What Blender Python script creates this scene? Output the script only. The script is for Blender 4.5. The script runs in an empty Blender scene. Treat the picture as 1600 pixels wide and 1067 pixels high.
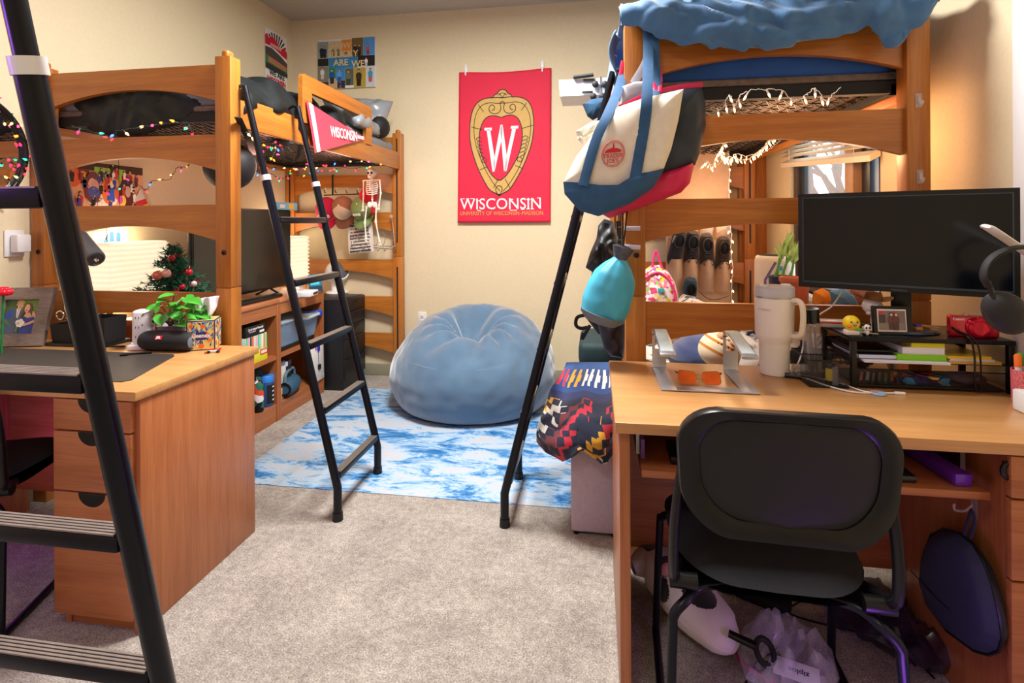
import bpy, bmesh, math, random
from mathutils import Vector, Matrix, noise
random.seed(7)
PI = math.pi
COL = bpy.context.scene.collection
V = Vector

# ---------------------------------------------------------------- camera geometry
FPX, TH, HC, U0, V0, ROLL = 830.0, math.radians(8.9), 1.30, 800.0, 346.0, math.radians(0.3)
_f = V((-math.sin(TH), math.cos(TH), 0)); _r0 = V((math.cos(TH), math.sin(TH), 0)); _u0 = V((0, 0, 1))
_r = _r0*math.cos(ROLL) - _u0*math.sin(ROLL); _u = _u0*math.cos(ROLL) + _r0*math.sin(ROLL)
EYE = V((0, 0, HC))
def ray(u, v): return _f + _r*((u-U0)/FPX) - _u*((v-V0)/FPX)
def AX(u, v, X): r = ray(u, v); return EYE + r*(X/r.x)      # the point of the place on the plane x = X
def AY(u, v, Y): r = ray(u, v); return EYE + r*(Y/r.y)
def AZ(u, v, Z): r = ray(u, v); return EYE + r*((Z-HC)/r.z)
cam = bpy.data.objects.new('camera', bpy.data.cameras.new('camera')); COL.objects.link(cam)
cam.matrix_world = Matrix(((_r.x, _u.x, -_f.x, 0), (_r.y, _u.y, -_f.y, 0), (_r.z, _u.z, -_f.z, HC), (0, 0, 0, 1)))
cam.data.sensor_width = 36; cam.data.lens = FPX/1600*36
cam.data.shift_y = -(533.5-V0)/1600; cam.data.clip_start = 0.02
bpy.context.scene.camera = cam

# ---------------------------------------------------------------- materials
def lin(c): return c/12.92 if c <= .04045 else ((c+.055)/1.055)**2.4
def hx(h):
    h = h.lstrip('#'); return tuple(lin(int(h[i:i+2], 16)/255) for i in (0, 2, 4))
def C4(h): return (*hx(h), 1) if isinstance(h, str) else (*h, 1)
def base(name):
    m = bpy.data.materials.new(name); m.use_nodes = True
    nt = m.node_tree; b = nt.nodes['Principled BSDF']
    return m, nt, b
def plain(name, col, rough=.5, metal=0, var=.08, scale=30, bump=0, spec=.5, sheen=0, trans=0, alpha=1, coat=0):
    m, nt, b = base(name)
    b.inputs['Roughness'].default_value = rough; b.inputs['Metallic'].default_value = metal
    b.inputs['Specular IOR Level'].default_value = spec
    b.inputs['Sheen Weight'].default_value = sheen; b.inputs['Transmission Weight'].default_value = trans
    b.inputs['Coat Weight'].default_value = coat
    b.inputs['Alpha'].default_value = alpha
    c = hx(col)
    if var or bump:
        tc = nt.nodes.new('ShaderNodeTexCoord'); n = nt.nodes.new('ShaderNodeTexNoise')
        n.inputs['Scale'].default_value = scale; n.inputs['Detail'].default_value = 4
        nt.links.new(tc.outputs['Object'], n.inputs['Vector'])
        r = nt.nodes.new('ShaderNodeValToRGB')
        r.color_ramp.elements[0].position = .3; r.color_ramp.elements[1].position = .7
        r.color_ramp.elements[0].color = (*[x*(1-var) for x in c], 1); r.color_ramp.elements[1].color = (*[min(1, x*(1+var)) for x in c], 1)
        nt.links.new(n.outputs['Fac'], r.inputs['Fac']); nt.links.new(r.outputs['Color'], b.inputs['Base Color'])
        if bump:
            bp = nt.nodes.new('ShaderNodeBump'); bp.inputs['Strength'].default_value = bump; bp.inputs['Distance'].default_value = .004
            nt.links.new(n.outputs['Fac'], bp.inputs['Height']); nt.links.new(bp.outputs['Normal'], b.inputs['Normal'])
    else: b.inputs['Base Color'].default_value = (*c, 1)
    return m
def wood(name, c1, c2, axis, rough=.38, s=1):
    m, nt, b = base(name); b.inputs['Roughness'].default_value = rough
    b.inputs['Coat Weight'].default_value = .12; b.inputs['Coat Roughness'].default_value = .3
    tc = nt.nodes.new('ShaderNodeTexCoord'); mp = nt.nodes.new('ShaderNodeMapping')
    sc = [26*s]*3; sc[axis] = 1.3*s; mp.inputs['Scale'].default_value = sc
    nt.links.new(tc.outputs['Object'], mp.inputs['Vector'])
    n = nt.nodes.new('ShaderNodeTexNoise'); n.inputs['Scale'].default_value = 1; n.inputs['Detail'].default_value = 6; n.inputs['Distortion'].default_value = .6
    nt.links.new(mp.outputs['Vector'], n.inputs['Vector'])
    mp2 = nt.nodes.new('ShaderNodeMapping'); sc = [190*s]*3; sc[axis] = 8*s; mp2.inputs['Scale'].default_value = sc
    nt.links.new(tc.outputs['Object'], mp2.inputs['Vector'])
    n2 = nt.nodes.new('ShaderNodeTexNoise'); n2.inputs['Scale'].default_value = 1; n2.inputs['Detail'].default_value = 3
    nt.links.new(mp2.outputs['Vector'], n2.inputs['Vector'])
    mx = nt.nodes.new('ShaderNodeMath'); mx.operation = 'MULTIPLY_ADD'; mx.inputs[1].default_value = .45
    nt.links.new(n2.outputs['Fac'], mx.inputs[0])
    sc_ = nt.nodes.new('ShaderNodeMath'); sc_.operation = 'MULTIPLY'; sc_.inputs[1].default_value = .6
    nt.links.new(n.outputs['Fac'], sc_.inputs[0]); nt.links.new(sc_.outputs[0], mx.inputs[2])
    r = nt.nodes.new('ShaderNodeValToRGB'); r.color_ramp.elements[0].position = .36; r.color_ramp.elements[1].position = .68
    r.color_ramp.elements[0].color = C4(c1); r.color_ramp.elements[1].color = C4(c2)
    nt.links.new(mx.outputs[0], r.inputs['Fac']); nt.links.new(r.outputs['Color'], b.inputs['Base Color'])
    return m
def vcol(name, rough=.6, sheen=0, spec=.4):
    m, nt, b = base(name); b.inputs['Roughness'].default_value = rough; b.inputs['Sheen Weight'].default_value = sheen
    b.inputs['Specular IOR Level'].default_value = spec
    a = nt.nodes.new('ShaderNodeAttribute'); a.attribute_name = 'Col'
    nt.links.new(a.outputs['Color'], b.inputs['Base Color']); return m
def emit(name, col, e, basecol=None):
    m, nt, b = base(name); b.inputs['Base Color'].default_value = C4(basecol or col)
    b.inputs['Emission Color'].default_value = C4(col); b.inputs['Emission Strength'].default_value = e; return m
def ramp_noise(name, stops, scale, rough=.9, detail=8, rgh=.6, dist=0, stretch=(1, 1, 1), bump=0, bscale=300, sheen=0, kind='noise', coords='Object'):
    m, nt, b = base(name); b.inputs['Roughness'].default_value = rough; b.inputs['Sheen Weight'].default_value = sheen
    b.inputs['Specular IOR Level'].default_value = .2
    tc = nt.nodes.new('ShaderNodeTexCoord'); mp = nt.nodes.new('ShaderNodeMapping'); mp.inputs['Scale'].default_value = stretch
    nt.links.new(tc.outputs[coords], mp.inputs['Vector'])
    if kind == 'noise':
        n = nt.nodes.new('ShaderNodeTexNoise'); n.inputs['Detail'].default_value = detail; n.inputs['Roughness'].default_value = rgh; n.inputs['Distortion'].default_value = dist
        out = n.outputs['Fac']
    else:
        n = nt.nodes.new('ShaderNodeTexVoronoi'); out = n.outputs['Color'] if kind == 'cells' else n.outputs['Distance']
    n.inputs['Scale'].default_value = scale; nt.links.new(mp.outputs['Vector'], n.inputs['Vector'])
    r = nt.nodes.new('ShaderNodeValToRGB'); el = r.color_ramp.elements
    while len(el) < len(stops): el.new(.5)
    for e, (p, c) in zip(el, stops): e.position = p; e.color = C4(c)
    if kind == 'cells':
        r.color_ramp.interpolation = 'CONSTANT'
        sp = nt.nodes.new('ShaderNodeSeparateColor'); nt.links.new(out, sp.inputs[0]); out = sp.outputs[0]
    nt.links.new(out, r.inputs['Fac']); nt.links.new(r.outputs['Color'], b.inputs['Base Color'])
    if bump:
        n2 = nt.nodes.new('ShaderNodeTexNoise'); n2.inputs['Scale'].default_value = bscale; n2.inputs['Detail'].default_value = 3
        nt.links.new(tc.outputs['Object'], n2.inputs['Vector'])
        bp = nt.nodes.new('ShaderNodeBump'); bp.inputs['Strength'].default_value = bump; bp.inputs['Distance'].default_value = .01
        nt.links.new(n2.outputs['Fac'], bp.inputs['Height']); nt.links.new(bp.outputs['Normal'], b.inputs['Normal'])
    return m
def glass(name, col='#ffffff', rough=.02, ior=1.45, alpha=.25):
    m, nt, b = base(name); b.inputs['Base Color'].default_value = C4(col); b.inputs['Roughness'].default_value = rough
    b.inputs['Alpha'].default_value = alpha; b.inputs['Specular IOR Level'].default_value = .8; return m

def carpet_mat():
    m, nt, b = base('speckled_carpet'); b.inputs['Roughness'].default_value = 1; b.inputs['Specular IOR Level'].default_value = .1
    tc = nt.nodes.new('ShaderNodeTexCoord'); ns = []
    for sc_, de, k in ((190, 3, .62), (38, 4, .26), (5, 5, .22)):
        n = nt.nodes.new('ShaderNodeTexNoise'); n.inputs['Scale'].default_value = sc_; n.inputs['Detail'].default_value = de; n.inputs['Roughness'].default_value = .7
        nt.links.new(tc.outputs['Object'], n.inputs['Vector']); q = nt.nodes.new('ShaderNodeMath'); q.operation = 'MULTIPLY'; q.inputs[1].default_value = k; nt.links.new(n.outputs['Fac'], q.inputs[0]); ns.append((n, q))
    a1 = nt.nodes.new('ShaderNodeMath'); a2 = nt.nodes.new('ShaderNodeMath')
    nt.links.new(ns[0][1].outputs[0], a1.inputs[0]); nt.links.new(ns[1][1].outputs[0], a1.inputs[1]); nt.links.new(a1.outputs[0], a2.inputs[0]); nt.links.new(ns[2][1].outputs[0], a2.inputs[1])
    r = nt.nodes.new('ShaderNodeValToRGB'); el = r.color_ramp.elements; el.new(.5); el.new(.5)
    for e, (p, c) in zip(el, ((.42, '#77706a'), (.52, '#9d958c'), (.60, '#b8b0a6'), (.70, '#dcd6cc'))): e.position = p; e.color = C4(c)
    nt.links.new(a2.outputs[0], r.inputs['Fac']); nt.links.new(r.outputs['Color'], b.inputs['Base Color'])
    bp = nt.nodes.new('ShaderNodeBump'); bp.inputs['Strength'].default_value = .7; bp.inputs['Distance'].default_value = .008; nt.links.new(ns[0][0].outputs['Fac'], bp.inputs['Height']); nt.links.new(bp.outputs['Normal'], b.inputs['Normal'])
    return m

BED1, BED2 = '#a05a1c', '#c07a2e'
DK1, DK2 = '#9a562e', '#b57244'
M = dict(
 bedX=wood('honey_oak_x', BED1, BED2, 0), bedY=wood('honey_oak_y', BED1, BED2, 1), bedZ=wood('honey_oak_z', BED1, BED2, 2),
 dkX=wood('desk_oak_x', DK1, DK2, 0, .36), dkY=wood('desk_oak_y', DK1, DK2, 1, .36), dkZ=wood('desk_oak_z', DK1, DK2, 2, .36),
 topX=wood('desk_oak_lit_top', '#b57f4b', '#ca985f', 0, .3, .7),  # desk oak made paler: light falling on the tops put into the colour
 wall=plain('cream_wall_paint', '#decfac', .75, var=.025, scale=60, bump=.08), ceil=plain('ceiling_paint', '#c2bbb0', .9, var=.03, scale=40),
 baseb=plain('sage_rubber_base', '#97937c', .5, var=.03), white=plain('white_plastic', '#e6e6e6', .35, var=0), offw=plain('cream_plastic', '#e4dfd2', .4, var=.02),
 black=plain('black_plastic', '#0a0b0e', .35, var=0, spec=.4), blackm=plain('matte_black', '#0c0d10', .7, var=.1), tubem=plain('black_painted_steel', '#060c18', .3, var=.04, spec=.3),
 tread=plain('ribbed_metal_tread', '#8f857b', .4, metal=.4, var=.1), steel=plain('brushed_steel', '#b9bac0', .3, metal=1, var=.05),
 alu=plain('silver_aluminium', '#c2c6cf', .35, metal=.75, var=.03), chrome=plain('chrome', '#dddddd', .1, metal=1, var=0),
 char=plain('charcoal_cloth', '#0e1517', .5, var=.2, scale=8, sheen=.0, bump=.05, spec=.35), bluecloth=plain('blue_cotton', '#3f6e9c', .8, var=.14, scale=9, bump=.12, sheen=.3),
 navycloth=plain('navy_cotton', '#1d56a6', .8, var=.15, scale=9, sheen=.2), greycloth=plain('grey_sheet', '#7d8488', .75, var=.08, scale=8),
 satin=plain('silver_satin', '#9aa0a6', .3, var=.12, scale=7, metal=.25), darkmat=plain('mattress_underside', '#6e5f55', .9, var=.25, scale=40),
 wire=plain('spring_wire', '#1c1714', .45, metal=.3, var=.1), red=plain('red_cloth', '#c8102e', .8, var=.06, scale=12), blk=plain('black_ink', '#101014', .6, var=0),
 vc=vcol('printed_colours'), vcg=vcol('printed_gloss', .25, spec=.6), vcf=vcol('dyed_fabric', .9, sheen=.25),
 glass=glass('clear_glass'), clear=glass('clear_plastic', '#dfe6ee', .1, alpha=.22),
 screen=plain('black_screen', '#050912', .14, var=0, spec=.35), tvscreen=plain('tv_screen', '#1a1b1a', .2, var=0, spec=.6),
 mirror=plain('mirror_silver', '#e8e8e8', .02, metal=1, var=0),
 carpet=carpet_mat(),
 bean=plain('blue_microsuede', '#4d6d88', .8, var=.12, scale=7, sheen=.8, bump=.03),
 lav=plain('lavender_linen', '#b3a1b1', .85, var=.06, scale=60), teal=plain('dark_teal_fabric', '#173236', .7, var=.1),
 cyan=plain('cyan_nylon', '#3fa9c9', .5, var=.1, scale=10), grn=plain('glossy_leaf', '#3f9a2c', .4, var=.35, scale=25), fir=plain('fir_green', '#1f6b4c', .7, var=.4, scale=50),
 leafd=plain('dark_green_leaf', '#1c7a3c', .45, var=.2), canvas=plain('cream_canvas', '#e6dfcc', .85, var=.05, scale=40, bump=.05), mblue=plain('bag_blue_canvas', '#2c567f', .85, var=.12, scale=30),
 navyny=plain('dark_navy_nylon', '#1d2836', .5, var=.12, scale=14), pinkny=plain('crimson_nylon', '#cc1650', .5, var=.08, scale=10),
 cowf=ramp_noise('cow_fleece', [(.0, '#1a1b20'), (.46, '#22242c'), (.5, '#d9cfc4'), (1, '#efe6da')], 7.5, detail=3, dist=.6, sheen=.3, bump=.3),
 plushw=plain('white_plush', '#e5dce4', .95, var=.05, scale=60, sheen=.8, bump=.2), plushb=plain('black_plush', '#101014', .95, var=.1, sheen=.3),
 linen=None)
# ---------------------------------------------------------------- mesh builder
WL = {}                                                   # world position of each object's origin
class MB:
    def __init__(s): s.v = []; s.f = []; s.mi = 0; s.col = (1, 1, 1); s.fm = []; s.fc = []; s.T = Matrix.Identity(4)
    def add(s, vs, fs):
        o = len(s.v); s.v += [s.T @ V(p) for p in vs]
        for f in fs: s.f.append([i+o for i in f]); s.fm.append(s.mi); s.fc.append(s.col)
        return s
    def c(s, h): s.col = hx(h) if isinstance(h, str) else h; return s
    def m(s, i): s.mi = i; return s
    def box(s, x0, x1, y0, y1, z0, z1, bev=0, R=None, seg=2):
        if bev:
            bm = bmesh.new(); bmesh.ops.create_cube(bm, size=1)
            bmesh.ops.scale(bm, vec=(x1-x0, y1-y0, z1-z0), verts=bm.verts)
            bmesh.ops.bevel(bm, geom=bm.edges[:], offset=min(bev, .49*min(x1-x0, y1-y0, z1-z0)), segments=seg, affect='EDGES', profile=.5)
            vs = [v.co.copy() for v in bm.verts]; fs = [[v.index for v in f.verts] for f in bm.faces]; bm.free()
        else:
            a, b, c = (x1-x0)/2, (y1-y0)/2, (z1-z0)/2
            vs = [V((i*a, j*b, k*c)) for i in (-1, 1) for j in (-1, 1) for k in (-1, 1)]
            fs = [(0, 1, 3, 2), (4, 6, 7, 5), (0, 4, 5, 1), (2, 3, 7, 6), (0, 2, 6, 4), (1, 5, 7, 3)]
        ctr = V(((x0+x1)/2, (y0+y1)/2, (z0+z1)/2))
        if R is None: R = Matrix.Identity(3)
        return s.add([ctr + R @ p for p in vs], fs)
    def tube(s, pts, r, n=8, closed=False, cap=True, flat=None):
        pts = [V(p) for p in pts]; N = len(pts); rs = r if isinstance(r, list) else [r]*N
        tan = [((pts[(i+1) % N] if closed or i < N-1 else pts[i]) - (pts[i-1] if closed or i > 0 else pts[i])).normalized() for i in range(N)]
        t = tan[0]; a = t.orthogonal().normalized() if flat is None else (V(flat) - t*t.dot(V(flat))).normalized()
        vs = []
        for i in range(N):
            t = tan[i]; a = (a - t*a.dot(t)); a = a.normalized() if a.length > 1e-6 else t.orthogonal().normalized(); b = t.cross(a)
            rr = rs[i]; ra, rb = rr if isinstance(rr, tuple) else (rr, rr)
            vs += [pts[i] + a*(ra*math.cos(2*PI*k/n)) + b*(rb*math.sin(2*PI*k/n)) for k in range(n)]
        fs = []
        for i in range(N if closed else N-1):
            j = (i+1) % N
            fs += [(i*n+k, i*n+(k+1) % n, j*n+(k+1) % n, j*n+k) for k in range(n)]
        if cap and not closed: fs += [tuple(range(n-1, -1, -1)), tuple((N-1)*n+k for k in range(n))]
        return s.add(vs, fs)
    def lathe(s, prof, n=24, at=(0, 0, 0), R=None):
        at = V(at); R = R or Matrix.Identity(3); vs = []; fs = []
        for r, z in prof: vs += [at + R @ V((r*math.cos(2*PI*k/n), r*math.sin(2*PI*k/n), z)) for k in range(n)]
        for i in range(len(prof)-1): fs += [(i*n+k, i*n+(k+1) % n, (i+1)*n+(k+1) % n, (i+1)*n+k) for k in range(n)]
        if prof[0][0] > 1e-6: fs.append(tuple(range(n-1, -1, -1)))
        if prof[-1][0] > 1e-6: fs.append(tuple((len(prof)-1)*n+k for k in range(n)))
        return s.add(vs, fs)
    def prism(s, out, t, O=(0, 0, 0), X=(1, 0, 0), Y=(0, 1, 0)):       # outline in the plane O,X,Y pushed t along X x Y
        O, X, Y = V(O), V(X), V(Y); Z = X.cross(Y).normalized(); n = len(out)
        vs = [O + X*a + Y*b for a, b in out] + [O + X*a + Y*b + Z*t for a, b in out]
        ar = sum(out[i][0]*out[(i+1) % n][1]-out[(i+1) % n][0]*out[i][1] for i in range(n))
        lo, hi = tuple(range(n-1, -1, -1)), tuple(range(n, 2*n))
        fs = [lo, hi] + [(i, (i+1) % n, n+(i+1) % n, n+i) for i in range(n)]
        if ar*t < 0: fs = [f[::-1] for f in fs]
        return s.add(vs, fs)
    def grid(s, fn, nu, nv, cu=False, cfn=None):
        vs = [fn(i/(nu if cu else nu-1), j/(nv-1)) for j in range(nv) for i in range(nu)]
        o = len(s.v); s.v += [s.T @ V(p) for p in vs]
        for j in range(nv-1):
            for i in range(nu if cu else nu-1):
                k = (i+1) % nu
                s.f.append([o+j*nu+i, o+j*nu+k, o+(j+1)*nu+k, o+(j+1)*nu+i]); s.fm.append(s.mi)
                s.fc.append(hx(cfn(i/nu, j/nv)) if cfn else s.col)
        return s
    def ell(s, c, r, n=16, R=None, k=10):
        r = r if isinstance(r, (tuple, list)) else (r, r, r); R = R or Matrix.Identity(3); c = V(c)
        return s.grid(lambda a, b: c + R @ V((r[0]*math.sin(PI*b)*math.cos(2*PI*a), r[1]*math.sin(PI*b)*math.sin(2*PI*a), -r[2]*math.cos(PI*b))), n, k, True)
    def puff(s, out, t, F, nr=7, p=2.4, back=1, cfn=None, wob=0, ws=20):  # F(a,b,depth)->point ; outline (a,b) swelling to depth t in the middle
        n = len(out); ca = sum(o[0] for o in out)/n; cb = sum(o[1] for o in out)/n
        for side in ([1, -back] if back else [1]):
            def fn(a, b, side=side):
                x = a*n; i = int(x) % n; f = x-int(x); oa = out[i][0]*(1-f)+out[(i+1) % n][0]*f; ob = out[i][1]*(1-f)+out[(i+1) % n][1]*f
                q = 1-b if side < 0 else b
                d = t*side*(max(0, 1-q**p))**.5
                aa, bb = ca+(oa-ca)*q, cb+(ob-cb)*q
                if wob: d += wob*noise.noise(V((aa*ws, bb*ws, side*3.3)))*(1-q**4)
                return F(aa, bb, d)
            nn = n*2
            cf = None
            if cfn:
                def cf(a, b, side=side):
                    x = a*n; i = int(x) % n; f = x-int(x); oa = out[i][0]*(1-f)+out[(i+1) % n][0]*f; ob = out[i][1]*(1-f)+out[(i+1) % n][1]*f
                    q = 1-b-.5/nr if side < 0 else b+.5/nr; return cfn(ca+(oa-ca)*q, cb+(ob-cb)*q)
            s.grid(fn, nn, nr, True, cf)
        return s
    def text(s, txt, size, O, X=(1, 0, 0), Y=(0, 0, 1), depth=.0008, align='CENTER', sx=1, bold=0, mi=None):
        cu = bpy.data.curves.new('t', 'FONT'); cu.body = txt; cu.size = size; cu.align_x = align; cu.align_y = 'CENTER'; cu.extrude = depth; cu.offset = bold; cu.resolution_u = 3
        ob = bpy.data.objects.new('t', cu); COL.objects.link(ob); dg = bpy.context.evaluated_depsgraph_get()
        me = bpy.data.meshes.new_from_object(ob.evaluated_get(dg)); X, Y, O = V(X).normalized(), V(Y).normalized(), V(O); Z = X.cross(Y)
        s.add([O + X*(v.co.x*sx) + Y*v.co.y + Z*v.co.z for v in me.vertices], [tuple(p.vertices) for p in me.polygons])
        bpy.data.objects.remove(ob); bpy.data.curves.remove(cu); bpy.data.meshes.remove(me); return s
    def build(s, name, mats, parent=None, ang=40, **kw):
        me = bpy.data.meshes.new(name); w = WL[parent] if parent else V(kw.pop('at', (0, 0, 0)))
        me.from_pydata([tuple(p-w) for p in s.v], [], s.f)
        for m_ in (mats if isinstance(mats, (list, tuple)) else [mats]): me.materials.append(M[m_] if isinstance(m_, str) else m_)
        me.polygons.foreach_set('material_index', s.fm)
        ca = me.color_attributes.new('Col', 'FLOAT_COLOR', 'CORNER'); buf = []
        for f, c in zip(s.f, s.fc): buf += [*c, 1.0]*len(f)
        ca.data.foreach_set('color', buf)
        bm = bmesh.new(); bm.from_mesh(me); bmesh.ops.remove_doubles(bm, verts=bm.verts, dist=1e-6)
        bm.to_mesh(me); bm.free()
        me.polygons.foreach_set('use_smooth', [True]*len(me.polygons)); me.set_sharp_from_angle(angle=math.radians(ang)); me.update()
        o = bpy.data.objects.new(name, me); COL.objects.link(o); WL[o] = V(w)
        if parent: o.parent = parent
        else: o.location = w
        for k, x in kw.items(): o[k] = x
        return o
def Rz(a): return Matrix.Rotation(a, 3, 'Z')
def Rx(a): return Matrix.Rotation(a, 3, 'X')
def Ry(a): return Matrix.Rotation(a, 3, 'Y')
def TR(loc, R=None):
    m = (R or Matrix.Identity(3)).to_4x4(); m.translation = V(loc); return m
def thing(name, label, cat, loc=(0, 0, 0), group=None):
    o = bpy.data.objects.new(name, None); COL.objects.link(o); o.location = loc; o.empty_display_size = .05; WL[o] = V(loc)
    o['label'] = label; o['category'] = cat
    if group: o['group'] = group
    return o
def solo(m, name, mats, label, cat, at=None, group=None, **kw):                 # a thing that is one mesh
    if at is None:
        n = len(m.v); at = sum(m.v, V())/n; at.z = min(p.z for p in m.v)
    o = m.build(name, mats, None, at=at, **kw); o['label'] = label; o['category'] = cat
    if group: o['group'] = group
    return o
def struct(name, m, mats): o = m.build(name, mats); o['kind'] = 'structure'; return o
def dup(t, loc, rz=0, label=None, group=None):
    r = t.copy(); COL.objects.link(r); r.location = loc; r.rotation_euler = (0, 0, rz); WL[r] = V(loc)
    if label: r['label'] = label
    if group: r['group'] = group
    for ch in list(t.children):
        c = ch.copy(); COL.objects.link(c); c.parent = r
        for g in list(ch.children): d = g.copy(); COL.objects.link(d); d.parent = c
    return r
def bez(pts, k=8):                                                               # smooth path through points
    pts = [V(p) for p in pts]; out = []; P = [pts[0]*2-pts[1]] + pts + [pts[-1]*2-pts[-2]]
    for i in range(1, len(P)-2):
        for j in range(k):
            t = j/k; a, b, c, d = P[i-1], P[i], P[i+1], P[i+2]
            out.append(.5*((2*b)+(c-a)*t+(2*a-5*b+4*c-d)*t*t+(3*b-a-3*c+d)*t**3))
    return out+[pts[-1]]
def rrect(w, h, r, n=5):                                                         # rounded rectangle outline centred at 0
    o = []
    for cx, cy, a in ((w/2-r, h/2-r, 0), (-w/2+r, h/2-r, 90), (-w/2+r, -h/2+r, 180), (w/2-r, -h/2+r, 270)):
        o += [(cx+r*math.cos(math.radians(a+90*i/n)), cy+r*math.sin(math.radians(a+90*i/n))) for i in range(n+1)]
    return o

# ---------------------------------------------------------------- room shell
XL, XR, YB, YF, ZC = -2.62, 1.27, 4.29, -1.7, 3.06
m = MB().box(XL-.1, XR+.1, YF-.1, YB+.1, -.1, 0); struct('floor', m, 'carpet')
m = MB().box(XL-.1, XR+.1, YF-.1, YB+.1, ZC, ZC+.1); struct('ceiling', m, 'ceil')
m = MB().box(XL-.1, XR+.1, YB, YB+.1, 0, ZC); struct('wall_back', m, 'wall')
m = MB().box(XL-.1, XL, YF, YB, 0, ZC); struct('wall_left', m, 'wall')
m = MB().box(XL-.1, XR+.1, YF-.1, YF, 0, ZC); struct('wall_front', m, 'wall')
WY0, WY1, WZ0, WZ1 = 2.62, 3.74, .86, 2.4
m = MB().box(XR, XR+.12, YF, WY0, 0, ZC).box(XR, XR+.12, WY1, YB, 0, ZC).box(XR, XR+.12, WY0, WY1, 0, WZ0).box(XR, XR+.12, WY0, WY1, WZ1, ZC)
struct('wall_right', m, 'wall')
def bb(x0, x1, y0, y1): return MB().box(x0, x1, y0, y1, 0, .1, .004)
struct('baseboard_back', bb(XL, XR, YB-.012, YB), 'baseb'); struct('baseboard_left', bb(XL, XL+.012, YF, YB), 'baseb'); struct('baseboard_right', bb(XR-.012, XR, YF, YB), 'baseb')
# window: bronze frame, centre mullion, two panes, deep reveal of brick-coloured stone outside
M['bronze'] = plain('bronze_frame', '#4d3b33', .4, var=.05); M['darkfr'] = plain('blue_black_frame', '#22303a', .35, var=.05); M['tan'] = plain('tan_frame', '#b58f70', .5, var=.05)
m = MB()
for y0, y1 in ((WY0, WY0+.05), (WY1-.05, WY1)): m.box(XR+.02, XR+.1, y0, y1, WZ0, WZ1, .004)
m.box(XR+.02, XR+.1, WY0, WY1, WZ0, WZ0+.05, .004).box(XR+.02, XR+.1, WY0, WY1, WZ1-.05, WZ1, .004)
win = struct('window_1', m, 'bronze'); WL[win] = V((0, 0, 0))
YM = 2.93
m = MB().box(XR+.0, XR+.09, YM-.05, YM+.04, WZ0, WZ1, .004); m.build('mullion', 'tan', win)
m = MB()
for y0, y1 in ((WY0+.05, WY0+.1), (YM-.13, YM-.05), (YM+.04, YM+.09), (WY1-.13, WY1-.05)): m.box(XR+.04, XR+.085, y0, y1, WZ0+.05, WZ1-.05, .003)
m.build('sash', 'darkfr', win)
m = MB().box(XR+.06, XR+.065, WY0+.06, WY1-.06, WZ0+.05, WZ1-.05); m.build('pane', 'glass', win)
m = MB().box(XR-.05, XR+.1, WY0-.03, WY1+.03, WZ0-.03, WZ0, .004); m.build('window_sill', 'offw', win)
# wood-faced closet upright in the far corner and the white raceway on the right wall
m = MB().box(1.075, 1.2, YB-.07, YB, .1, 2.45, .004).box(1.2, XR, YB-.06, YB, .1, 2.45, .003); struct('trim_1', m, 'bedZ')
p = AX(1593, 200, XR)
m = MB().box(XR-.02, XR, p.y-.12, p.y, .0, ZC, .004); struct('trim_2', m, 'white')

# ---------------------------------------------------------------- light
w = bpy.data.worlds.new('sky'); bpy.context.scene.world = w; w.use_nodes = True
bg = w.node_tree.nodes['Background']; bg.inputs[0].default_value = (.74, .88, 1, 1); bg.inputs[1].default_value = 4
def area(name, loc, size, e, col, rot=(0, 0, 0), sy=None):
    l = bpy.data.lights.new(name, 'AREA'); l.energy = e; l.color = col; l.size = size
    if sy: l.shape = 'RECTANGLE'; l.size_y = sy
    o = bpy.data.objects.new(name, l); COL.objects.link(o); o.location = loc; o.rotation_euler = rot; return o
def bulb(name, loc, e, col, r=.03):
    l = bpy.data.lights.new(name, 'POINT'); l.energy = e; l.color = col; l.shadow_soft_size = r
    o = bpy.data.objects.new(name, l); COL.objects.link(o); o.location = loc; return o
sc = bpy.context.scene
sc.view_settings.view_transform = 'Standard'; sc.view_settings.look = 'None'; sc.view_settings.gamma = 1; sc.view_settings.exposure = .08
# two ceiling fixtures: one over the middle of the room, one unseen over the camera, added for fill
M['diff'] = emit('lit_diffuser', '#fff1dd', 3)
for i, (x, y, e) in enumerate(((-.6, 2.2, 128), (-.55, -.3, 14))):
    t = thing('ceiling_light', ('square flush ceiling light over the middle of the room', 'unseen ceiling light added as fill near the front wall')[i], 'ceiling light', (x, y, ZC))
    MB().box(x-.35, x+.35, y-.35, y+.35, ZC-.05, ZC, .01).build('frame', 'white', t)
    MB().box(x-.31, x+.31, y-.31, y+.31, ZC-.058, ZC-.045, .004).build('diffuser', 'diff', t)
    area('ceiling_lamp', (x, y, ZC-.07), .6, e, (1, .975, .95))
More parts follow.
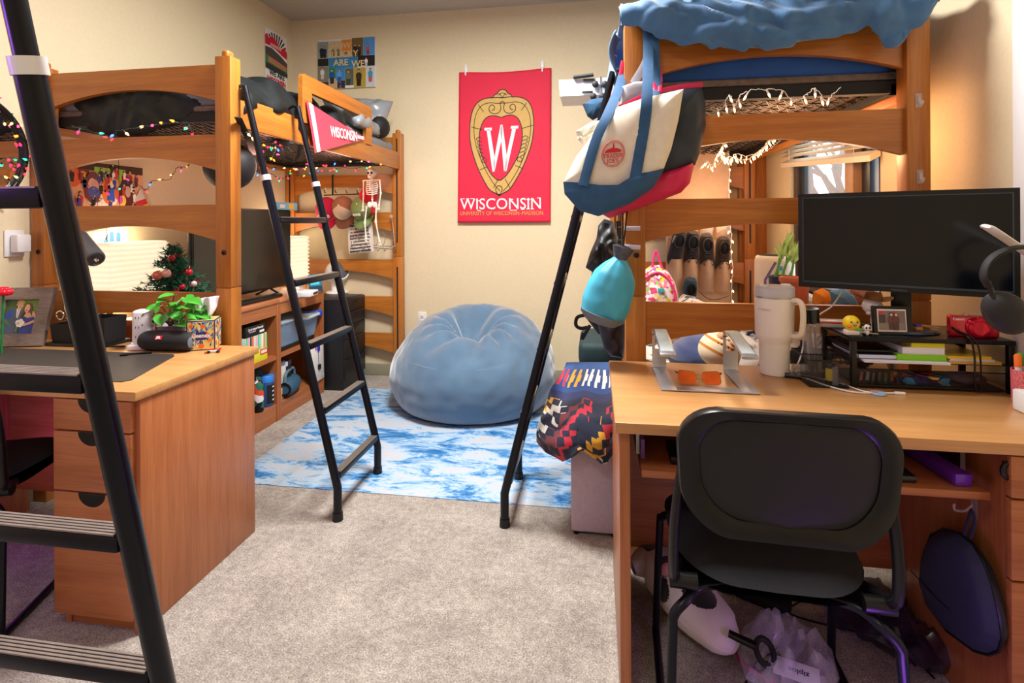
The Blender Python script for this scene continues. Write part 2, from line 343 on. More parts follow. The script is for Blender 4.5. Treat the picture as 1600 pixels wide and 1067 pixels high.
# ---------------------------------------------------------------- loft beds
def arch_rail(m, x0, x1, y, ztop, h=.165, hm=.095, t=.028, n=20):
    L = x1-x0; out = [(0, 0), (L, 0)]
    e = .02
    for i in range(n+1):
        q = 1-2*i/n; out.append((L/2+q*(L/2-e*0), -h+(h-hm)*(1-abs(q)**2)))
    out = out[::-1]
    m.prism(out, -t, (x0, y-t/2, ztop), (1, 0, 0), (0, 0, 1))
def make_bed(label, x0, x1, y0, y1, tops, ztop, side_z, guard=None, far_slots=True):
    W, D = .075, .07
    t = thing('loft_bed', label, 'bed', ((x0+x1)/2, (y0+y1)/2, 0))
    for px in (x0, x1-W):
        for py in (y0, y1-D):
            m = MB().box(px, px+W, py, py+D, 0, 1.013, .003).box(px, px+W, py, py+D, 1.016, ztop, .003).box(px+.004, px+W-.004, py+.004, py+D-.004, 1.0, 1.03)
            m.box(px+.02, px+W-.02, py+.012, py+D-.012, ztop-.01, ztop+.032, .012, seg=3)
            post = m.build('post', 'bedZ', t)
            if py > y0:
                MB().box(px+W*.42, px+W*.58, py-.001, py+.01, 1.13, 1.99).box(px+W*.42, px+W*.58, py-.001, py+.01, .2, .93).build('slot', 'blk', post)
            else:
                MB().lathe([(.011, 0), (.011, .004), (.006, .006), (.006, .002)], 12, (px+W*.55, py, 1.17), Rx(PI/2)).build('plug', 'blk', post)
    for py in (y0+D/2, y1-D/2):
        for z in tops:
            m = MB(); arch_rail(m, x0+W-.004, x1-W+.004, py, z); m.build('end_rail', 'bedX', t)
    for k, px in enumerate((x0+.012, x1-.04)):
        m = MB().box(px, px+.028, y0+D-.003, y1-D+.003, side_z[0], side_z[1], .003); m.build('side_rail', 'bedY', t)
    # spring deck: steel angle frame and a mesh of zigzag wires
    zd = side_z[0]+.03; xa, xb, ya, yb = x0+.05, x1-.05, y0+D+.01, y1-D-.01
    m = MB().box(xa, xb, ya, ya+.035, zd, zd+.045).box(xa, xb, yb-.035, yb, zd, zd+.045).box(xa, xa+.035, ya, yb, zd, zd+.03).box(xb-.035, xb, ya, yb, zd, zd+.03)
    fr = m.build('spring_frame', 'blackm', t)
    m = MB()
    for i in range(13):
        x = xa+.07+(xb-xa-.14)*i/12
        m.tube([(x+.012*(-1)**k, ya+.03+(yb-ya-.06)*k/44, zd+.012+.012*(k % 2)) for k in range(45)], .0028, 4, cap=False)
    for j in range(24):
        y = ya+.05+(yb-ya-.1)*j/23
        m.tube([(xa+.02+(xb-xa-.04)*k/26, y+.016*(-1)**k, zd+.018+.01*(k % 2)) for k in range(27)], .0025, 4, cap=False)
    m.build('spring_mesh', 'wire', fr)
    if guard:
        ya, yb, zt = guard; x = x1-.03; zb = side_z[1]
        m = MB(); O = (x, ya, zb)
        def pr(o): m.prism([(a-ya, b-zb) for a, b in o], .026, O, (0, 1, 0), (0, 0, 1))
        pr([(ya, zb-.02), (ya+.1, zb-.02), (ya+.1, zt-.09), (ya+.1, zt), (ya+.02, zt), (ya, zt-.015)])
        pr([(yb-.1, zb-.02), (yb, zb-.02), (yb, zt-.015), (yb-.02, zt), (yb-.1, zt), (yb-.1, zt-.09)])
        pr([(ya+.1, zt-.09), (yb-.1, zt-.09), (yb-.1, zt), (ya+.1, zt)])
        m.build('guard_rail', 'bedY', t)
    return t
TOPS = [2.005, 1.695, 1.382, .988, .68, .375]
LBX0, LBX1, LBY0, LBY1 = -2.612, -1.578, 2.11, 4.255
RBX0, RBX1, RBY0, RBY1 = .113, 1.163, 2.065, 4.2
bedL = make_bed('honey oak loft bed on the left with a red pennant on its guard rail', LBX0, LBX1, LBY0, LBY1, TOPS, 2.035, (1.735, 1.872), (2.70, 3.62, 2.122))
bedR = make_bed('honey oak loft bed on the right with blue bedding and tote bags on its post', RBX0, RBX1, RBY0, RBY1, TOPS, 2.05, (1.735, 1.872))

# mattresses (dark underside, fitted sheet)
def mattress(x0, x1, y0, y1, z0, z1, mat, label):
    m = MB().m(1).box(x0, x1, y0, y1, z0, z0+.03, .01); m.m(0).box(x0, x1, y0, y1, z0+.015, z1, .05, seg=4)
    return solo(m, 'mattress', [mat, 'darkmat'], label, 'mattress')
mattress(LBX0+.05, LBX1-.045, LBY0+.085, LBY1-.09, 1.812, 1.955, 'greycloth', 'thin mattress in a grey sheet on the left loft bed')
mattress(RBX0+.05, RBX1-.05, RBY0+.085, RBY1-.09, 1.815, 1.98, 'navycloth', 'thin mattress in a royal blue sheet on the right loft bed')

def fold(p, s=1, k=1): return noise.noise(V(p)*s)*k
def cloth(name, label, cat, mat, fn, nu, nv, thick=.02, group=None, at=None):
    m = MB(); m.grid(fn, nu, nv)
    o = solo(m, name, mat, label, cat, at, group, ang=180)
    md = o.modifiers.new('thick', 'SOLIDIFY'); md.thickness = thick; md.offset = 1
    return o
# charcoal comforter on the left bed: lies over the mattress, spills at the near end, droops over the aisle side
def cf(u, v):
    y = LBY0+.10 + v*1.12; x = LBX0+.10 + u*(LBX1-LBX0-.12)
    z = 1.955+.04*min(1, v*3) + .03*math.sin(PI*min(1, max(0, u)))**.6 + .05*fold((u*3, v*5, 1)) + .018*fold((u*9+v*4, v*14, 4)) + .02*math.sin(v*26+u*5)*.5
    if u > .9: z -= (u-.9)*1.6*(1-.3*math.sin(v*9)); x = min(x, LBX1-.045)+.012*math.sin(v*31)
    if u < .06: z -= (.06-u)*1.0
    if v > .9: z -= (v-.9)*.6
    return V((x, y, z))
cloth('comforter', 'charcoal comforter heaped on the left loft bed', 'comforter', 'char', cf, 60, 80, .03)
# its tail, hanging past the near end between mattress and end rails
m = MB(); out = []
for i in range(48):
    a = 2*PI*i/48; r = 1+.08*math.sin(3*a+1)+.04*math.sin(7*a); out.append((.33*math.cos(a)*r, .125*math.sin(a)*r*(1.05 if math.sin(a) < 0 else .95)))
m.puff(out, .03, lambda a, b, d: V((-2.16+a, LBY0+.085-d*.9+.006*math.sin(a*40+b*22)+.004*math.sin(a*90-b*30), 1.845+b-.05*a+.06*a*a)), 10, wob=.03, ws=9)
solo(m, 'blanket', 'char', 'loose end of a charcoal blanket sagging below the top end rail', 'blanket')
# pillows at the far end
def pillow(cx, cy, cz, w, h, t, R, mat, label, group=None):
    out = []
    for i in range(40):
        a = 2*PI*i/40; c_, s_ = math.cos(a), math.sin(a); k = 1/max(abs(c_), abs(s_))**.93
        out.append((w/2*c_*k, h/2*s_*k))
    m = MB(); m.puff(out, t/2, lambda a, b, d: V((cx, cy, cz)) + R @ V((a, d, b)), 9, p=1.9, wob=t*.38, ws=14)
    return solo(m, 'pillow', mat, label, 'pillow', group=group, ang=180)
pillow(AY(568, 163, 3.95).x, 3.95, 2.13, .40, .36, .14, Rx(-.5) @ Ry(.15), 'satin', 'silver satin pillow leaning against the far end of the left bed')
pillow(-1.72, 3.60, 2.07, .50, .34, .14, Rz(PI/2+.1) @ Rx(-.9), 'satin', 'silver satin pillow lying behind the guard rail opening')
m = MB(); p = AY(592, 197, 3.85); m.ell((p.x-.01, 3.9, p.z), (.07, .1, .085), 18); solo(m, 'neck_pillow', 'blackm', 'black round cushion at the far end of the left bed', 'cushion')

# ---------------------------------------------------------------- ladders
def make_ladder(label, rails, rungs, collar_z, rung_mat='tread'):
    # rails: two functions z -> point ; rungs: heights
    p0 = (rails[0](0)+rails[1](0))/2
    t = thing('ladder', label, 'ladder', (p0.x, p0.y, 0), 'black loft bed ladders')
    for f in rails:
        low = [f(z) for z in (0.0, .05, .1, .14, .18, .4, .8, 1.2, collar_z)]
        r = MB().tube(low, .0185, 14).build('rail', 'tubem', t)
        d = (f(1.8)-f(1.5)).normalized()
        MB().tube([f(collar_z), f(1.7), f(1.915)], .0145, 12).build('upper_tube', 'tubem', r)
        MB().tube([f(collar_z-.012), f(collar_z+.012)], .0215, 16).build('collar', 'white', t)
        MB().tube([f(0), f(.035)], [.0235, .0215], 14).build('foot_cap', 'black', t)
    for z in rungs:
        a, b = rails[0](z), rails[1](z); ax = (b-a).normalized(); lean = (rails[0](z+.1)-rails[0](z)); lean.z = 0; lean = lean.normalized()
        R = Matrix((ax, lean, V((0, 0, 1)))).transposed(); L = (b-a).length; c = (a+b)/2
        m = MB(); m.T = TR(c, R); m.box(-L/2+.01, L/2-.01, -.02, .018, -.016, .012, .004)
        g = m.build('rung', 'tubem', t)
        m = MB(); m.T = TR(c, R)
        for k in range(5): m.box(-L/2+.018, L/2-.018, -.018+k*.0075, -.0135+k*.0075, .0118, .0145)
        m.build('grip_strip', rung_mat, g)
    return t
def lean(x0, x1, y):
    def f(z):
        if z < .14: return V((x0, y, z))
        q = (z-.14)/(1.91-.14); s_ = min(1, (z-.14)/.05)*.0
        return V((x0+(x1-x0)*q, y, z))
    return f
RZ = [.19, .468, .75, 1.03, 1.312]
ladL = make_ladder('black ladder with white collars hooked on the left loft bed', (lean(-1.118, -1.555, 2.175), lean(-1.118, -1.555, 2.606)), RZ, 1.5)
ladR = make_ladder('black ladder leaning to the right loft bed behind the tote bag', (lean(-.388, .075, 2.235), lean(-.388, .075, 2.654)), RZ, 1.5)
def fl(x):
    def f(z): return V((x, .654+(1.339-z)*.215, z)) if z > .14 else V((x, .654+1.199*.215, z))
    return f
ladF = make_ladder('black ladder close to the camera at the left edge of the photo', (fl(-.765), fl(-1.2)), [.215, .50, .775, 1.055, 1.339], 1.516)
for lad, x in ((ladL, -1.56), (ladR, .08)):                          # hooks over the side rail
    for y in ((2.175, 2.606) if lad is ladL else (2.235, 2.654)):
        m = MB(); sgn = -1 if lad is ladL else 1
        m.tube([(x, y, 1.91), (x+sgn*.02, y, 1.918), (x+sgn*.05, y, 1.9), (x+sgn*.052, y, 1.86)], .008, 8).box(x-.004+sgn*.005, x+.012+sgn*.005, y-.012, y+.012, 1.85, 1.9, .003)
        m.build('hook', 'black', lad)

# ---------------------------------------------------------------- desks
def half_pull(m, cx, y, z, w=.1, d=.042):
    out = [(-w/2, 0)]+[(-w/2*math.cos(PI*i/14), -d*math.sin(PI*i/14)) for i in range(15)]+[(w/2, 0)]
    m.prism(out, -.004, (cx, y+.001, z), (1, 0, 0), (0, 0, 1))
def drawers(t, x0, x1, y, zs, back):
    for z0, z1 in zs:
        d = MB().box(x0, x1, y, y+.02, z0, z1, .003).box(x0+.02, x1-.02, y+.02, back, z0+.02, z1-.03).build('drawer', 'dkX', t)
        m = MB(); half_pull(m, (x0+x1)/2, y-.001, z1); m.build('pull', 'blk', d)
def make_desk(label, x0, x1, y0, y1, ped, shelf=None):
    t = thing('desk', label, 'desk', ((x0+x1)/2, (y0+y1)/2, 0)); H = .775
    MB().box(x0, x1, y0, y1, H-.03, H, .004).build('top', 'topX', t)
    MB().box(x0+.012, x0+.04, y0+.02, y1-.02, 0, H-.03, .002).build('side_panel', 'dkZ', t)
    MB().box(x1-.035, x1-.008, y0+.025, y1-.02, 0, H-.03, .002).build('side_panel', 'dkZ', t)
    MB().box(x0+.04, x1-.035, y1-.10, y1-.08, .14, H-.03).build('modesty_panel', 'dkX', t)
    px0, px1 = ped
    MB().box(px0+.01, px0+.03, y0+.04, y1-.1, 0, H-.03).build('pedestal_side', 'dkZ', t)
    MB().box(px0+.03, px1-.01, y0+.045, y0+.06, 0, .07).build('toe_kick', 'dkX', t)
    drawers(t, px0, px1, y0+.008, ((.05, .442), (.447, .636), (.641, .74)), y1-.12)
    if shelf:
        sx0, sx1, sy0, sy1, z = shelf
        MB().box(sx0, sx1, sy0, sy1, z-.02, z, .003).build('keyboard_tray', 'dkX', t)
        for sx in (sx0-.006, sx1-.006): MB().box(sx, sx+.012, sy0+.1, sy1, z, z+.115).build('tray_slide', 'steel', t)
    return t
deskL = make_desk('oak desk at the left with three drawers beside its bare side panel', -2.585, -1.415, 1.45, 2.065, (-1.725, -1.44))
deskR = make_desk('oak desk at the right holding the monitor and black riser', .048, 1.265, 1.41, 2.035, (.965, 1.24), (.119, .95, 1.46, 1.86, .632))
p = AY(1575, 730, 1.45)
R = Ry(0); m = MB().tube([(p.x+.02*math.cos(2*PI*i/20)-.005, 1.43, p.z+.02*math.sin(2*PI*i/20)) for i in range(20)], .006, 8, True).box(p.x+.012, .974, 1.425, 1.46, p.z-.012, p.z+.012, .003)
solo(m, 'cable_ring', 'black', 'black plastic ring clipped to the drawer side under the right desk', 'cable holder')

# ---------------------------------------------------------------- black stacking chairs
def make_chair(label, loc, rz):
    t = thing('desk_chair', label, 'chair', (0, 0, 0), 'black sled-base desk chairs')
    # built facing +y, seat centre at origin
    m = MB(); m.puff([(a, b) for a, b in rrect(.46, .44, .13, 8)], .028, lambda a, b, d: V((a*(1-.12*max(0, -b)/.22), b+.035, .452+d+.012*(a/.23)**2)), 7)
    m.build('seat', M.setdefault('seatf', plain('black_seat_fabric', '#101119', .85, var=.25, scale=260, bump=.2)), t)
    m = MB(); m.puff([(a, b) for a, b in rrect(.44, .40, .12, 8)], .012, lambda a, b, d: V((a, b+.035, .425+d)), 5); m.build('seat_pan', 'black', t)
    def bk(a, b): return V((a, -.245-.11*(b-.2)+.05*(1-(a/.23)**2)*-1+.03, .52+b))     # back shell, slightly curved
    o1 = [(a*(1-.07*max(0, -b)/.15), b+.226) for a, b in rrect(.456, .292, .10, 9)]; o2 = [(a*(1-.10*max(0, -b)/.14), b+.236) for a, b in rrect(.366, .226, .085, 9)]
    m = MB(); n = len(o1)
    prof = [(1, 0), (1, -.011), (.93, -.016), (.25, -.013), (0, -.004), (0, .012), (.5, .016), (1, .012), (1, 0)]
    m.grid(lambda u, v: (lambda i, k: bk(o2[i][0]+(o1[i][0]-o2[i][0])*prof[k][0], o2[i][1]+(o1[i][1]-o2[i][1])*prof[k][0])+V((0, prof[k][1], 0)))(int(round(u*n)) % n, int(round(v*(len(prof)-1)))), n, len(prof), True)
    m.build('back_frame', 'black', t)
    m = MB(); m.puff([(a*1.03, (b-.236)*1.05+.236) for a, b in o2], .004, lambda a, b, d: bk(a, b)+V((0, -d, 0)), 6, p=6)
    m.build('back_panel', M.setdefault('backp', plain('charcoal_back_panel', '#101116', .65, var=.15, scale=200)), t)
    for s in (-1, 1):
        x = .205*s
        m = MB().tube(bez([(x*1.03, -.20, .735), (x*1.085, -.198, .665), (x*1.13, -.198, .58), (x*1.14, -.196, .50), (x*1.12, -.175, .458), (x*1.0, -.10, .437)], 5), (.012, .015), 10, flat=(1, 0, 0))
        m.build('back_bracket', 'black', t)
        m = MB().tube([(x*.86, -.165, .442), (x*1.17, -.165, .442)], .019, 14); m.build('pivot', 'black', t)
        m = MB().tube(bez([(x*.55, -.13, .424), (x*.85, -.15, .418), (x*1.0, -.185, .408), (x*1.14, -.20, .38), (x*1.16, -.205, .33), (x*1.22, -.232, .03), (x*1.22, -.225, .012)], 6), .0115, 10)
        m.build('leg', 'tubem', t)
        m = MB().tube(bez([(x*.55, .13, .424), (x*1.0, .16, .42), (x*1.14, .18, .40), (x*1.17, .19, .36), (x*1.22, .235, .03), (x*1.22, .228, .012)], 6), .0115, 10)
        m.build('leg', 'tubem', t)
        m = MB().tube([(x*1.22, -.225, .012), (x*1.22, .228, .012)], .0115, 10); m.build('runner', 'tubem', t)
    t.location = loc; t.rotation_euler = (0, 0, rz); return t
chairR = make_chair('black chair with curved backrest tucked under the right desk', (.42, 1.47, 0), -.05)
chairL = dup(chairR, (-2.15, 1.52, 0), .35, 'black chair half hidden at the left edge under the left desk')

# ---------------------------------------------------------------- low bookcases, cabinet
def make_case(label, y0, y1):
    x0, x1, H = -2.46, -2.06, .80
    t = thing('bookcase', label, 'bookcase', ((x0+x1)/2, (y0+y1)/2, 0), 'low oak bookcases under the left bed')
    MB().box(x0, x1+.006, y0, y1, H-.028, H, .004).build('top', 'topX' if 0 else M.setdefault('topY', wood('bookcase_oak_lit_top', '#b06c40', '#c8865a', 1, .36, .7)), t)  # paler than the sides: the light on the top is painted in
    for y in (y0, y1-.02): MB().box(x0, x1, y, y+.02, 0, H-.028).build('side_panel', 'dkZ', t)
    MB().box(x0, x0+.012, y0+.02, y1-.02, .05, H-.028).build('back_panel', 'dkY', t)
    MB().box(x1-.02, x1-.003, y0+.02, y1-.02, H-.105, H-.028).build('fascia', 'dkY', t)
    MB().box(x0+.012, x1-.004, y0+.02, y1-.02, .405, .43).build('shelf', 'dkY', t)
    MB().box(x0+.012, x1-.004, y0+.02, y1-.02, .09, .112).build('shelf', 'dkY', t)
    MB().box(x1-.03, x1-.006, y0+.02, y1-.02, 0, .09).build('plinth', 'dkY', t)
    return t
make_case('oak bookcase with the stacked game boxes, nearer the left desk', 2.40, 3.213)
make_case('oak bookcase with the plastic bin, beside the black drawer cabinet', 3.217, 3.80)
x0, x1, y0, y1 = -2.34, -1.905, 3.845, 4.2
t = thing('drawer_cabinet', 'black drawer cabinet under the far end of the left bed', 'cabinet', ((x0+x1)/2, (y0+y1)/2, 0))
M['cab'] = plain('black_brown_laminate', '#16171a', .45, var=.15, scale=20)
MB().box(x0, x1-.018, y0, y1, 0, .70, .002).build('carcass', 'cab', t)
z = .695
for h in (.1, .1, .105, .155, .16):
    d = MB().box(x1-.018, x1, y0+.003, y1-.003, z-h+.004, z, .002).build('drawer', 'cab', t)
    MB().prism([(-.05, 0), (.05, 0), (.035, -.024), (-.035, -.024)], .002, (x1, (y0+y1)/2, z-.012), (0, 1, 0), (0, 0, 1)).build('pull', 'blk', d)
    z -= h
# ---------------------------------------------------------------- rug and bean bag
m = MB().box(-1.84, .36, 2.41, 3.93, 0, .004, .0015)
M['rug'] = ramp_noise('distressed_rug', [(.36, '#14548f'), (.44, '#4386c0'), (.51, '#a9c8e0'), (.56, '#bfc4cc'), (.70, '#b8bdc4'), (.8, '#7fb0d8')], 4.2, detail=14, rgh=.78, dist=.5, stretch=(.7, 1.7, 1), bump=.3)
solo(m, 'rug', 'rug', 'distressed blue and white rug on the carpet between the beds', 'rug')
BC = V((-.872, 3.72, 0)); BR = .565
def bean(u, v):
    a = 2*PI*u; n_ = [(0, .008), (.25, .008), (.46, .012), (.53, .05), (.575, .14), (.59, .25), (.565, .36), (.50, .47), (.41, .555), (.30, .615), (.19, .63), (.09, .60), (0, .585)]
    x = v*(len(n_)-1); i = min(len(n_)-2, int(x)); f = x-i; P0 = n_[max(0, i-1)]; P1 = n_[i]; P2 = n_[i+1]; P3 = n_[min(len(n_)-1, i+2)]
    def c(k): return .5*((2*P1[k])+(P2[k]-P0[k])*f+(2*P0[k]-5*P1[k]+4*P2[k]-P3[k])*f*f+(3*P1[k]-P0[k]-3*P2[k]+P3[k])*f**3)
    r, zz = max(0, c(0)), max(.008, c(1)); up = min(1, max(0, (zz-.2)/.35))
    r *= 1+.012*math.sin(3*a+1)*up
    P = V((r*math.cos(a), r*math.sin(a)*.93, zz))
    dq = V((P.x-.03, P.y+.13, 0)).length; a = math.atan2(P.y+.13, P.x-.03)
    P.z += P.y*.13*up
    if v > .55:
        P.z += -.17*math.exp(-(dq/.15)**2)+.02*math.exp(-((dq-.33)/.12)**2)*math.sin(a+.4)
        g = math.exp(-((dq-.2)/.11)**2); P.z += .05*g*(abs(math.sin(5.5*a+6*dq+1.5*math.sin(2*a)))-.6)
    e = min(1, zz/.1); k = .016*noise.noise(P*5+V((3, 1, 7)))+.008*noise.noise(P*13)+.005*noise.noise(V((P.x*30, P.y*8, P.z*12)))
    return BC + P + V((math.cos(a)*min(1, r*3), math.sin(a)*min(1, r*3), .6*up))*k*e
m = MB(); m.grid(bean, 140, 90, True)
solo(m, 'bean_bag', 'bean', 'big round blue plush bean bag on the rug by the back wall', 'bean bag', at=BC)
# ---------------------------------------------------------------- things on the walls
class Fl:                                                   # a flat sheet: origin, right, up, and out-of-sheet direction
    def __init__(s, O, X, Y): s.O, s.X, s.Y = V(O), V(X).normalized(), V(Y).normalized(); s.N = s.X.cross(s.Y)
    def p(s, a, b, d=0): return s.O + s.X*a + s.Y*b + s.N*d
    def poly(s, m, out, d=0, t=.0012): return m.prism(out, t, s.p(0, 0, d), s.X, s.Y)
    def rect(s, m, a0, b0, a1, b1, d=0, t=.0012): return s.poly(m, [(a0, b0), (a1, b0), (a1, b1), (a0, b1)], d, t)
    def text(s, m, txt, size, a, b, d=.002, sx=1, bold=0, rot=0, align='CENTER'):
        X = s.X*math.cos(rot)+s.Y*math.sin(rot); Y = s.Y*math.cos(rot)-s.X*math.sin(rot)
        return m.text(txt, size, s.p(a, b, d), X, Y, .0004, align, sx, bold)
def person(f, m, a, b, h, top, bot, skin='#caa07c', hair='#3a2a20', d=.0012):  # a printed figure: hair, face, shoulders, legs
    w = h*.30
    m.c(bot); f.poly(m, [(a-w*.42, b), (a+w*.42, b), (a+w*.5, b+h*.45), (a-w*.5, b+h*.45)], d)
    m.c(top); f.poly(m, [(a-w*.55, b+h*.4), (a+w*.55, b+h*.4), (a+w*.6, b+h*.7), (a+w*.2, b+h*.8), (a-w*.2, b+h*.8), (a-w*.6, b+h*.7)], d+.0006)
    m.c(hair); f.poly(m, [(a+w*.30*math.cos(q), b+h*.90+w*.36*math.sin(q)) for q in [2*PI*k/10 for k in range(10)]], d+.0012)
    m.c(skin); f.poly(m, [(a+w*.22*math.cos(q), b+h*.87+w*.27*math.sin(q)) for q in [2*PI*k/10 for k in range(10)]], d+.0018)

# the red banner
FW, FH = .764, 1.243
m = MB()
def fp(a, b):                                               # a right, b down, metres from the top left
    sag = .014*math.sin(PI*min(1, max(0, (a-.06)/.65)))*max(0, 1-b/.3)
    return V((-1.106+a-.012*b, 4.276-.012*b, 2.535-b-sag))
m.grid(lambda u, v: fp(u*FW, v*FH), 40, 60)
flag = solo(m, 'banner', M.setdefault('bannerred', plain('scarlet_banner', '#d8123c', .7, var=.05, scale=5, sheen=.2, bump=.35)), 'red Wisconsin banner with a gold crest pinned to the back wall', 'banner')
md = flag.modifiers.new('t', 'SOLIDIFY'); md.thickness = .002; md.offset = -1
def zp(x, y): return ((x-138)/528*FW, (y-112)/872*FH)      # crest drawing units -> banner metres
def art(name, shapes, mat, lift, t=.0008, parent=flag):
    m = MB()
    for s_ in shapes:
        pts = [zp(*q) for q in s_]; n = len(pts)
        vs = [fp(*q)-V((0, lift, 0)) for q in pts]
        m.add(vs, [tuple(range(n))])
    o = m.build(name, mat, parent); return o
def strip(pts, w, closed=False):                            # stroke as quads
    out = []; n = len(pts)
    for i in range(n if closed else n-1):
        a, b = V((*pts[i], 0)), V((*pts[(i+1) % n], 0)); t = (b-a)
        if t.length < 1e-6: continue
        t.normalize(); nrm = V((-t.y, t.x, 0))*w/2; e = t*w*.3
        out.append([tuple((a-e+nrm)[:2]), tuple((b+e+nrm)[:2]), tuple((b+e-nrm)[:2]), tuple((a-e-nrm)[:2])])
    return out
def cr(pts, k=6, closed=True):
    P = [V((*p, 0)) for p in pts]; n = len(P); out = []
    for i in range(n if closed else n-1):
        a, b, c, d = (P[(i-1) % n], P[i], P[(i+1) % n], P[(i+2) % n]) if closed else (P[max(0, i-1)], P[i], P[i+1], P[min(n-1, i+2)])
        for j in range(k):
            t = j/k; q = .5*((2*b)+(c-a)*t+(2*a-5*b+4*c-d)*t*t+(3*b-a-3*c+d)*t**3); out.append((q.x, q.y))
    if not closed: out.append((P[-1].x, P[-1].y))
    return out
def mir(h, cx=391): return h + [(2*cx-x, y) for x, y in h[::-1]]
M['gold'] = plain('old_gold_ink', '#c9a357', .65, var=.04); M['ink'] = plain('dark_green_ink', '#1f2a28', .7, var=0); M['whiteink'] = plain('white_ink', '#e9e9ee', .7, var=0)
oh = cr([(391, 268), (440, 264), (500, 272), (540, 300), (562, 350), (570, 430), (562, 520), (535, 610), (495, 700), (440, 790), (396, 818), (379, 829), (370, 822)], 5, False)
axis = lambda y: 391-13*(y-268)/560
outer = [(x, y) for x, y in oh[:-1]] + [(2*axis(y)-x, y) for x, y in oh[:-1][::-1]]
ih = cr([(391, 382), (420, 373), (455, 374), (485, 398), (503, 450), (505, 510), (492, 580), (460, 650), (420, 712), (380, 746)], 5, False)
inner = ih[:-1] + [(2*axis(y)-x-6, y) for x, y in ih[:-1][::-1]]
art('crest_gold', [outer, cr([(330, 268), (345, 250), (362, 240), (372, 224), (391, 218), (410, 224), (420, 240), (437, 250), (452, 268), (391, 300)], 4)], 'gold', .003)
rings = strip(outer, 5, True) + strip(cr([(330, 268), (345, 250), (362, 240), (372, 224), (391, 218), (410, 224), (420, 240), (437, 250), (452, 268)], 4, False), 5)
for sx in (1, -1):
    def q(L): return [(391+sx*(x-391), y) for x, y in L]
    rings += strip(q(cr([(391, 290), (404, 300), (398, 330), (412, 355), (440, 360), (464, 345), (466, 322), (452, 308), (436, 318), (438, 336), (450, 340)], 5, False)), 4)
    rings += strip(q(cr([(391, 300), (418, 300), (470, 296), (515, 315), (545, 370), (553, 440), (545, 520), (520, 600), (480, 690), (430, 770), (398, 806)], 5, False)), 3.5)
    for a in ([(500, 345), (528, 305)], [(505, 450), (568, 432)], [(468, 660), (515, 680)], [(410, 735), (438, 785)], [(391, 268), (404, 246), (418, 252)], [(372, 244), (391, 238)]): rings += strip(q(a), 3.5)
    for k in range(6): rings += strip(q(cr([(508-k*3, 500+k*22), (524-k*3, 492+k*22), (540-k*5, 502+k*22), (530-k*4, 512+k*22)], 4, False)), 3.5)
    rings += strip(q(cr([(484, 640), (478, 622), (494, 612), (506, 626), (496, 640), (488, 632)], 4, False)), 3.5)
rings += strip(cr([(362, 780), (358, 800), (376, 826), (394, 800), (390, 780), (376, 774)], 4), 4)
art('crest_red', [inner], 'bannerred', .0042)
art('crest_lines', rings + strip(inner, 5, True), 'ink', .0052)
W = [(289, 440), (332, 440), (332, 456), (322, 460), (352, 620), (380, 425), (394, 425), (420, 618), (448, 452), (440, 448), (442, 434), (484, 434), (482, 450), (470, 454), (418, 692), (404, 692), (382, 540), (352, 692), (338, 692), (304, 458), (291, 456)]
art('letter_w', [[(289, 440), (332, 440), (332, 456), (291, 456)], [(442, 434), (484, 434), (482, 450), (440, 450)],
    [(302, 450), (322, 450), (354, 640), (350, 692), (338, 692)], [(350, 692), (342, 650), (382, 425), (394, 425), (391, 500)], [(380, 440), (394, 425), (424, 640), (416, 692), (404, 692)], [(404, 692), (410, 640), (449, 446), (471, 446), (418, 692)]], 'whiteink', .0062)
m = MB(); a, b = zp(386, 880); q = fp(a, b)-V((0, .005, 0))
m.text('WISCONSIN', .128, q, (1, 0, 0), (0, 0, 1), .0004, sx=.95, bold=.0005)
for lx, ly in ((168, 846), (196, 846), (222, 846), (262, 858), (262, 914), (448, 852), (448, 914), (470, 914), (512, 910), (542, 854), (542, 908), (566, 852), (566, 908), (602, 846)):
    a, b = zp(lx, ly); qq = fp(a, b); m.box(qq.x-.014, qq.x+.014, qq.y-.0056, qq.y-.0048, qq.z-.003, qq.z+.003)
m.build('lettering', 'whiteink', flag)
m = MB(); a, b = zp(390, 932); q = fp(a, b)-V((0, .005, 0)); m.text('UNIVERSITY OF WISCONSIN–MADISON', .045, q, (1, 0, 0), (0, 0, 1), .0003, sx=.86); m.build('small_lettering', 'gold', flag)
for x, tag_ in ((-1.05, 'left'), (-.415, 'right')):
    m = MB().box(x-.013, x+.013, 4.276, 4.29, 2.50+.01, 2.60, .004).box(x-.006, x+.006, 4.262, 4.28, 2.505, 2.545, .003)
    solo(m, 'wall_clip', 'white', 'small white adhesive clip holding the top %s corner of the red banner' % tag_, 'clip')
# outlet on the back wall; boxy white unit on the left wall
p = AY(660, 498, 4.29)
t = thing('wall_outlet', 'white double outlet on the back wall left of the bean bag', 'outlet', (p.x, 4.29, p.z))
MB().box(p.x-.036, p.x+.036, 4.282, 4.29, p.z-.058, p.z+.058, .003).build('plate', 'white', t)
for dz in (-.02, .02):
    s_ = MB().box(p.x-.016, p.x+.016, 4.279, 4.283, p.z+dz-.014, p.z+dz+.014, .004).build('socket', 'offw', t)
    MB().box(p.x-.008, p.x-.005, 4.2785, 4.28, p.z+dz-.005, p.z+dz+.006).box(p.x+.005, p.x+.008, 4.2785, 4.28, p.z+dz-.005, p.z+dz+.006).build('slot', 'blk', s_)
p = AX(21, 380, XL)
t = thing('wall_box', 'white wall plate with a boxy unit plugged in, left of the left bed', 'wall plate', (XL, p.y, p.z))
MB().box(XL, XL+.008, p.y-.042, p.y+.042, p.z-.06, p.z+.06, .003).build('plate', 'white', t)
MB().box(XL+.008, XL+.05, p.y-.022, p.y+.04, p.z-.042, p.z+.04, .008).build('unit', 'white', t)

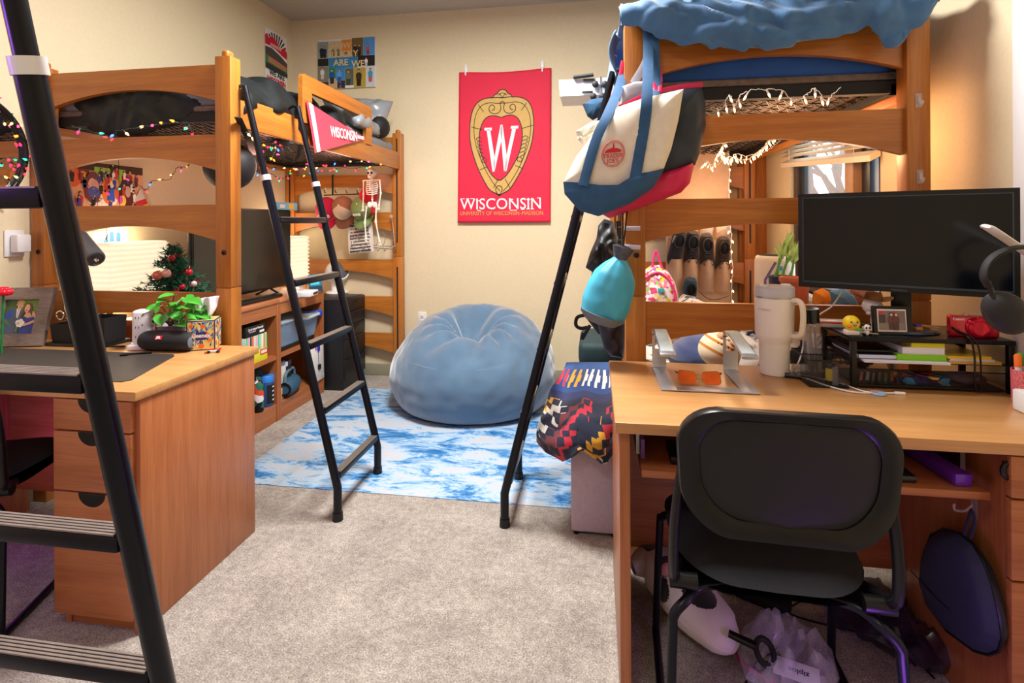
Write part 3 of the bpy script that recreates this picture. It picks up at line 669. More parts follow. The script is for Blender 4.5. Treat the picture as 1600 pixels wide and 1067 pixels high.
# stadium poster on the left wall
f = Fl((XL+.003, 3.915, 2.43), (0, 1, 0), (0, 0, 1)); PW, PH = .305, .45; f.N = V((1, 0, 0))
t = thing('poster', 'stadium poster lettered in black and red high on the left wall', 'poster', (XL, 4.07, 2.43))
def P3(m, sh, d): f.poly(m, [(x*PW, y*PH) for x, y in sh], d)
f.X, f.Y = V((0, 1, 0)), V((0, 0, 1))
m = MB(); m.c('#e6e4e0'); f.rect(m, 0, 0, PW, PH, 0)
m.c('#17171a')
for k in range(11):
    a0 = math.radians(8+k*15); a1 = a0+math.radians(7)
    P3(m, [(.5+.2*math.cos(a0), .66+.10*math.sin(a0)), (.5+.62*math.cos(a0)*.8, min(.97, .66+.33*math.sin(a0))), (.5+.62*math.cos(a1)*.8, min(.97, .66+.33*math.sin(a1))), (.5+.2*math.cos(a1), .66+.10*math.sin(a1))], .001)
m.c('#cc1736'); P3(m, [(.0, .70), (.0, .86), (.08, .90), (.16, .84), (.26, .84), (.26, .88), (.42, .88), (.52, .82), (.60, .80), (.60, .74), (.72, .74), (.86, .80), (1, .72), (1, .60), (.8, .62), (.5, .68), (.2, .70)], .002)
m.c('#e9e6e2')
for k in range(9): P3(m, [(.24+k*.055, .70), (.26+k*.055, .70), (.26+k*.055, .76), (.24+k*.055, .76)], .003)
m.c('#4a4440'); P3(m, [(0, .48), (0, .66), (.3, .67), (.7, .60), (1, .52), (1, .36), (0, .36)], .003)
m.c('#2f7a45'); P3(m, [(0, .34), (0, .52), (.5, .47), (1, .42), (1, .34)], .004)
m.c('#b5765a'); P3(m, [(.12, .40), (.12, .50), (.5, .48), (.95, .44), (.95, .36), (.5, .37)], .005)
m.c('#26302c'); P3(m, [(0, .27), (0, .37), (.3, .36), (1, .33), (1, .25)], .006)
m.c('#17171a'); f.text(m, 'WE ARE', .062, PW*.53, PH*.215, .003, .95, .002)
m.c('#cc1736'); f.text(m, 'WISCONSIN', .066, PW*.5, PH*.085, .003, .72, .003)
m.build('print', 'vc', t)
# photo board on the back wall
BX0, BX1, BZ0, BZ1 = -2.355, -1.836, 2.448, 2.872
f = Fl((BX0, 4.268, BZ0), (1, 0, 0), (0, 0, 1)); w_, h_ = BX1-BX0, BZ1-BZ0
t = thing('photo_board', 'board of mixed snapshots lettered HOW LUCKY ARE WE on the back wall', 'photo board', ((BX0+BX1)/2, 4.28, BZ0))
MB().box(BX0, BX1, 4.268, 4.29, BZ0, BZ1, .002).build('panel', 'white', t)
m = MB()
cells = [(0, .62, .19, .96, '#8b9a98'), (.19, .62, .42, .96, '#c9b68c'), (.42, .70, .60, .98, '#d98a3a'), (.60, .62, .80, 1, '#6d5c34'), (.80, .64, 1, 1, '#4f8fd0'), (0, .46, .19, .62, '#20201f'), (.19, .40, .70, .64, '#2f7fae'), (.42, .62, .60, .72, '#b7a98c'),
 (.70, .42, 1, .64, '#1e1b1a'), (0, .15, .19, .46, '#7d7d6f'), (.19, .2, .32, .42, '#2c8a4c'), (.32, .16, .48, .42, '#3a86c8'), (.48, .05, .63, .40, '#5a5f55'), (.63, .0, .84, .40, '#b59a3c'), (.84, .0, 1, .42, '#c9ccd0'), (0, 0, .19, .15, '#433a30'), (.19, 0, .34, .2, '#c4a584'), (.34, 0, .48, .16, '#2b2f35')]
for i, (x0, y0, x1, y1, c_) in enumerate(cells): m.c(c_); f.rect(m, x0*w_+.001, y0*h_+.001, x1*w_-.001, y1*h_-.001, 0, .0012+.0002*(i % 3))
for a, b, h, tc_, bc_ in ((.07, .63, .25, '#1f2630', '#1a1d22'), (.125, .63, .23, '#243044', '#1a2030'), (.27, .63, .2, '#7a6a50', '#3c4030'), (.36, .62, .22, '#8a7a60', '#6a6a4a'), (.5, .68, .2, '#e07a28', '#7a6a50'), (.66, .64, .24, '#2a2220', '#1c1815'), (.73, .64, .23, '#40302a', '#201a18'), (.88, .65, .2, '#c0503a', '#7a3a50'), (.08, .2, .24, '#d8d8d4', '#c8c0b0'), (.25, .1, .3, '#2448a8', '#202838'), (.38, .12, .28, '#5aa0e0', '#2a5aa0'), (.54, .06, .3, '#6a6f5a', '#38402c'), (.72, .03, .34, '#2f2618', '#1e180e'), (.85, .42, .18, '#e4e4e4', '#c0c0c8'), (.92, .1, .28, '#3f9ab8', '#b05a6a'), (.40, .0, .14, '#1d3f7a', '#c04030')):
    person(f, m, a*w_, b*h_, h*h_, tc_, bc_)
m.build('prints', 'vc', t)
m = MB()
for s_, a, b, z in (('HOW', .42, .85, .066), ('LUCKY', .48, .68, .076), ('ARE', .41, .51, .076), ('WE', .71, .47, .076)): f.text(m, s_, z, a*w_, b*h_, .005, 1, .0015)
m.build('lettering', plain('beech_letters', '#d9c08c', .6, var=.05), t)

# cut-out photo collage on the left wall under the bed, hung from a wire
a, b = AX(100, 255, XL), AX(223, 258, XL); c_ = AX(223, 331, XL)
f = Fl((XL+.012, a.y, c_.z), (0, 1, 0), (0, 0, 1)); w_, h_ = b.y-a.y, a.z-c_.z
t = thing('photo_collage', 'dark board crowded with cut-out party photos under the left bed', 'photo board', (XL, (a.y+b.y)/2, c_.z))
MB().box(XL, XL+.012, a.y, b.y-.012, c_.z, a.z+.02, .002).build('panel', plain('dark_brown_board', '#4a3026', .7), t)
m = MB()
pal = ['#e8622c', '#8a3a34', '#2d4a8e', '#1c2033', '#c9383a', '#e9c79a', '#4a2a22', '#f0e0c8', '#7ab648', '#c8a25a', '#31497c']
random.seed(11)
def ov(cx, cy, rx, ry, d, n=18): f.poly(m, [(cx*w_+rx*math.cos(2*PI*k/n), cy*h_+ry*math.sin(2*PI*k/n)) for k in range(n)], d, .0014)
m.c('#e2a878'); f.rect(m, 0.0, 0, w_*.97, h_*.9, .0)
m.c('#e8622c'); ov(.08, .72, .04, .05, .001); m.c('#7e2a24'); f.rect(m, .08*w_, .6*h_, .26*w_, .92*h_, .001); m.c('#f0a83a'); f.text(m, 'R', .06, .19*w_, .76*h_, .004, 1, .002)
m.c('#8dc63f'); f.rect(m, .32*w_, .72*h_, .72*w_, .99*h_, .0012)
for k, (x, y, h, tc_, bc_) in enumerate(((.40, .62, .36, '#20242c', '#171a20'), (.47, .62, .35, '#2c4f9e', '#1d3170'), (.545, .62, .36, '#17181d', '#121317'), (.70, .58, .36, '#8a1f2d', '#601520'), (.78, .58, .38, '#a02436', '#3a3f8e'), (.87, .6, .3, '#7a2a2a', '#501c1c'), (.15, .02, .4, '#c92f3a', '#a02430'), (.30, .03, .24, '#3c3f9a', '#2e3080'), (.40, .04, .26, '#e6d6d8', '#c0a8b0'), (.51, .03, .24, '#31357f', '#2a2c70'), (.68, .02, .26, '#2d2a33', '#202028'), (.77, .03, .26, '#25222a', '#1c1a22'), (.85, .02, .22, '#3d3140', '#2c2330'))):
    person(f, m, x*w_, y*h_, h*h_, tc_, bc_, hair=['#3a2a20', '#c9a25a', '#20150f'][k % 3], d=.002)
m.c('#efe2dc'); ov(.42, .26, .09, .04, .002)
m.c('#6b3a3a'); ov(.30, .52, .048, .085, .004); m.c('#e6b09a'); ov(.285, .56, .024, .04, .0055); m.c('#dba088'); ov(.318, .54, .022, .038, .0056); m.c('#4a5aa0'); ov(.30, .42, .034, .03, .0057)
m.c('#e77826'); ov(.50, .47, .045, .075, .003); m.c('#2a5fd0'); f.poly(m, [(.47*w_, .25*h_), (.57*w_, .22*h_), (.56*w_, .55*h_), (.50*w_, .62*h_)], .0045); m.c('#c94a3a'); ov(.475, .55, .016, .026, .005); m.c('#f0d0b0'); ov(.53, .62, .012, .02, .0052)
m.c('#3b201c'); ov(.74, .44, .05, .085, .004); m.c('#5a1a2a'); ov(.755, .30, .03, .03, .0055); m.c('#caa08a'); ov(.745, .47, .018, .032, .0056); m.c('#f2c230'); ov(.675, .25, .02, .03, .006); m.c('#d24fb0'); ov(.64, .27, .016, .024, .0062)
m.c('#cfc4bd'); f.poly(m, [(.84*w_, .28*h_), (.93*w_, .60*h_), (1.0*w_, .30*h_), (.93*w_, .18*h_)], .005)
m.c('#c8242e'); f.poly(m, [(.85*w_, .10*h_), (.86*w_, .24*h_), (1.0*w_, .33*h_), (1.03*w_, .20*h_)], .006)
m.c('#f4cf1a'); f.poly(m, [(.86*w_, -.06*h_), (.86*w_, .10*h_), (1.03*w_, .20*h_), (1.09*w_, .0)], .0065)
random.seed(17)
for k in range(34):
    x, y = random.uniform(.04, .86), random.uniform(.03, .82); tc_ = random.choice(['#c92f3a', '#20242c', '#2c4f9e', '#8a1f2d', '#e8622c', '#efe6da', '#3c3f9a', '#17181d']); person(f, m, x*w_, y*h_, random.uniform(.2, .3)*h_, tc_, tc_, skin=random.choice(['#e0b090', '#d89c7c', '#c08060']), hair=random.choice(['#3a2a20', '#c9a25a', '#20150f', '#7a4a2a']), d=.0048)
m.c('#f2f0ea'); f.rect(m, .925*w_, .0*h_, .995*w_, .13*h_, .008); m.c('#111111'); f.text(m, 'P', .034, .96*w_, .065*h_, .0098)
m.build('cutouts', 'vc', t)
MB().tube([f.p(.62*w_, h_*1.25, .006), f.p(.62*w_, .0, .012)], .0012, 5).build('wire', 'wire', t)
# child-like painted paper below it
a, b = AX(124, 362, XL), AX(199, 362, XL); c_ = AX(199, 415, XL)
f = Fl((XL+.004, a.y, c_.z), (0, 1, 0), (0, 0, 1)); w_, h_ = b.y-a.y, a.z-c_.z
m = MB(); m.c('#ece6e4'); f.rect(m, 0, 0, w_, h_, 0, .001)
m.c('#3f78c8')
for x, y in ((.64, .62), (.78, .60)): f.poly(m, [(x*w_-.014, y*h_), (x*w_+.016, y*h_-.002), (x*w_+.01, y*h_+.07), (x*w_-.012, y*h_+.072)], .0012)
f.poly(m, [(.52*w_, .5*h_), (.56*w_, .5*h_), (.55*w_, .9*h_), (.52*w_, .9*h_)], .0012); f.poly(m, [(.50*w_, .02*h_), (.61*w_, .02*h_), (.6*w_, .22*h_), (.53*w_, .2*h_)], .0012)
m.c('#e6a6ae'); f.poly(m, [(.08*w_, .62*h_), (.12*w_, .6*h_), (.12*w_, .78*h_), (.08*w_, .8*h_)], .0012); f.poly(m, [(.36*w_, .06*h_), (.43*w_, .04*h_), (.42*w_, .14*h_)], .0012)
solo(m, 'painted_paper', 'vc', 'white paper with blue brush marks on the wall under the left bed', 'paper')
# round mirror with a black rim
mc = V((XL, 1.833, 1.618)); mr = .244
t = thing('round_mirror', 'round black-rimmed mirror wrapped in coloured lights at the left edge', 'mirror', mc)
MB().tube([(XL+.018, mc.y+mr*math.cos(2*PI*k/64), mc.z+mr*math.sin(2*PI*k/64)) for k in range(64)], .0145, 10, True).build('rim', 'black', t)
MB().lathe([(mr-.004, .004), (mr-.004, .012), (0, .012)], 64, mc, Ry(PI/2)).build('mirror_glass', 'mirror', t)

# red felt pennant on the guard rail
f = Fl((LBX1+.006, 2.70, 1.97), (0, 1, 0), (0, 0, -1)); 
t = thing('pennant', 'red felt Wisconsin pennant hanging from the left bed guard rail', 'pennant', (LBX1, 2.75, 1.7))
PX, PA, PB, PT = LBX1+.003, AX(477, 157, LBX1), AX(491, 239, LBX1), AX(571, 217, LBX1)
def pen(a, b, d=0):                                          # a along the length 0..1, b from top edge to bottom edge 0..1
    q = PA.lerp(PT, a); r = PB.lerp(PT, a); p = q.lerp(r, b); return V((PX+.012*math.sin(PI*b)*(1-a)+d, p.y-.02*math.sin(PI*b)*(1-a), p.z))
m = MB()
m.grid(lambda u, v: pen(u, v), 24, 12, cfn=lambda u, v: '#d8143c')
m.build('felt', 'vcf', t)
m = MB(); m.grid(lambda u, v: pen(.035+.06*u, v, .0012), 4, 12, cfn=lambda u, v: '#e9e4e2'); m.build('white_stripe', 'vcf', t)
m = MB(); X = (PT-PA.lerp(PB, .5)).normalized(); c0 = pen(.55, .53, .004); q = (PA-PB).normalized()
m.text('WISCONSIN', .088, c0, X, V((0, X.z, -X.y))*-1 if False else V((1, 0, 0)).cross(X), .0006, sx=.74, bold=.0014); c1 = pen(.88, .5, .003)
m.text('BADGERS', .03, c1, X, V((1, 0, 0)).cross(X), .0005, sx=.8, bold=.001); m.build('lettering', 'whiteink', t)
# ---------------------------------------------------------------- string lights
def lights(name, label, paths, wmat, cols, step, e, blen=.02, rad=.0045, group=None, drop=None, wr=.0016):
    t = thing(name, label, 'string lights', paths[0][0], group)
    mats = [emit(name+'_glow_%d' % i, c_, e, c_) for i, c_ in enumerate(cols)]; protos = {}
    m = MB(); spots = []
    for P in paths:
        pts = bez(P, 10); jit = [p+V((random.uniform(-1, 1), random.uniform(-1, 1), random.uniform(-1, 1)))*.004 for p in pts]
        m.tube(jit, wr, 5)
        acc = step*.5
        for a, b in zip(jit, jit[1:]):
            L = (b-a).length
            while acc < L: spots.append(a.lerp(b, acc/L)); acc += step
            acc -= L
    wire_spots = []
    for i, p in enumerate(spots[:98]):
        d = V((random.uniform(-1, 1), random.uniform(-1, 1), random.uniform(-1.2, .5))) if drop is None else V((random.uniform(-.6, .6), random.uniform(-.6, .6), -1))
        d.normalize(); R = d.to_track_quat('Z', 'Y').to_matrix()
        m.lathe([(.0028, -.002), (.0034, .012), (.0028, .014)], 6, p, R)
        k = (i*7+i//3) % len(cols)
        if k not in protos:
            mm = MB(); mm.lathe([(.002, 0), (rad, blen*.25), (rad*.8, blen*.6), (0, blen)], 8)
            o = mm.build('bulb', mats[k], None); protos[k] = o
        else: o = protos[k].copy(); COL.objects.link(o)
        o.parent = t; o.matrix_local = TR(p+d*.013-WL[t], R)
    m.build('wire', wmat, t); return t
M['gwire'] = plain('green_wire', '#1c3a2c', .6, var=0); M['wwire'] = plain('white_wire', '#e8e2d8', .6, var=0)
XM = ['#ff2050', '#18c070', '#ff7a20', '#ff3a6a', '#ffc070', '#3a6cff', '#ff2a3a', '#20b080']
z = 1.70
def Z(*q): return [AZ(u, v, zz) for u, v, zz in q]
pa = Z((112, 196, 1.72), (180, 216, 1.70), (182, 205, 1.71), (240, 196, 1.72), (292, 192, 1.72), (300, 208, 1.71), (330, 215, 1.71), (380, 205, 1.72), (400, 215, 1.72), (415, 232, 1.71), (432, 222, 1.715), (425, 245, 1.70), (405, 258, 1.69), (440, 262, 1.69), (470, 262, 1.69), (480, 272, 1.67), (500, 268, 1.69))
pb = Z((468, 256, 1.70), (490, 258, 1.70), (520, 252, 1.71), (550, 253, 1.71), (575, 254, 1.71), (592, 256, 1.70)) + Z((560, 262, 1.69), (530, 262, 1.69), (505, 268, 1.68), (478, 262, 1.69), (455, 268, 1.68), (440, 280, 1.64), (425, 272, 1.66), (398, 268, 1.67), (385, 250, 1.69))
lights('string_lights', 'green-wired coloured string lights woven through the left bed springs', [pa, pb], 'gwire', XM, .085, 5, .02, .0055, 'coloured string lights')
pc = [AX(u, v, -2.56) for u, v in ((150, 300), (185, 292), (205, 283), (229, 296), (238, 283), (265, 280), (276, 262), (292, 261), (300, 250))]
pd = [AX(u, v, -2.56) for u, v in ((168, 330), (167, 362), (166, 385), (163, 395), (167, 410), (164, 430), (161, 456), (160, 470))]
lights('string_lights', 'green-wired coloured lights drooping across the wall under the left bed', [pc, pd], 'gwire', XM, .1, 4, .022, .005, 'coloured string lights')
pe = [mc+V((.03+.012*math.sin(k*1.7), (mr+.012*math.sin(k*2.3))*math.cos(a), (mr+.012*math.cos(k*1.9))*math.sin(a))) for k, a in enumerate([1.2-.11*i for i in range(22)])]
pf = [mc+V((.035, .23-i*.05, .03*math.sin(i*1.5)-.05)) for i in range(9)]
lights('string_lights', 'green-wired coloured lights wrapped around the round mirror', [pe, pf], 'gwire', XM, .055, 4, .02, .0055, 'coloured string lights')
WM = ['#ffb070']
pg = Z((1078, 285, 1.69), (1095, 262, 1.70), (1105, 252, 1.69), (1112, 262, 1.66), (1120, 245, 1.70), (1132, 222, 1.72), (1128, 240, 1.69), (1140, 252, 1.67), (1150, 240, 1.69), (1165, 244, 1.68), (1185, 238, 1.69), (1200, 222, 1.70), (1215, 205, 1.72)) + Z((1180, 242, 1.68), (1160, 250, 1.67), (1140, 245, 1.67), (1118, 258, 1.67), (1100, 255, 1.68), (1090, 270, 1.66))
ph = [AY(u+2, v, 3.9) for u, v in ((1136, 238), (1138, 262), (1137, 300), (1139, 350), (1141, 368), (1140, 395), (1143, 420), (1141, 445), (1142, 480))]
ph2 = Z((1178, 244, 1.68), (1196, 236, 1.69), (1212, 226, 1.70), (1235, 206, 1.715), (1255, 190, 1.73))
lights('string_lights', 'warm white string lights swagged from the right bed to the shoe organizer', [pg, ph2], 'wwire', WM, .06, 14, .018, .0034, None, 1, .0013)
lights('string_lights', 'warm white lights running down the right edge of the shoe organizer', [ph], 'wwire', WM, .075, 16, .022, .005, None, 1, .0028)
pi = Z((1112, 168, 1.71), (1128, 170, 1.70), (1140, 150, 1.72), (1148, 165, 1.70), (1158, 148, 1.72), (1180, 140, 1.73), (1220, 142, 1.73), (1240, 158, 1.71), (1262, 146, 1.72), (1275, 138, 1.73), (1290, 158, 1.70), (1298, 150, 1.71), (1312, 138, 1.73))
lights('string_lights', 'warm white string lights hanging under the near end of the right bed', [pi], 'wwire', WM, .075, 14, .018, .0034, None, 1, .0013)
bulb('fairy_glow', (.75, 3.3, 1.62), 7, (1, .62, .34), .12); bulb('fairy_glow', (.78, 3.85, 1.35), 4, (1, .6, .32), .1); bulb('fairy_glow', (.85, 2.6, 1.66), 5, (1, .58, .3), .1)
bulb('fairy_glow', (1.02, 2.3, 1.6), 4, (1, .5, .2), .1); bulb('coloured_glow', (-1.95, 2.8, 1.66), 4, (1, .5, .4), .1); bulb('coloured_glow', (-1.9, 3.7, 1.66), 4, (1, .55, .4), .1)
# ---------------------------------------------------------------- shelf lamps under the left bed
M['shade'] = emit('lit_pleated_shade', '#fff0d0', .7, '#e8dcc4')
M['lampwood'] = plain('lamp_bamboo', '#d98b45', .5, var=.08)
def shelf_lamp(label, x0, x1, y0, y1, z0, z1, shelves):
    t = thing('shelf_lamp', label, 'floor lamp', ((x0+x1)/2, (y0+y1)/2, 0), 'shelf floor lamps')
    for px in (x0, x1-.02):
        for py in (y0, y1-.02): MB().box(px, px+.02, py, py+.02, 0, z1-.01, .002).build('leg', 'lampwood', t)
    for z in shelves: MB().box(x0, x1, y0, y1, z, z+.018, .002).build('shelf', 'lampwood', t)
    m = MB(); n = 11
    for k in range(n):                                            # pleated paper rings
        za = z0+(z1-z0)*k/n; zb = z0+(z1-z0)*(k+1)/n; zm = (za+zb)/2; o = .013
        for (q, w) in ((za, 0), (zm, o)): pass
        k_ = .003; R0 = [(x0-k_, y0-k_), (x1+k_, y0-k_), (x1+k_, y1+k_), (x0-k_, y1+k_)]; R1 = [(x0-o-k_, y0-o-k_), (x1+o+k_, y0-o-k_), (x1+o+k_, y1+o+k_), (x0-o-k_, y1+o+k_)]
        vs = [V((*q, za)) for q in R0]+[V((*q, zm)) for q in R1]+[V((*q, zb)) for q in R0]
        m.add(vs, [(i+4*j, (i+1) % 4+4*j, (i+1) % 4+4*j+4, i+4*j+4) for j in (0, 1) for i in range(4)])
    m.build('shade', 'shade', t)
    bulb('shade_lamp', ((x0+x1)/2, (y0+y1)/2, z1+.05), 2.5, (1, .82, .58), .1); bulb('shade_lamp', ((x0+x1)/2, (y0+y1)/2, z0-.06), 1.2, (1, .72, .45), .06)
    return t
shelf_lamp('glowing pleated shelf lamp behind the small Christmas tree', -2.60, -2.47, 2.38, 2.735, .90, 1.2, (.86, .5, .12))
shelf_lamp('glowing pleated shelf lamp in the far corner beyond the television', -2.60, -2.37, 3.86, 4.1, .85, 1.19, (.80, .5, .12))
# ---------------------------------------------------------------- television and the bookcase tops
t = thing('television', 'flat black television on the low bookcases under the left bed', 'television', (-2.23, 3.1, .80))
MB().box(-2.235, -2.205, 2.63, 3.595, .845, 1.392, .006).box(-2.265, -2.235, 2.8, 3.4, .88, 1.15, .01).build('body', 'black', t)
MB().box(-2.2055, -2.2035, 2.642, 3.583, .862, 1.38).build('screen', 'tvscreen', t)
for y in (2.85, 3.36):
    m = MB().tube([(-2.22, y, .85), (-2.12, y-.015, .803)], (.012, .006), 8, flat=(0, 1, 0)).tube([(-2.22, y, .85), (-2.33, y+.015, .803)], (.012, .006), 8, flat=(0, 1, 0)); m.build('foot', 'black', t)
m = MB().box(-2.15, -2.085, 2.75, 3.30, .80, .825, .006); solo(m, 'soundbar', 'black', 'slim black bar lying in front of the television', 'soundbar')
def at_top(u, v, z=.80): return AZ(u, v, z)
p = at_top(480, 462)
t = thing('router', 'white box router on the bookcase beside the glass jar', 'router', (p.x, p.y, .80))
m = MB(); m.T = TR((p.x, p.y, .80), Rz(.15)); m.box(-.05, .05, -.075, .075, 0, .035, .006); m.build('body', 'white', t)
m = MB(); m.T = TR((p.x, p.y, .80), Rz(.15)); m.box(.05, .0515, -.02, .06, .01, .024); m.build('ports', 'black', t)
p = at_top(499, 457); m = MB(); m.c('#1c6f8e'); m.T = TR((p.x-.03, p.y, .865), Rz(-.5) @ Ry(-.2)); m.box(-.003, .003, -.05, .05, -.06, .065); m.c('#4fc3d0').box(.003, .0036, -.04, .03, -.01, .05).c('#12384f').box(.003, .0038, -.05, .05, -.06, -.02)
solo(m, 'picture_card', 'vc', 'blue picture card leaning at the far end of the bookcase top', 'card', at=(p.x, p.y, .80))
p = at_top(461, 464)
t = thing('glass_jar', 'clear glass jar on the bookcase left of the white router', 'jar', (p.x, p.y, .80))
MB().lathe([(.0, .001), (.05, .001), (.058, .03), (.055, .06), (.042, .075), (.044, .08)], 20, (p.x, p.y, .80)).build('jar', 'clear', t)
m = MB(); 
for k in range(7): m.ell((p.x+random.uniform(-.025, .025), p.y+random.uniform(-.025, .025), .83+random.uniform(0, .03)), .014, 8, None, 6)
m.build('pebbles', 'offw', t)
m = MB(); a = AX(455, 322, -2.22)
MB
p = AX(440, 327, -2.22); m = MB(); m.c('#78c4e6').box(-2.25, -2.195, p.y-.10, p.y+.16, 1.393, 1.445).c('#f2c838').box(-2.1945, -2.194, p.y+.05, p.y+.11, 1.40, 1.435).c('#e8f4f8').box(-2.1945, -2.194, p.y-.06, p.y+.0, 1.405, 1.43)
solo(m, 'small_box', 'vc', 'small sky blue and yellow box on top of the television', 'box')
# ---------------------------------------------------------------- bookcase contents
XF = -2.075
def shelfbox(name, label, cat, u0, u1, zb, v0, depth, cols, X=XF, deco=None, bev=.003, group=None):
    a = AX(u0, v0, X); b = AX(u1, v0, X); zt = (a.z+b.z)/2
    t = thing(name, label, cat, (X-depth/2, (a.y+b.y)/2, zb), group)
    m = MB(); m.c(cols); m.box(X-depth, X, a.y, b.y, zb, zt, bev); m.build('body', 'vc', t)
    if deco: m = MB(); deco(m, a.y, b.y, zb, zt); m.build('print', 'vc', t)
    return t, a.y, b.y, zt
def d1(m, y0, y1, z0, z1):
    m.c('#d8202c'); m.box(XF, XF+.0012, y1-.075, y1-.004, z0+.5*(z1-z0), z1-.006); m.c('#ffffff')
    for k in range(4): m.box(XF+.001, XF+.002, y1-.066+k*.015, y1-.056+k*.015, z0+.6*(z1-z0), z1-.013)
t, ya, yb, zt = shelfbox('game_box', 'yellow game box with a red label at the bottom of the stack', 'box', 384, 418, .431, 547, .26, '#e2dc30', deco=d1)
def d2(m, y0, y1, z0, z1):
    cs = ['#5fd0a0', '#f0a0b8', '#2a2a30', '#f0603a', '#e8e0d0', '#f2b0c8', '#58c8a8', '#a8e0a0', '#f4f0e0', '#f08848', '#7ad89a']
    for k, c_ in enumerate(cs): m.c(c_); m.box(XF, XF+.0012, y0+(y1-y0)*k/11+.002, y0+(y1-y0)*(k+1)/11-.002, z0, z1)
t, ya, yb, zt = shelfbox('game_box', 'game box with pastel candy stripes on the yellow box', 'box', 384, 417, zt+.001, 524, .24, '#d8efe0', deco=d2)
def d3(m, y0, y1, z0, z1):
    m.c('#f0f0f0'); m.text('Cards Against Humanity', .02, (XF+.0015, (y0+y1)/2, z0+.7*(z1-z0)), (0, 1, 0), (0, 0, 1), .0003, sx=.75, bold=.0004); m.text('A party game', .012, (XF+.0015, y0+.06, z0+.48*(z1-z0)), (0, 1, 0), (0, 0, 1), .0003); m.box(XF, XF+.0012, y1-.055, y1-.01, z0+.18*(z1-z0), z0+.4*(z1-z0))
t, ya, yb, zt = shelfbox('game_box', 'black lettered card game box on top of the striped box', 'box', 384, 414, zt+.001, 508, .22, '#1c1918', deco=d3)
p = AX(372, 521, XF)
m = MB(); m.box(XF-.2, XF-.01, 2.78, AX(383, 521, XF).y-.004, .431, .55, .006); solo(m, 'storage_box', 'teal', 'dark teal box on the shelf left of the striped game boxes', 'box')
# lower shelf of the left case
zb = .113; p = AX(416, 640, -2.12)
t = thing('supplement_jar', 'dark blue jar with a bright blue lid on the bottom shelf', 'jar', (p.x, p.y, zb))
MB().lathe([(.0, 0), (.043, 0), (.046, .01), (.046, .15), (.040, .16)], 24, (p.x, p.y, zb)).build('body', plain('blue_jar', '#234a82', .35), t)
MB().lathe([(.047, .155), (.047, .192), (.043, .197), (0, .197)], 24, (p.x, p.y, zb)).build('lid', plain('bright_blue_lid', '#2f7fd8', .4), t)
m = MB(); m.c('#12161c')
m.grid(lambda u, v: V((p.x+.0468*math.cos(-.9+1.9*u), p.y+.0468*math.sin(-.9+1.9*u), zb+.02+.12*v)), 12, 2); m.c('#e8ecf0')
for k in range(4): m.grid(lambda u, v: V((p.x+.0474*math.cos(-.1+.45*u), p.y+.0474*math.sin(-.1+.45*u), zb+.035+.028*k+.01*v)), 4, 2)
m.build('label', 'vc', t)
p = AX(404, 650, -2.10)
m = MB(); m.lathe([(.0, 0), (.03, 0), (.032, .01), (.032, .16), (.02, .19), (.014, .195), (.014, .215), (0, .216)], 18, (p.x, p.y, zb))
solo(m, 'spray_bottle', ramp_noise('graffiti_print', [(0, '#18181c'), (.3, '#e8e8e8'), (.5, '#2c6f5c'), (.66, '#e9e9e6'), (.8, '#d85030')], 26, .4, kind='cells'), 'black and white graffiti-patterned bottle beside the blue-lidded jar', 'bottle')
p = AX(404, 590, -2.2); m = MB(); q = V((p.x, p.y, .31)); 
m.tube(bez([q+V((0, -.06, -.19)), q+V((0, -.05, -.08)), q, q+V((.03, .06, .035)), q+V((.05, .11, .05))], 5), [.05]*6+[.045]*5+[.04]*5+[.02, .018, .016, .012, .008], 10)
solo(m, 'toy_dinosaur', plain('teal_rubber', '#2f5564', .6), 'dull blue toy shape rearing at the back of the bottom shelf', 'toy')
# right case
a, b = AX(436, 524, XF), AX(507, 524, XF)
yb0, yb1 = 3.255, 3.745
t = thing('storage_bin', 'clear plastic bin with a blue handle on the bookcase upper shelf', 'bin', (-2.24, (yb0+yb1)/2, .431))
def hollow(m, x0, x1, y0, y1, z0, z1, tp, w=.004):
    o = [(x0+tp, y0+tp, z0), (x1-tp, y0+tp, z0), (x1-tp, y1-tp, z0), (x0+tp, y1-tp, z0)]; q = [(x0, y0, z1), (x1, y0, z1), (x1, y1, z1), (x0, y1, z1)]
    i_ = [(x0+w, y0+w, z1), (x1-w, y0+w, z1), (x1-w, y1-w, z1), (x0+w, y1-w, z1)]; j_ = [(x0+tp+w, y0+tp+w, z0+w), (x1-tp-w, y0+tp+w, z0+w), (x1-tp-w, y1-tp-w, z0+w), (x0+tp+w, y1-tp-w, z0+w)]
    m.add([V(p) for p in o+q+i_+j_], [(3, 2, 1, 0)]+[(k+4*L, (k+1) % 4+4*L, (k+1) % 4+4*L+4, k+4*L+4) for L in range(3) for k in range(4)]+[(12, 13, 14, 15)])
    return m
zt0 = .56
hollow(MB(), -2.40, -2.07, yb0, yb1, zt0-.10, zt0+.06, .025).build('tub', glass('blue_clear_plastic', '#9fc0e0', .12, alpha=.38), t)
MB().box(-2.41, -2.06, yb0-.006, yb1+.004, zt0+.06, zt0+.075, .005).build('lid', glass('lid_plastic', '#c8dcf0', .15, alpha=.5), t)
MB().box(-2.2, -2.045, yb1-.03, yb1+.02, zt0+.035, zt0+.078, .01).build('handle', plain('cobalt_plastic', '#1f55c8', .35), t)
MB().tube([(-2.055, yb0+.15, zt0+.07), (-2.052, yb0+.3, zt0+.05), (-2.055, yb1-.03, zt0+.055)], .012, 8).build('latch', glass('latch_plastic', '#e0ecf4', .2, alpha=.7), t)
m = MB().ell((-2.22, yb0+.16, zt0-.03), (.1, .13, .05), 14); m.build('contents', 'navyny', t)
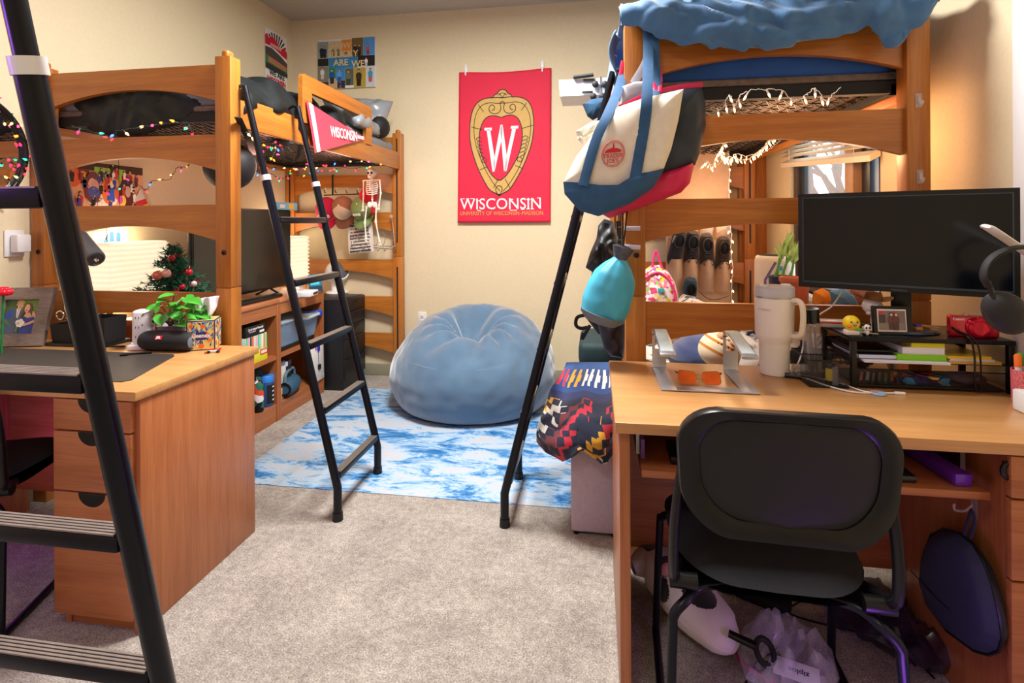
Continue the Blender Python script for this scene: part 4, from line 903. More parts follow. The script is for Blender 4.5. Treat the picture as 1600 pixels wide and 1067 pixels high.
m = MB().box(-2.37, -2.09, 3.245, 3.5, .431, .459, .006).box(-2.37, -2.09, 3.5, 3.72, .431, .459, .005); solo(m, 'flat_case', 'blackm', 'flat black case under the clear plastic bin', 'case')
# bottom shelf right case
t = thing('book', 'grey hardback standing on the bottom shelf left of the round speaker', 'book', (-2.2, 3.33, zb))
MB().box(-2.33, -2.1, 3.245, 3.285, zb, .37, .002).build('cover', plain('slate_cover', '#4c4a55', .5), t); MB().box(-2.325, -2.098, 3.25, 3.28, zb+.004, .366).build('pages', 'offw', t)
for k, (y, w, h, c_, lb) in enumerate(((3.29, .05, .36, '#6a6f7c', 'thick grey-blue book second from the left on the bottom shelf'), (3.345, .03, .345, '#b9c4d8', 'pale blue book third from the left on the bottom shelf'), (3.38, .035, .35, '#2a2c36', 'dark book fourth from the left on the bottom shelf'))):
    t = thing('book', lb, 'book', (-2.2, y, zb), 'books on the bottom shelf'); m = MB(); m.c(c_); m.box(-2.33, -2.095, y, y+w, zb, h, .002); m.build('cover', 'vc', t)
    MB().box(-2.094, -2.0935, y+.004, y+w-.004, zb+.03, h-.03).build('spine_label', 'offw' if k == 0 else 'blackm', t)
p = AX(461, 620, -2.06); q = V((-2.10, p.y, zb+.062))
t = thing('boombox_speaker', 'barrel-shaped teal speaker with a carry handle on the bottom shelf', 'speaker', (q.x, q.y, zb))
M['tealsp'] = plain('teal_speaker_mesh', '#27506a', .7, var=.15, scale=200)
m = MB(); m.lathe([(.0, -.11), (.035, -.11), (.04, -.105), (.052, -.09), (.06, -.04), (.062, 0), (.06, .04), (.052, .09), (.04, .105), (.035, .11), (0, .11)], 24, q, Rz(.25) @ Rx(PI/2)); m.build('body', 'tealsp', t)
m = MB(); ax_ = Rz(.25) @ V((0, -1, 0))
for s_ in (-1, 1): m.lathe([(.036, 0), (.045, .002), (.045, .008), (.034, .008), (.03, .001), (0, .001)], 20, q+ax_*(.108*s_), (Rz(.25) @ Rx(PI/2)) if s_ > 0 else (Rz(.25) @ Rx(-PI/2)))
m.build('end_cap', 'black', t)
MB().tube(bez([q+ax_*.1+V((0, 0, .045)), q+ax_*.08+V((0, 0, .095)), q+V((0, 0, .105)), q-ax_*.08+V((0, 0, .095)), q-ax_*.1+V((0, 0, .045))], 6), .011, 10).build('handle', plain('slate_handle', '#56707c', .5), t)
p = AX(441, 625, -2.08); m = MB().box(-2.16, -2.085, p.y-.03, p.y+.03, zb, zb+.075, .003); solo(m, 'wood_block', plain('pale_pine', '#d8ab6c', .6, var=.1), 'small pale wooden block left of the teal speaker', 'block')
t = thing('whiteboard', 'small white magnetic board leaning at the right end of the bottom shelf', 'whiteboard', (-2.07, 3.72, .112))
m = MB(); m.T = TR((-2.048, 3.72, .113), Rz(.05) @ Ry(-.03)); m.box(-.02, 0, -.135, .075, 0, .31, .008); m.build('frame', 'white', t)
m = MB(); m.T = TR((-2.048, 3.72, .113), Rz(.05) @ Ry(-.03)); m.c('#e2202c').box(0, .004, -.06, -.045, .24, .26).c('#1c35b8').box(0, .008, -.03, .0, .225, .265).c('#30343a').box(0, .002, -.018, -.014, .12, .22).c('#16181c').box(0, .012, -.03, .0, .09, .125).c('#c8ccd2')
for y, z in ((-.12, .03), (-.12, .28), (.06, .03), (.06, .28)): m.box(0, .002, y-.004, y+.004, z-.004, z+.004)
m.build('magnets', 'vc', t)
# ---------------------------------------------------------------- fan on the black cabinet
p = AZ(527, 458, .70)
t = thing('desk_fan', 'white round-headed fan with a grey grille on the black cabinet', 'fan', (p.x, p.y, .70)); q = V((p.x, p.y, .70))
MB().lathe([(.0, 0), (.088, 0), (.092, .008), (.085, .018), (.03, .022), (0, .022)], 28, q).build('base', 'white', t)
MB().tube([q+V((-.02, 0, .02)), q+V((-.03, 0, .1)), q+V((0, 0, .14))], [.03, .022, .03], 12).build('stand', 'white', t)
d = V((.75, -.55, .38)).normalized(); R = d.to_track_quat('Z', 'Y').to_matrix(); c_ = q+V((0, 0, .18))
MB().lathe([(0, -.1), (.05, -.095), (.085, -.06), (.098, 0), (.092, .04), (.084, .055), (.076, .052)], 28, c_, R).build('housing', 'white', t)
m = MB().lathe([(.078, .05), (.06, .062), (.03, .068), (0, .07)], 28, c_, R); g = m.build('grille', plain('grey_mesh_grille', '#5a5e66', .5, var=.5, scale=260), t)
# ---------------------------------------------------------------- small Christmas tree
TC = V((-2.2, 2.49, .80))
t = thing('christmas_tree', 'small artificial Christmas tree with red ornaments on the bookcase', 'tree', TC)
MB().lathe([(.0, 0), (.05, 0), (.06, .05), (.0, .05)], 16, TC).build('base', plain('burlap', '#a0342c', .9), t)
MB().tube([TC+V((0, 0, .04)), TC+V((0, 0, .38))], [.01, .004], 6).build('trunk', plain('brown_bark', '#4a3320', .8), t)
m = MB(); random.seed(4)
for k in range(240):
    h = random.random()**1.25; z0 = .07+.31*h; L = (.17*(1-h)+.03)*random.uniform(.7, 1.1); a = random.uniform(0, 2*PI)
    d0 = V((math.cos(a), math.sin(a), random.uniform(-.25, .35))); s0 = TC+V((0, 0, z0))
    for s_ in range(int(6+L*140)):
        f_ = random.uniform(.2, 1); b0 = s0+d0*L*f_; e0 = b0+V((random.uniform(-1, 1), random.uniform(-1, 1), random.uniform(-1, 1))).normalized()*.026+d0*.012
        n_ = (e0-b0).cross(V((random.uniform(-1, 1), random.uniform(-1, 1), 1))).normalized()*.0034
        m.add([b0-n_, b0+n_, e0], [(0, 1, 2)])
    m.tube([s0, s0+d0*L], .0018, 4)
m.build('needles', 'fir', t, ang=180)
m = MB()
for k in range(34):                                                    # red tinsel twists
    a = k*.62; h = k/34; r = .15*(1-h)+.02; c0 = TC+V((r*math.cos(a), r*math.sin(a), .09+.27*h))
    for s_ in range(16):
        e0 = c0+V((random.uniform(-1, 1), random.uniform(-1, 1), random.uniform(-1, 1))).normalized()*.02; n_ = V((random.uniform(-1, 1), random.uniform(-1, 1), random.uniform(-1, 1))).normalized()*.003
        m.add([c0-n_, c0+n_, e0], [(0, 1, 2)])
m.build('tinsel', plain('red_tinsel', '#c01834', .3, metal=.3), t, ang=180)['kind'] = 'stuff'
for k, (u, v, c_, r) in enumerate(((260, 427, '#e8b8a8', .022), (296, 425, '#c8202c', .016), (303, 443, '#d8d0c4', .014), (246, 430, '#e88a70', .024), (268, 403, '#b01428', .016), (285, 448, '#c01c30', .014))):
    p = AY(u, v, TC.y-.13); mm = MB(); mm.ell(p, r, 14); mm.c('#d8b860').lathe([(.004, r*.9), (.004, r+.006)], 8, p) if 0 else None
    mm.build('bauble', plain('bauble_%d' % k, c_, .2, metal=.3, var=.1), t)
p = AY(298, 427, TC.y-.14)
# ---------------------------------------------------------------- on the left desk
DT = .775
def D(u, v, z=DT): return AZ(u, v, z)
# desk mat
c0, c1 = D(284, 553), D(203, 592)
m = MB(); m.prism([(q.x, q.y) for q in (V((-2.55, 1.885, 0)), V((-1.665, 1.885, 0)), V((-1.64, 1.86, 0)), V((-1.535, 1.56, 0)), V((-1.55, 1.535, 0)), V((-2.55, 1.535, 0)))][::-1], .003, (0, 0, DT), (1, 0, 0), (0, 1, 0))
m.v = [V((p.x, p.y, abs(p.z-DT)+DT)) for p in m.v]
solo(m, 'desk_mat', plain('dark_leather_mat', '#37332f', .5, var=.1, scale=40), 'dark leather-look desk mat on the left desk', 'mat')
# framed photo
t = thing('framed_photo', 'grey wood frame holding a couple photo beside the red brick flower', 'photo frame', (-2.45, 1.93, DT))
O = V((-2.62+.0, 1.885, DT)); a = D(-28, 543); b = D(67, 541); 
X = (b-a).normalized(); N = V((0, 0, 1)).cross(X)*-1; Y = (V((0, 0, 1))*math.cos(.3)+(-N if N.y < 0 else N)*math.sin(.3)).normalized()
O = a+V((0, 0, .002)); f = Fl(O, X, Y); w_ = (b-a).length; h_ = .252
M['greywood'] = wood('weathered_grey_wood', '#6b5c52', '#93857a', 0, .7)
m = MB(); k = .052
for r in ((0, 0, w_, k), (0, h_-k, w_, h_), (0, k, k, h_-k), (w_-k, k, w_, h_-k)): f.rect(m, *r, -.012, .022)
m.build('frame', 'greywood', t)
m = MB(); m.c('#4f6b3a'); f.rect(m, k, k, w_-k, h_-k, -.006, .002); m.c('#6f8f4a'); f.rect(m, k+.05, h_-k-.06, w_-k, h_-k, -.0035, .0005)
pw = w_-2*k
def el(cx, cy, rx, ry, d, n=16): f.poly(m, [(k+cx*pw+rx*pw*math.cos(2*PI*i/n), k+cy*(h_-2*k)+ry*(h_-2*k)*math.sin(2*PI*i/n)) for i in range(n)], d, .0006)
ph_ = h_-2*k
def pg(c_, out, d): m.c(c_); f.poly(m, [(k+x*pw, k+y*ph_) for x, y in out], d, .0005)
pg('#566074', [(.0, 0), (.52, 0), (.55, .62), (.44, .72), (.22, .74), (.06, .64), (.0, .4)], -.003)
pg('#3c56a0', [(.0, .35), (.12, .7), (.28, .72), (.22, .5), (.1, .38)], -.0026)
pg('#e4e2e8', [(.34, .74), (.46, .74), (.43, .45), (.38, .5)], -.0024); pg('#c8b888', [(.39, .74), (.43, .74), (.42, .48), (.40, .5)], -.002)
pg('#e2b08c', [(.35, .82), (.40, .72), (.46, .72), (.52, .82), (.50, .94), (.37, .95)], -.0018); pg('#c8a468', [(.31, .84), (.34, .98), (.44, 1.0), (.55, .96), (.55, .86), (.50, .93), (.38, .94), (.35, .84)], -.0012)
pg('#3d4a92', [(.56, 0), (1, 0), (1, .45), (.92, .56), (.60, .54), (.52, .3)], -.0022); pg('#dca684', [(.60, .52), (.68, .66), (.86, .66), (.98, .52), (.97, .38), (.9, .5), (.72, .46)], -.0016)
pg('#6a4a30', [(.52, .48), (.54, .78), (.62, .90), (.74, .89), (.82, .76), (.84, .5), (.76, .62), (.60, .62)], -.0014); pg('#e6b494', [(.58, .76), (.60, .66), (.66, .61), (.72, .66), (.74, .77), (.70, .86), (.62, .86)], -.0008)
pg('#7a2c30', [(.62, .685), (.66, .67), (.70, .685), (.66, .70)], -.0002); pg('#8a4a3c', [(.40, .80), (.44, .785), (.48, .80), (.44, .81)], -.0006)
for x, y in ((.40, .87), (.47, .87), (.62, .78), (.70, .78)): pg('#2a1c18', [(x-.012, y), (x, y+.01), (x+.012, y), (x, y-.01)], -.0001)
for x, y, r in ((.48, .34, .07), (.56, .38, .06), (.62, .32, .065), (.52, .27, .07), (.58, .25, .06)): pg('#efe9d8', [(x+r*math.cos(2*PI*i/12), y+r*math.sin(2*PI*i/12)) for i in range(12)], .0004+r*.004)
pg('#dca684', [(.62, .28), (.80, .34), (.98, .42), (.98, .34), (.80, .26), (.66, .22)], .0002); pg('#5c8a44', [(.47, .22), (.52, .2), (.49, .06), (.45, .07)], .0008)
m.build('photograph', 'vc', t)
MB().tube([f.p(w_*.5, h_*.7, -.014), V((f.p(w_*.5, h_*.7).x, f.p(w_*.5, h_*.7).y+.075, DT+.004))], .006, 8).build('strut', 'blackm', t)
# brick-built red flower
t = thing('toy_flower', 'red toy flower with a green stem standing before the grey frame', 'flower', D(2, 553))
p = AY(5, 458, D(2, 553).y); b0 = D(2, 553)
MB().tube([b0+V((0, 0, .0)), b0.lerp(p, .5), p], .0045, 8).build('stem', 'leafd', t)
m = MB()
for k in range(9):
    a = 2*PI*k/9; m.ell(p+V((.022*math.cos(a), .018*math.sin(a), .004)), (.013, .013, .014), 10)
for k in range(5):
    a = 2*PI*k/5; m.ell(p+V((.01*math.cos(a), .01*math.sin(a), .016)), (.011, .011, .01), 10)
m.build('petals', plain('red_gloss_petal', '#d8102c', .25, var=0), t)
m = MB()
for k in range(5):
    a = 2*PI*k/5+.3; m.tube([p+V((0, 0, -.01)), p+V((.018*math.cos(a), .018*math.sin(a), -.004)), p+V((.028*math.cos(a), .028*math.sin(a), .008))], [.004, .004, .002], 6)
m.tube([b0.lerp(p, .55), b0.lerp(p, .56)+V((.03, -.01, -.002)), b0.lerp(p, .5)+V((.065, -.02, -.008))], [(.003, .003), (.009, .002), (.001, .001)], 6, flat=(0, 0, 1))
m.build('leaf', 'leafd', t)
# black organizer with scissors
p0 = D(78, 540); p1 = D(118, 538)
t = thing('desk_organizer', 'black leather desk organizer behind the foreground ladder', 'organizer', ((p0.x+p1.x)/2, p0.y, DT)); ox = p0.x
hollow(MB(), p0.x, p0.x+.13, p0.y, p0.y+.09, DT+.012, DT+.092, .006).build('pocket', 'blackm', t)
hollow(MB(), p0.x+.13, p0.x+.26, p0.y+.01, p0.y+.12, DT+.012, DT+.12, .004).build('pocket', 'blackm', t)
MB().box(p0.x-.012, p0.x+.28, p0.y-.012, p0.y+.125, DT, DT+.014, .003).build('tray', 'black', t)
t = thing('scissors', 'silver-handled scissors standing in the black desk organizer', 'scissors', (ox+.04, p0.y+.04, DT+.06))
q = V((ox+.04, p0.y+.04, DT+.10)); m = MB()
m.tube([q+V((.06, 0, -.06)), q+V((.02, 0, -.01)), q+V((-.005, 0, .015))], .004, 6)
for c_, r, ry in ((V((-.028, -.005, .025)), .019, .019), (V((.012, 0, .048)), .017, .028)): m.tube([q+c_+V((r*math.cos(2*PI*i/20)+.4*ry*math.sin(2*PI*i/20)*(ry > .02)*-1, 0, ry*math.sin(2*PI*i/20))) for i in range(20)], .0035, 6, True)
m.build('handles', 'chrome', t)
t = thing('plush_keychain', 'small teal soft toy poking out of the black desk organizer', 'soft toy', (ox+.1, p0.y+.05, DT+.09)); m = MB(); q = V((ox+.105, p0.y+.05, DT+.105)); m.ell(q, (.022, .02, .028), 12).ell(q+V((-.012, 0, .028)), .008, 8).ell(q+V((.012, 0, .028)), .008, 8); m.build('body', plain('pale_teal_plush', '#6fa3a8', .9), t)
m = MB().ell(q+V((-.045, 0, .0)), (.012, .01, .018), 10); m.build('red_pompom', 'red', t)
# hanging black tube lamp on the left wall side
p = AY(145, 399, 1.98); d = V((-.80, .32, .50)).normalized(); R = (-d).to_track_quat('Z', 'Y').to_matrix()
t = thing('clamp_lamp', 'black tube-shaped lamp head poking out behind the foreground ladder', 'lamp', (p.x-.13, p.y+.06, DT))
MB().lathe([(.0, -.16), (.03, -.16), (.034, -.15), (.038, .02), (.036, .03), (.030, .032), (.028, .024), (0, .024)], 20, p, R).build('head', plain('dark_grey_metal', '#4a4a4c', .4), t)
m = MB(); m.lathe([(.0, .024), (.01, .034), (.004, .05), (0, .05)], 12, p, R); m.build('bulb_tip', 'chrome', t)
e = p+d*.15; MB().tube(bez([e, AY(122, 430, 2.02), AY(146, 525, 2.0)], 6), .007, 8).build('arm', 'blackm', t); MB().lathe([(0, 0), (.06, 0), (.06, .012), (.01, .02), (0, .02)], 20, (AY(148, 533, 2.0).x, 2.0, DT)).build('base', 'blackm', t)
# power tower
p = D(212, 547); t = thing('power_tower', 'white outlet tower beside the black cylinder speaker', 'power strip', p+V((0, .04, 0)))
m = MB(); m.T = TR(p+V((0, .04, 0)), Rz(.35)); m.box(-.046, .046, -.046, .046, 0, .022, .006); m.build('base', 'white', t)
b = MB(); b.T = m.T; b.box(-.033, .033, -.033, .033, .022, .162, .012, seg=3); g = b.build('body', 'white', t)
s_ = MB(); s_.T = m.T
for z in (.052, .092, .132):
    for k in (-1, 1): s_.box(-.010+k*.006-.001, -.010+k*.006+.001, -.0342, -.0325, z-.004, z+.005); s_.box(.0325, .0342, k*.006-.001, k*.006+.001, z-.004, z+.005)
    s_.ell((.009, -.0335, z+.01), (.003, .001, .003), 8); s_.ell((.0335, .012, z+.01), (.001, .003, .003), 8)
s_.build('socket_slots', 'blk', g)
MB().tube(bez([V((p.x+.035, p.y+.05, DT+.11)), V((p.x+.075, p.y+.06, DT+.115)), V((p.x+.11, p.y+.06, DT+.09)), V((p.x+.115, p.y+.06, DT+.02)), V((p.x+.10, p.y+.08, DT+.006))], 6), .006, 8).build('cord', 'black', t)
# cylinder speaker
a = D(208, 551); b = D(289, 553); c_ = (a+b)/2+V((0, .045, .041)); X = (b-a).normalized(); R = X.to_track_quat('Z', 'Y').to_matrix(); L = (b-a).length/2
t = thing('cylinder_speaker', 'black cylinder speaker with a red badge lying on the left desk', 'speaker', V((c_.x, c_.y, DT)))
MB().lathe([(0, -L+.012), (.026, -L+.010), (.030, -L+.002), (.037, -L+.014), (.041, -L+.035), (.041, L-.035), (.037, L-.014), (.030, L-.002), (.026, L-.010), (.0, L-.012)], 28, c_, R).build('body', plain('black_speaker_mesh', '#17191c', .75, var=.3, scale=300), t)
for s_ in (-1, 1): MB().lathe([(0, s_*(L-.006)), (.018, s_*(L-.007)), (.027, s_*(L-.0095))], 24, c_, R).build('radiator', plain('grey_radiator_%d' % (s_+1), '#6c7a86', .35), t)
tv = (EYE-c_); tv = (tv-X*tv.dot(X)).normalized(); U = X.cross(tv)*-1; U = U if U.z > 0 else -U; tv = (tv+U*.28).normalized(); U = (U-tv*tv.dot(U)).normalized()
q = c_+tv*.0415+X*(-.01); f = Fl(q, X, U); m = MB(); m.c('#d8122a'); f.rect(m, -.014, -.008, .014, .008, -.0005, .0015); m.c('#ffffff'); f.text(m, 'JBL', .014, 0, 0, .0015, 1, .0003); m.build('badge', 'vc', t)
# short black cable end
p = D(205, 556); m = MB().tube(bez([p+V((-.03, -.02, .007)), p+V((0, 0, .008)), p+V((.03, .02, .007)), p+V((.06, .035, .007))], 6), .0035, 6).tube([p+V((-.03, -.02, .007)), p+V((-.008, -.006, .008))], .0055, 8); solo(m, 'short_cable', 'black', 'short black cable end in front of the cylinder speaker', 'cable')
p = D(180, 543); m = MB().tube([p+V((-.03, 0, .004)), p+V((.035, .01, .004))], [.003, .004], 8); solo(m, 'pen', 'blackm', 'dark pen lying left of the white outlet tower', 'pen')
# potted plant
p = D(263, 530); p = V((p.x, 2.0, DT))
p = AY(268, 530, 2.02); p.z = DT
t = thing('potted_plant', 'leafy green plant in a lilac pot behind the tissue box', 'plant', p)
MB().lathe([(0, 0), (.042, 0), (.052, .088), (.056, .092), (.052, .094), (.046, .082), (0, .082)], 20, p).build('pot', plain('lilac_pot', '#a98fa0', .6), t)
m = MB(); st = MB(); random.seed(9)
def leaf(m, b, d, up, L, w):
    d = d.normalized(); s_ = d.cross(up).normalized(); n_ = s_.cross(d)
    rows = [(0, .35), (.08, .8), (.22, 1), (.45, .92), (.7, .62), (.9, .25), (1, .02)]
    def fn(u, v):
        x = v*(len(rows)-1); i = min(len(rows)-2, int(x)); q = x-i; t_ = rows[i][0]*(1-q)+rows[i+1][0]*q; ww = rows[i][1]*(1-q)+rows[i+1][1]*q
        k = (u-.5)*2; return b+d*(t_*L-.08*L*abs(k)**2*(t_ < .2))+s_*(k*ww*w)+n_*(abs(k)*w*.28-t_*t_*L*.35)
    m.grid(fn, 7, 10)
for k, (u, v) in enumerate(((262, 470), (250, 478), (275, 473), (288, 478), (300, 470), (268, 488), (282, 492), (295, 488), (255, 493), (308, 480), (272, 462), (290, 465), (283, 505), (247, 488), (301, 495), (265, 478), (313, 490))):
    q = AY(u, v, 2.0+random.uniform(-.05, .05)); d = V((q.x-p.x+random.uniform(-.03, .03), random.uniform(-.08, .02)-.02, random.uniform(-.03, .02)))
    if d.length < .03: d.y -= .04
    leaf(m, q, d, V((0, -.45, 1)), random.uniform(.055, .075), random.uniform(.024, .032))
    st.tube(bez([p+V((random.uniform(-.02, .02), random.uniform(-.02, .02), .08)), p.lerp(q, .6)+V((0, 0, .05)), q], 5), .002, 5)
m.build('leaves', 'grn', t, ang=180); st.build('stems', plain('brown_stem', '#5a4630', .7), t)
# tissue box
a, b = D(291, 549), D(336, 546); c_ = D(352, 538)
X = (b-a).normalized(); Yd = V((-X.y, X.x, 0)); w_ = (b-a).length; h_ = .122
t = thing('tissue_box', 'floral tissue box with a white tissue pulled up', 'tissue box', a+X*w_/2+Yd*w_/2); 
def flr(m, f, seed):
    random.seed(seed); m.c('#e6cf6e'); f.rect(m, .004, .004, w_-.004, h_-.004, .0003, .0006)
    for k in range(64):
        x, y = random.uniform(.01, w_-.01), random.uniform(.01, h_-.012); an = random.uniform(.5, 2.4); L = random.uniform(.02, .035); W_ = .0035
        m.c(random.choice(['#1f4fa0', '#2f86c8', '#173a86', '#4fa8d8', '#e8e2b0'])); ca, sa = math.cos(an), math.sin(an)
        P = [(0, 0), (L*.4, W_), (L, 0), (L*.4, -W_)]; P = [(min(w_-.005, max(.005, x+q*ca-r*sa)), min(h_-.005, max(.005, y+q*sa+r*ca))) for q, r in P]
        f.poly(m, P, .001+.0001*(k % 5), .0004)
    m.c('#ee6a24')
    for x, y, r in ((.018, .1, .009), (.06, .1, .009), (.02, .065, .009), (.075, .068, .008), (.055, .018, .011), (.015, .03, .008), (w_-.02, .04, .007)): f.poly(m, [(x+r*math.cos(2*PI*i/12), y+.85*r*math.sin(2*PI*i/12)) for i in range(12)], .0017, .0004)
fr = Fl(a, X, (0, 0, 1)); m = MB(); m.T = Matrix.Identity(4); m.c('#2c2068')
fr.poly(m, [(0, 0), (w_, 0), (w_, h_), (0, h_)], -w_, w_); m.build('carton', 'vcg', t)
m = MB(); flr(m, fr, 3); f2 = Fl(a+X*w_, Yd, (0, 0, 1)); flr(m, f2, 5); m.c('#2c2068'); fr.rect(m, w_*.34, h_*.36, w_*.7, h_*.62, .0022); m.c('#f0f0f4'); fr.text(m, 'Kleenex', .024, w_*.5, h_*.5, .0036, .9, .0006)
f3 = Fl(a+V((0, 0, h_)), X, Yd); random.seed(8); m.c('#e6cf6e'); f3.rect(m, .004, .004, w_-.004, w_-.004, .0003, .0005)
for k in range(14): x, y = random.uniform(.01, w_-.02), random.uniform(.01, w_-.02); m.c(random.choice(['#2f86c8', '#1f4fa0', '#ee6a24'])); f3.poly(m, [(x, y), (x+.012, y+.003), (x+.016, y+.012)], .0009, .0004)
m.build('print', 'vcg', t)
c_ = a+X*w_/2+Yd*w_/2+V((0, 0, h_))
m = MB()
def tis(u, v): 
    w = .016+.026*math.sin(min(1, v*1.35)*PI*.62)+.006*v; s_ = (u-.5)*2
    return c_+X*(s_*w+.012*v*v)+Yd*(.014*math.cos(s_*3+v*2)*(1-.4*v)+.008*math.sin(s_*7+v*3))+V((0, 0, v*.10*(1-.16*(1-(s_*.5+.5))**2*v)-.006))
m.grid(tis, 24, 14); o = m.build('tissue', plain('white_tissue', '#e4e6ee', .8, var=.02), t, ang=180); md = o.modifiers.new('t', 'SOLIDIFY'); md.thickness = .0012
# toy race car
p = D(334, 551); Xc = V((.86, .42, 0)).normalized(); R = Matrix((Xc, V((-Xc.y, Xc.x, 0)), V((0, 0, 1)))).transposed()
t = thing('toy_car', 'tiny red and white toy racing car before the tissue box', 'toy car', p)
m = MB(); m.T = TR(p, R); m.c('#f0f0f0'); m.box(-.022, .02, -.006, .006, .003, .011, .002).c('#d01c2c').box(-.033, -.022, -.010, .010, .002, .005, .001).box(-.024, .018, -.003, .003, .011, .015, .001).box(.018, .027, -.009, .009, .012, .017, .001).c('#26262a').box(-.004, .004, -.004, .004, .011, .013); m.build('body', 'vcg', t)
m = MB(); m.T = TR(p, R)
for x, y in ((-.017, -.009), (-.017, .009), (.016, -.009), (.016, .009)): m.lathe([(0, -.003), (.0055, -.003), (.0055, .003), (0, .003)], 12, (x, y, .0055), Rx(PI/2))
m.build('wheels', 'black', t)
# ---------------------------------------------------------------- black rounded hat hanging under the left bed, and dark straps
p = AY(357, 257, 2.32)
t = thing('felt_hat', 'black rounded hat hanging behind the near post of the left bed', 'hat', (p.x, p.y, p.z-.09)); c_ = p
R = V((.45, -.85, .1)).to_track_quat('Z', 'Y').to_matrix()
MB().lathe([(.112, -.05), (.118, -.03), (.112, .0), (.10, .03), (.075, .06), (.04, .075), (0, .08)], 32, c_, R).build('crown', plain('black_felt', '#1a1b1f', .6, var=.3, scale=12), t)
m = MB()
for k in range(6): r = .112-.012*k; m.tube([c_+R @ V((r*math.cos(2*PI*i/32), r*math.sin(2*PI*i/32), -.05-.004*k)) for i in range(32)], .006, 6, True)
m.build('lining', plain('grey_ribbed_lining', '#8a8480', .6), t)
MB().tube([c_+V((0, 0, .1)), V((c_.x, c_.y, 1.775))], .003, 5).build('string', 'wire', t)
m = MB(); P = [AZ(u, v, 1.70) for u, v in ((372, 205), (390, 222), (398, 250), (404, 270))]; P[0].z = 1.76; m.tube(bez(P, 5), (.016, .003), 6, flat=(1, 0, 0))
solo(m, 'webbing_strap', 'blackm', 'black webbing strap hanging from the springs by the near ladder rail', 'strap', group='black straps under the left bed')
m = MB(); P = [AZ(u, v, zz) for u, v, zz in ((440, 230, 1.755), (446, 245, 1.70), (458, 252, 1.68), (466, 246, 1.70), (470, 226, 1.755))]; m.tube(bez(P, 5), (.016, .003), 6, flat=(1, 0, 0))
solo(m, 'webbing_strap', 'blackm', 'black webbing loop hanging from the springs between the ladder rails', 'strap', group='black straps under the left bed')
# grey feathery puff
p = AZ(436, 217, 1.745); m = MB(); random.seed(2)
for k in range(160):
    d = V((random.gauss(0, 1), random.gauss(0, 1), random.gauss(0, .6))).normalized(); s_ = d.orthogonal().normalized()*.004; L = random.uniform(.03, .06)*(1+abs(d.x)); m.add([p-s_, p+s_, p+d*L-V((0, 0, .01))], [(0, 1, 2)])
solo(m, 'feather_puff', plain('grey_feathers', '#5a6670', .9, var=.3), 'grey feathery puff stuck among the coloured lights', 'decoration', ang=180)
# ---------------------------------------------------------------- hanging at the far end of the left bed
YE = LBY1-.07-.01
t = thing('hook_rack', 'dark metal hook rack over the far end rail of the left bed', 'hook rack', AY(532, 300, YE)); m = MB()
a, b = AY(506, 305, YE), AY(565, 303, YE); m.tube([a, b], .005, 6)
for u in (509, 526, 543, 560):
    p = AY(u, 297, YE); m.tube([p+V((0, .0, -.025)), p+V((0, -.02, -.02)), p+V((0, -.03, .0))], .0035, 6); 
p = AY(520, 290, YE); m.tube([V((p.x, YE+.03, TOPS[1]+.004)), V((p.x, YE-.002, TOPS[1]+.004)), V((p.x, YE-.002, a.z))], (.008, .002), 6, flat=(1, 0, 0)); m.build('rail', 'blackm', t)
for u in (509, 526, 543, 560): p = AY(u, 295, YE-.032); MB().ell(p, .011, 10).build('knob', 'offw', t)
def cap(label, u, v, cols, rz, tilt, brim=1, deco=None, sc_=1.0, group='baseball caps on the far hook rack'):
    p = AY(u, v, YE-.075); t = thing('baseball_cap', label, 'cap', p, group)
    R = Rz(rz) @ Rx(tilt); T = TR(p, R)                       # crown toward +z local, brim toward -y local
    m = MB(); m.T = T; c1, c2 = cols
    def cr_(a, b):
        th = b*PI/2; an = a*2*PI; x, y = .088*sc_*math.cos(an), .1*sc_*math.sin(an); return V((x*math.cos(th)**.75, y*math.cos(th)**.75, .105*sc_*math.sin(th)))
    m.grid(lambda a, b: cr_(a, b), 36, 10, True, cfn=lambda a, b: c1 if (.58 < a < .92) or not isinstance(c2, tuple) else c2[1]); m.build('crown', 'vcf', t)
    m = MB(); m.T = T; m.c(c2[0] if isinstance(c2, tuple) else c2)
    def br(a, b):
        x = (a-.5)*2; y0 = -.1*sc_*math.sqrt(max(0, 1-(x*.95)**2)); return V((x*.084*sc_, y0-b*.075*sc_*math.sqrt(max(0, 1-(x*.98)**4)), -.022*x*x*1.2-.012*b))
    m.grid(br, 18, 6); o = m.build('brim', 'vcf', t, ang=180); md = o.modifiers.new('t', 'SOLIDIFY'); md.thickness = .004
    m = MB(); m.T = T; m.ell((0, 0, .105*sc_), (.007, .007, .004), 8); m.build('button', 'vcf', t)
    if deco:
        m = MB(); m.T = T; m.c('#f2eee8'); deco(m); m.build('stitching', 'vcf', t)
    return t
def script_(txt, s_):
    return lambda m: m.text(txt, s_, (0, -.082, .078), (1, 0, 0), (0, .7, .72), .003, bold=.001)
cap('bright pink cap with white script hanging beside the ladder', 511, 327, ('#d81e54', '#cf1a4c'), .18, PI/2-.3, deco=script_('cape', .055))
cap('cream and brown cap hanging between the pink and green caps', 537, 325, ('#e6d6b8', ('#8a5a42', '#a8755a')), .05, PI/2-.2)
cap('faded green cap hanging right of the cream and brown cap', 567, 326, ('#7d9a5c', '#6f8c50'), -.08, PI/2-.35, deco=script_('smith', .03))
cap('red cap hanging behind the toy skeleton', 577, 308, ('#c81428', '#b81022'), -.1, PI/2-.3, sc_=.85)
